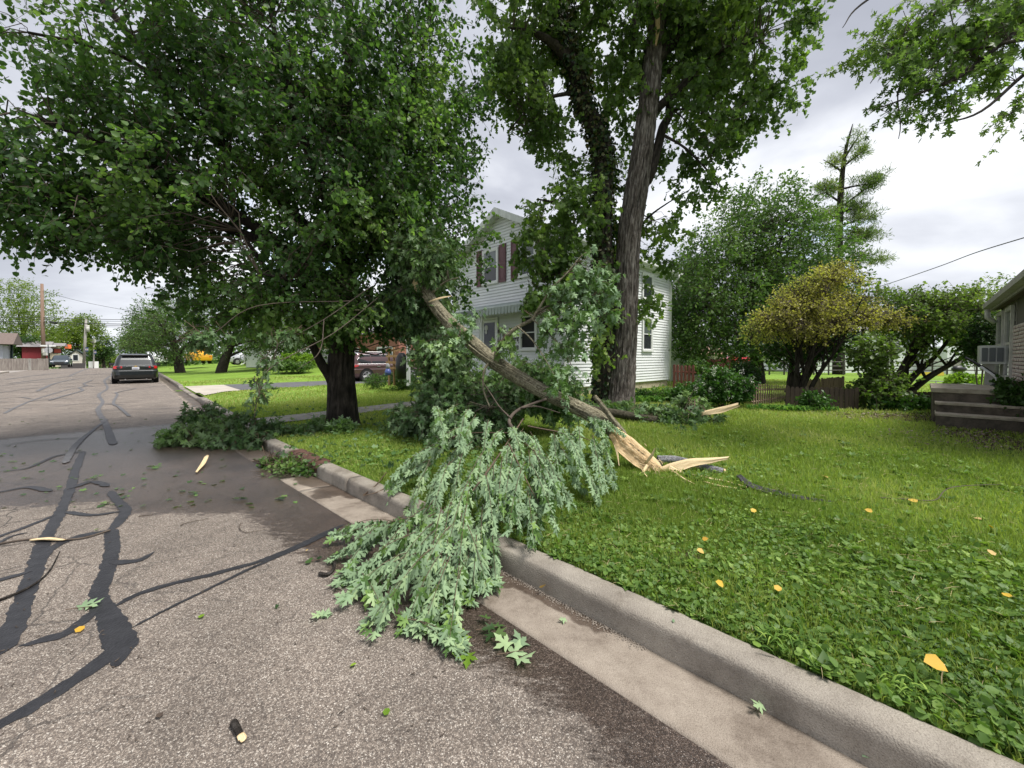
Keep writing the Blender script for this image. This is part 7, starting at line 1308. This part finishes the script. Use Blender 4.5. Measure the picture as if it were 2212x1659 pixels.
# sprigs of leaves on the road and gutter
SP = [('leaf sprig on the wet road below the pale leafy bough', 1055, 1362, 5, .07, m_lin, 'maple'), ('pale star-shaped leaf cluster on the speckled road near the gutter', 1115, 1415, 4, .10, m_sil, 'silver'), ('yellow-green leaf on the road under the bough tip', 1000, 1395, 2, .09, m_lime, 'silver'),
 ('green leaf sprig left of the bough tip on the wet road', 700, 1330, 4, .055, m_sil, 'silver'), ('small green sprig lying beside the short hooked stick', 680, 1213, 3, .045, m_lin, 'round'), ('lone pale leaf lying over the tar strips at left', 170, 1318, 2, .08, m_sil, 'silver'), ('leaf sprig on the wet road below the roadside bough', 515, 1078, 3, .07, m_lin, 'maple'),
 ('pair of round green leaves on the wet road above the gutter slab', 608, 1075, 3, .06, m_lin, 'round'), ('leaf sprig on the road left of the broken bough end', 330, 1010, 3, .09, m_sild, 'maple'), ('small leaf sprig on the wet road at left centre', 225, 1088, 3, .07, m_sild, 'maple'), ('bright leaf sprig in the gutter at the bough edge', 1050, 1270, 5, .07, m_lime, 'maple'),
 ('pale leaf on the clean gutter slab', 1223, 1337, 1, .045, m_sil, 'silver'), ('silver leaf on the lower gutter slab near the curb', 1648, 1522, 1, .055, m_sil, 'silver'), ('long pale leaf at the bottom of the gutter slab', 1862, 1634, 1, .06, m_sil, 'lite'), ('single green leaf at the bottom edge of the speckled road', 830, 1545, 1, .035, m_lime, 'round'),
 ('tiny lime leaf on the road left of the twig', 430, 1335, 1, .035, m_lime, 'round'), ('small green leaf in the tar strip crossing', 205, 1145, 1, .035, m_lime, 'round'), ('yellow-green leaf on the road near the bottom left', 770, 1433, 1, .03, m_lime, 'round'), ('wet leaf on the road beside the big tar blob', 600, 1312, 1, .04, m_lin, 'maple'),
 ('sprig of leaves on the wet road above the gutter joint', 420, 1065, 3, .07, m_sild, 'maple'), ('scrap of leaves on the far wet road', 200, 1035, 3, .07, m_sild, 'maple'), ('leaf scrap on the gutter beside the far driveway', 385, 845, 4, .16, m_lin, 'maple'), ('pale leaf lying on the curb top near the bottom of the frame', 1455, 1345, 1, .03, m_sil, 'lite')]
for lab, x, y, n_, s, mt, tn_ in SP:
    zz0 = .142 if 'curb top' in lab else .012; P0 = gp(x, y, zz0); e = empty('fallen_leaf_sprig' if n_ > 1 else 'fallen_leaf', P0, lab, 'leaves' if n_ > 1 else 'leaf'); pos = P0+rng.normal(size=(n_, 3))*[s*.35*(n_ > 1), s*.35*(n_ > 1), 0]+np.arange(n_)[:, None]*[0, 0, .006]; a = rng.random(n_)*6.28
    for j in range(n_):
        V, F, k = leaves_arr(tn_, pos[j:j+1], np.array([[math.cos(a[j]), math.sin(a[j]), .08]]), np.array([[rng.normal()*.25, rng.normal()*.25, -1 if mt is m_sil else 1]]), [s]); npmesh('leaf_blade', V, F, [mt], e, rnd=np.full(k, random.random()))
    if n_ > 1: mb = MB(); mb.tube([P0+[-s, 0, .004], P0+[s*.7, s*.3, .008]], .0025, 4); mb.build('stem', m_twigr, e)
m_yel = G('yellow_fallen_leaf', [(0, (.48, .26, .03)), (.5, (.62, .42, .05)), (1, (.55, .38, .16))], trans=.2, rough=.6, tcol=(1, 1, .6))
YL = [('large curled yellow leaf standing on its stalk in the weeds at bottom right', 2040, 1435, .081, .24), ('yellow leaf in the gutter right of the pale leafy bough', 1170, 1270, .055, .02), ('yellow leaf beside the bare soil patch on the lawn', 1520, 1192, .05, .21), ('tan leaf near the curb below the bare soil patch', 1563, 1264, .05, .19), ('second tan leaf near the curb right of the first', 1673, 1272, .045, .2), ('yellow leaf above the bare soil patch', 1517, 1165, .04, .2), ('bright yellow leaf beside the thin grey twig on the lawn', 1982, 1085, .07, .22), ('yellow leaf on the open lawn near the two pale chips', 1778, 1028, .07, .23),
 ('tan leaf left of the curving bark slab end', 1623, 1105, .055, .2), ('yellow leaf far right on the lawn', 2105, 1118, .05, .22), ('small yellow flower-like leaf under the right grey twig', 2150, 1143, .05, .22), ('yellow leaf at the lower right of the lawn', 2150, 1200, .045, .22), ('yellow oval leaf lying on the tar strip at left', 163, 1366, .045, .012), ('pale tan leaf on the mid lawn', 1885, 1105, .05, .22), ('tan leaf in the clover near the right frame edge', 2180, 1290, .045, .2), ('small tan leaf on the road', 660, 1190, .02, .012), ('brown leaf scrap on the road under the tar lines', 345, 1540, .03, .012), ('dark brown clump of debris on the road', 510, 1175, .03, .014)]
for lab, x, y, s, z_ in YL:
    P0 = gp(x, y, z_); e = empty('fallen_yellow_leaf' if 'brown' not in lab else 'brown_scrap', P0, lab, 'leaf'); mt = m_yel if 'brown' not in lab else m_darkw
    up_ = np.array([rng.normal()*.3, -.6 if z_ > .1 else 0, 1.]); V, F, k = leaves_arr('round', np.array([P0]), np.array([[rng.normal(), rng.normal(), .3]]), up_[None], [s]); npmesh('leaf_blade', V, F, [mt], e, rnd=np.full(k, random.random()))
    if s > .08: mb = MB(); mb.tube([P0, P0+[-.01, 0, -.05], P0+[-.02, -.01, -.1]], .003, 4); mb.build('stalk', m_splin, e)
# grit washed into the gutter and loose bits
N = 900; u_ = rng.uniform(1.0, 2.15, N); w_ = Wk(u_)-.21-np.abs(rng.normal(size=N))*.028; V = []; F = []
C = np.stack([u_*DV[0]+w_*VV[0], u_*DV[1]+w_*VV[1], np.full(N, -.012)], 1); tet = np.array([(1, 0, -.4), (-.6, .9, -.4), (-.6, -.9, -.4), (0, 0, .8)]); V = (C[:, None]+tet[None]*(.002+.003*rng.random((N, 1, 1)))).reshape(-1, 3); b_ = np.arange(N)[:, None]*4; F = np.vstack([b_+f for f in ([0, 1, 3], [1, 2, 3], [2, 0, 3])])
npmesh('gutter_grit', V, [F], [M('grit', (.06, .05, .04), (.35, .3, .25), 300, rough=.8)])['kind'] = 'stuff'
N = 260; x_ = rng.uniform(540, 1100, N); y_ = rng.uniform(1000, 1240, N)
tw = []; 
for q in range(90):
    P0 = gp(rng.uniform(560, 700), rng.uniform(990, 1030), .015); a = rng.random()*6.28; tw.append([P0, P0+[math.cos(a)*.06, math.sin(a)*.06, .01], P0+[math.cos(a)*.13, math.sin(a)*.12, .0]])
for q in range(150):
    P0 = gp(rng.uniform(-20, 1000), rng.uniform(1040, 1600), .006); a = rng.random()*6.28; l = rng.uniform(.006, .03); tw.append([P0, P0+[math.cos(a)*l*.5, math.sin(a)*l*.5, .002], P0+[math.cos(a+.4)*l, math.sin(a+.4)*l, .0]])
V, F = thin_tubes(np.array(tw), np.full(len(tw), .0028), np.full(len(tw), .0012), 4); npmesh('twig_litter', V, [F], [m_twig])['kind'] = 'stuff'
n_ = 260; P0 = np.array([gp(rng.uniform(560, 700), rng.uniform(992, 1030), .015) for _ in range(110)]+[gp(rng.uniform(0, 640), rng.uniform(905, 1100), .01) for _ in range(150)]); V, F, k = leaves_arr('maplelite', P0, rdir(n_)*[1, 1, .1], rdir(n_)*.4+[0, 0, 1], .055*(.5+.8*rng.random(n_))); npmesh('leaf_litter', V, F, [m_sild], rnd=np.repeat(rng.random(n_), k))['kind'] = 'stuff'
n_ = 900; 
Q = np.array([gp(rng.uniform(600, 1300), rng.uniform(905, 1010), .17) for _ in range(500)]+[gp(rng.uniform(560, 1300), rng.uniform(870, 940), .17) for _ in range(400)]); Q[:, 2] += rng.random(n_)*.05
V, F, k = leaves_arr('maplelite', Q, rdir(n_)*[1, 1, .3], rdir(n_)*.6+[0, 0, .6], .085*(.5+.6*rng.random(n_))); npmesh('leaf_litter', V, F, [m_sild], rnd=np.repeat(rng.random(n_), k))['kind'] = 'stuff'
# ------------------------------------------------------------------ overhanging branch top right
ot0 = np.array([12.5, 4.2, .25]); ot = empty('overhanging_maple', ot0, 'silver maple outside the frame whose feathery branch tips hang into the top right sky', 'tree')
_, P = limb('trunk', [ot0-[0, 0, .2], ot0+[-.1, 0, 2.5], ot0+[-.3, .2, 5], ot0+[-.3, .3, 8]], [.4, .33, .28, .12], m_bark2, ot, n=24, k=10, ridge=.03, lump=.1); OL = [P]
for q, rr in [([(2700, -300, 6.0), (2420, -40, 5.6), (2212, 60, 5.4), (2080, 160, 5.2), (1990, 200, 5.1), (1880, 240, 5.0)], .05), ([(2600, -250, 6), (2300, -120, 5.5), (2100, -20, 5.3), (1950, 80, 5.2), (1880, 180, 5.1)], .045), ([(2700, 0, 6), (2400, 60, 5.5), (2240, 140, 5.3), (2120, 240, 5.2), (2020, 270, 5.1)], .04),
   ([(2500, 100, 5.4), (2290, 190, 5.2), (2212, 230, 5.1), (2150, 262, 5.0)], .02), ([(2500, -300, 6), (2200, -200, 5.6), (2000, -80, 5.4), (1860, 10, 5.3), (1820, 60, 5.2)], .03), ([(2040, 120, 5.2), (1993, 175, 5.1), (1942, 190, 5.0), (1945, 270, 5), (1941, 300, 5)], .009)]:
    o, P = limb('limb', [ot0+[-.3, .2, 6]]+PL(q), [.08, rr*1.3]+list(np.linspace(rr, .004, len(q)-1)), m_bark1, ot, n=8, lump=.1); OL.append(P)
eo = [E(2120, 60, 5.3, 90, 55, 60), E(2000, 60, 5.2, 80, 50, 60, .9), E(1970, 150, 5.1, 60, 40, 50, .9), E(2060, 180, 5.1, 60, 40, 50, .9), E(1900, 90, 5.2, 36, 36, 40, .7), E(1870, 220, 5.0, 16, 14, 16, .6), E(1900, 195, 5.0, 16, 14, 16, .6), E(1940, 215, 5.0, 30, 18, 20, .7), E(1985, 245, 5.05, 40, 16, 20, .8), E(1910, 250, 5.05, 20, 12, 16, .7), E(2060, 235, 5.05, 40, 14, 20, .6), E(2170, 130, 5.3, 50, 40, 40, .9), E(2200, 20, 5.4, 60, 50, 50), E(2210, 200, 5.1, 20, 26, 20, .6), E(2160, 258, 5.0, 16, 8, 12, .7), E(1830, 30, 5.3, 22, 26, 20, .7), E(1795, 15, 5.3, 14, 18, 20, .6), E(1855, 40, 5.2, 8, 30, 10, .7), E(2300, 0, 5.6, 150, 120, 100, .5)]
crown(ot, 'crown', eo, 185, 3, 8, .080, 'silver', m_map, m_twig, clump_r=.30, droop=.3, ldroop=.5, gate=.45, gfreq=2.6, limbs=OL, shell=.7, conn=.8, lnr=.6, twr=.003, cr=.01, wind=(-.9, .1, -.5))
# ------------------------------------------------------------------ grass and ground cover
m_grass = G('grass_blade', [(0, (.085, .125, .028)), (.4, (.17, .235, .05)), (.75, (.28, .345, .085)), (1, (.42, .43, .17))], trans=.35, rough=.55, spec=.2)
m_clov = G('clover_leaf', [(0, (.055, .11, .028)), (.5, (.12, .21, .045)), (.85, (.23, .34, .075)), (1, (.34, .45, .11))], trans=.3, rough=.5, spec=.25)
def scatter(n_, p=1.7, umin=-4, umax=14, wmax=11, d0=1.9):
    out = []; c = 0
    while c < n_:
        m = n_*3; u_ = rng.uniform(umin, umax, m); w_ = Wk(u_)-.02+rng.random(m)*wmax; x = u_*DV[0]+w_*VV[0]; y = u_*DV[1]+w_*VV[1]; dd = np.hypot(x, y)+.3
        ok = (rng.random(m) < np.minimum(1, (d0/dd)**p)) & (y > -1.5) & (x < 2.2*y+3.5) & (-x < 1.6*np.maximum(y, .01)) & (dirtf(u_, w_)*1.3 < rng.random(m)+.25)
        # keep off the walk
        ok &= ~((u_ > 18) & (u_ < 26) & (w_ < np.where(u_ > 20.9, 99, Wk(u_)+(u_-18.2)*.6)))
        ok &= ~((u_ > 9.5) & (u_ < 10.65) & (rng.random(m) < .97))
        out.append(np.stack([u_, w_, x, y], 1)[ok]); c += ok.sum()
    return np.vstack(out)[:n_]
def patchy(x, y, s, seed): return n2d(x, y, s, seed)
def blades(name, S, hmin, hmax, wid, mat, lean=.5, shiftr=0):
    n_ = len(S); u_, w_, x, y = S.T; dd = np.hypot(x, y); z = lawn_z(u_, w_)-.005+(n2d(u_, w_, .9, 2)-.5)*.03*ss(w_-Wk(u_), .1, .6); h = rng.uniform(hmin, hmax, n_)*(.6+.8*patchy(x, y, 1.3, 3)); wd = wid*(.6+.8*rng.random(n_))*np.maximum(1, (dd/3.2)**.8)
    a = rng.random(n_)*6.28; sd_ = np.stack([np.cos(a), np.sin(a), 0*a], 1)*wd[:, None]/2; b = rng.random(n_)*6.28; ln = np.stack([np.cos(b), np.sin(b), 0*b], 1)*(h*lean*(.3+rng.random(n_)))[:, None]
    P = np.stack([x, y, z], 1); up = np.array([0, 0, 1.]); V = np.stack([P-sd_, P+sd_, P+ln*.35+up*(h*.6)[:, None]+sd_*.8, P+ln*.35+up*(h*.6)[:, None]-sd_*.8, P+ln+up*h[:, None]*.95], 1).reshape(-1, 3)
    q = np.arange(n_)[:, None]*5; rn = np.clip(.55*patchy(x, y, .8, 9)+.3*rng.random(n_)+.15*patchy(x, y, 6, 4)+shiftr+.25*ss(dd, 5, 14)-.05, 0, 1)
    o = npmesh(name, V, [q+np.array([0, 1, 2, 3]), q+np.array([3, 2, 4])], [mat], None, rnd=np.repeat(rn, 5)); o['kind'] = 'stuff'; return o
def covers(name, S, smin, smax, hmax, mat, tn='round', sh=0):
    n_ = len(S); u_, w_, x, y = S.T; z = lawn_z(u_, w_)+(n2d(u_, w_, .9, 2)-.5)*.03*ss(w_-Wk(u_), .1, .6)+rng.random(n_)*hmax*(.5+.7*patchy(x, y, 2.2, 5)); sc = smin+(smax-smin)*rng.random(n_)**1.8; nr = rng.normal(size=(n_, 3))*.62+[0, 0, 1]; d_ = rdir(n_)*[1, 1, .5]
    V, F, k = leaves_arr(tn, np.stack([x, y, z], 1), d_, nr, sc); rn = np.clip(.5*patchy(x, y, 2, 7)+.55*rng.random(n_)-.05+sh, 0, 1)
    o = npmesh(name, V, F, [mat], None, rnd=np.repeat(rn, k)); o['kind'] = 'stuff'; return o
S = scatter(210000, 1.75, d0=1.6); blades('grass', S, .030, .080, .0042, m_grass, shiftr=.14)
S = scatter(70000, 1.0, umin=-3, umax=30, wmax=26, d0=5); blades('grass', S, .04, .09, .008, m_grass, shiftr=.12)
S = scatter(145000, 2.0, wmax=9, umax=12, d0=1.7); dd = np.hypot(S[:, 2], S[:, 3]); keep = (patchy(S[:, 2], S[:, 3], .8, 6)*.6+.4*patchy(S[:, 2], S[:, 3], 2.6, 3)+.35*(rng.random(len(S))-.5) > .22+.075*dd) ; covers('clover', S[keep], .012, .046, .055, m_clov)
m_dry = M('dry_grass_straw', (.38, .30, .14), (.55, .46, .26), 40, rough=.9)
S = scatter(5500, 1.2, wmax=11, d0=2.4); n_ = len(S); P_ = np.stack([S[:, 2], S[:, 3], lawn_z(S[:, 0], S[:, 1])+.01+rng.random(n_)*.035], 1); a = rng.random(n_)*6.28; l_ = rng.uniform(.02, .09, n_)[:, None]; dd_ = np.stack([np.cos(a), np.sin(a), rng.random(n_)*.3], 1)
V, F = thin_tubes(np.stack([P_, P_+dd_*l_*.5+[0, 0, .004], P_+dd_*l_], 1), np.full(n_, .0016), np.full(n_, .0008)); npmesh('dead_grass', V, [F], [m_dry])['kind'] = 'stuff'
# broad-leaved weeds in rosettes
S = scatter(900, 1.5, wmax=6, umax=9, d0=2.5); n_ = len(S); pos, dr__, sc, rn = [], [], [], []
for (u_, w_, x, y) in S:
    z = float(lawn_z(u_, w_))+.01; k = random.randint(5, 9); a0 = random.random()*6.28; s = random.uniform(.04, .085); c = random.random()
    for j in range(k):
        a = a0+j*6.28/k+random.uniform(-.3, .3); pos.append((x, y, z)); dr__.append((math.cos(a), math.sin(a), random.uniform(.25, .9))); sc.append(s*random.uniform(.7, 1.1)); rn.append(min(1, c*.6+random.random()*.4))
pos = np.array(pos); dr__ = np.array(dr__); nr = np.cross(dr__, np.cross([0, 0, 1.], dr__)); V, F, k = leaves_arr('lite', pos, dr__, nr, np.array(sc)*np.array(1.15)); o = npmesh('lawn_weeds', V, F, [m_clov], None, rnd=np.repeat(np.array(rn), k)); o['kind'] = 'stuff'
for lab, x, y in (('bright yellow-green grass tuft at the curb edge', 1690, 1390), ('broad grass tuft in the weeds right of the curb', 1960, 1500), ('tall grass tuft above the curb edge in the clover', 1600, 1130)):
    P0 = gp(x, y, .15); strap_bed(lab, [P0, P0+[.04, .03, 0]], 55, .11, m_clov, 'grass_tuft', 'grass tuft', spread=.28, wsc=.24); o = bpy.data.objects
# leaf mulch near the steps
n_ = 2600; c_ = [gp(1960, 893, .28), gp(2110, 930, .28), gp(1900, 893, .28), gp(2180, 950, .28)]; Q = np.array([c_[i] for i in rng.integers(0, 4, n_)])+rng.normal(size=(n_, 3))*[.75, .35, 0]; Q[:, 2] = np.array([gz(q) for q in Q])+.01+rng.random(n_)*.03
V, F, k = leaves_arr('lite', Q, rdir(n_)*[1, 1, .3], rdir(n_)*.6+[0, 0, .8], .05*(.5+.7*rng.random(n_))); m_mul = G('leaf_mulch', [(0, (.05, .03, .02)), (.6, (.15, .10, .07)), (.9, (.28, .22, .17)), (1, (.12, .2, .05))], trans=.05); npmesh('leaf_mulch', V, F, [m_mul], rnd=np.repeat(rng.random(n_), k))['kind'] = 'stuff'
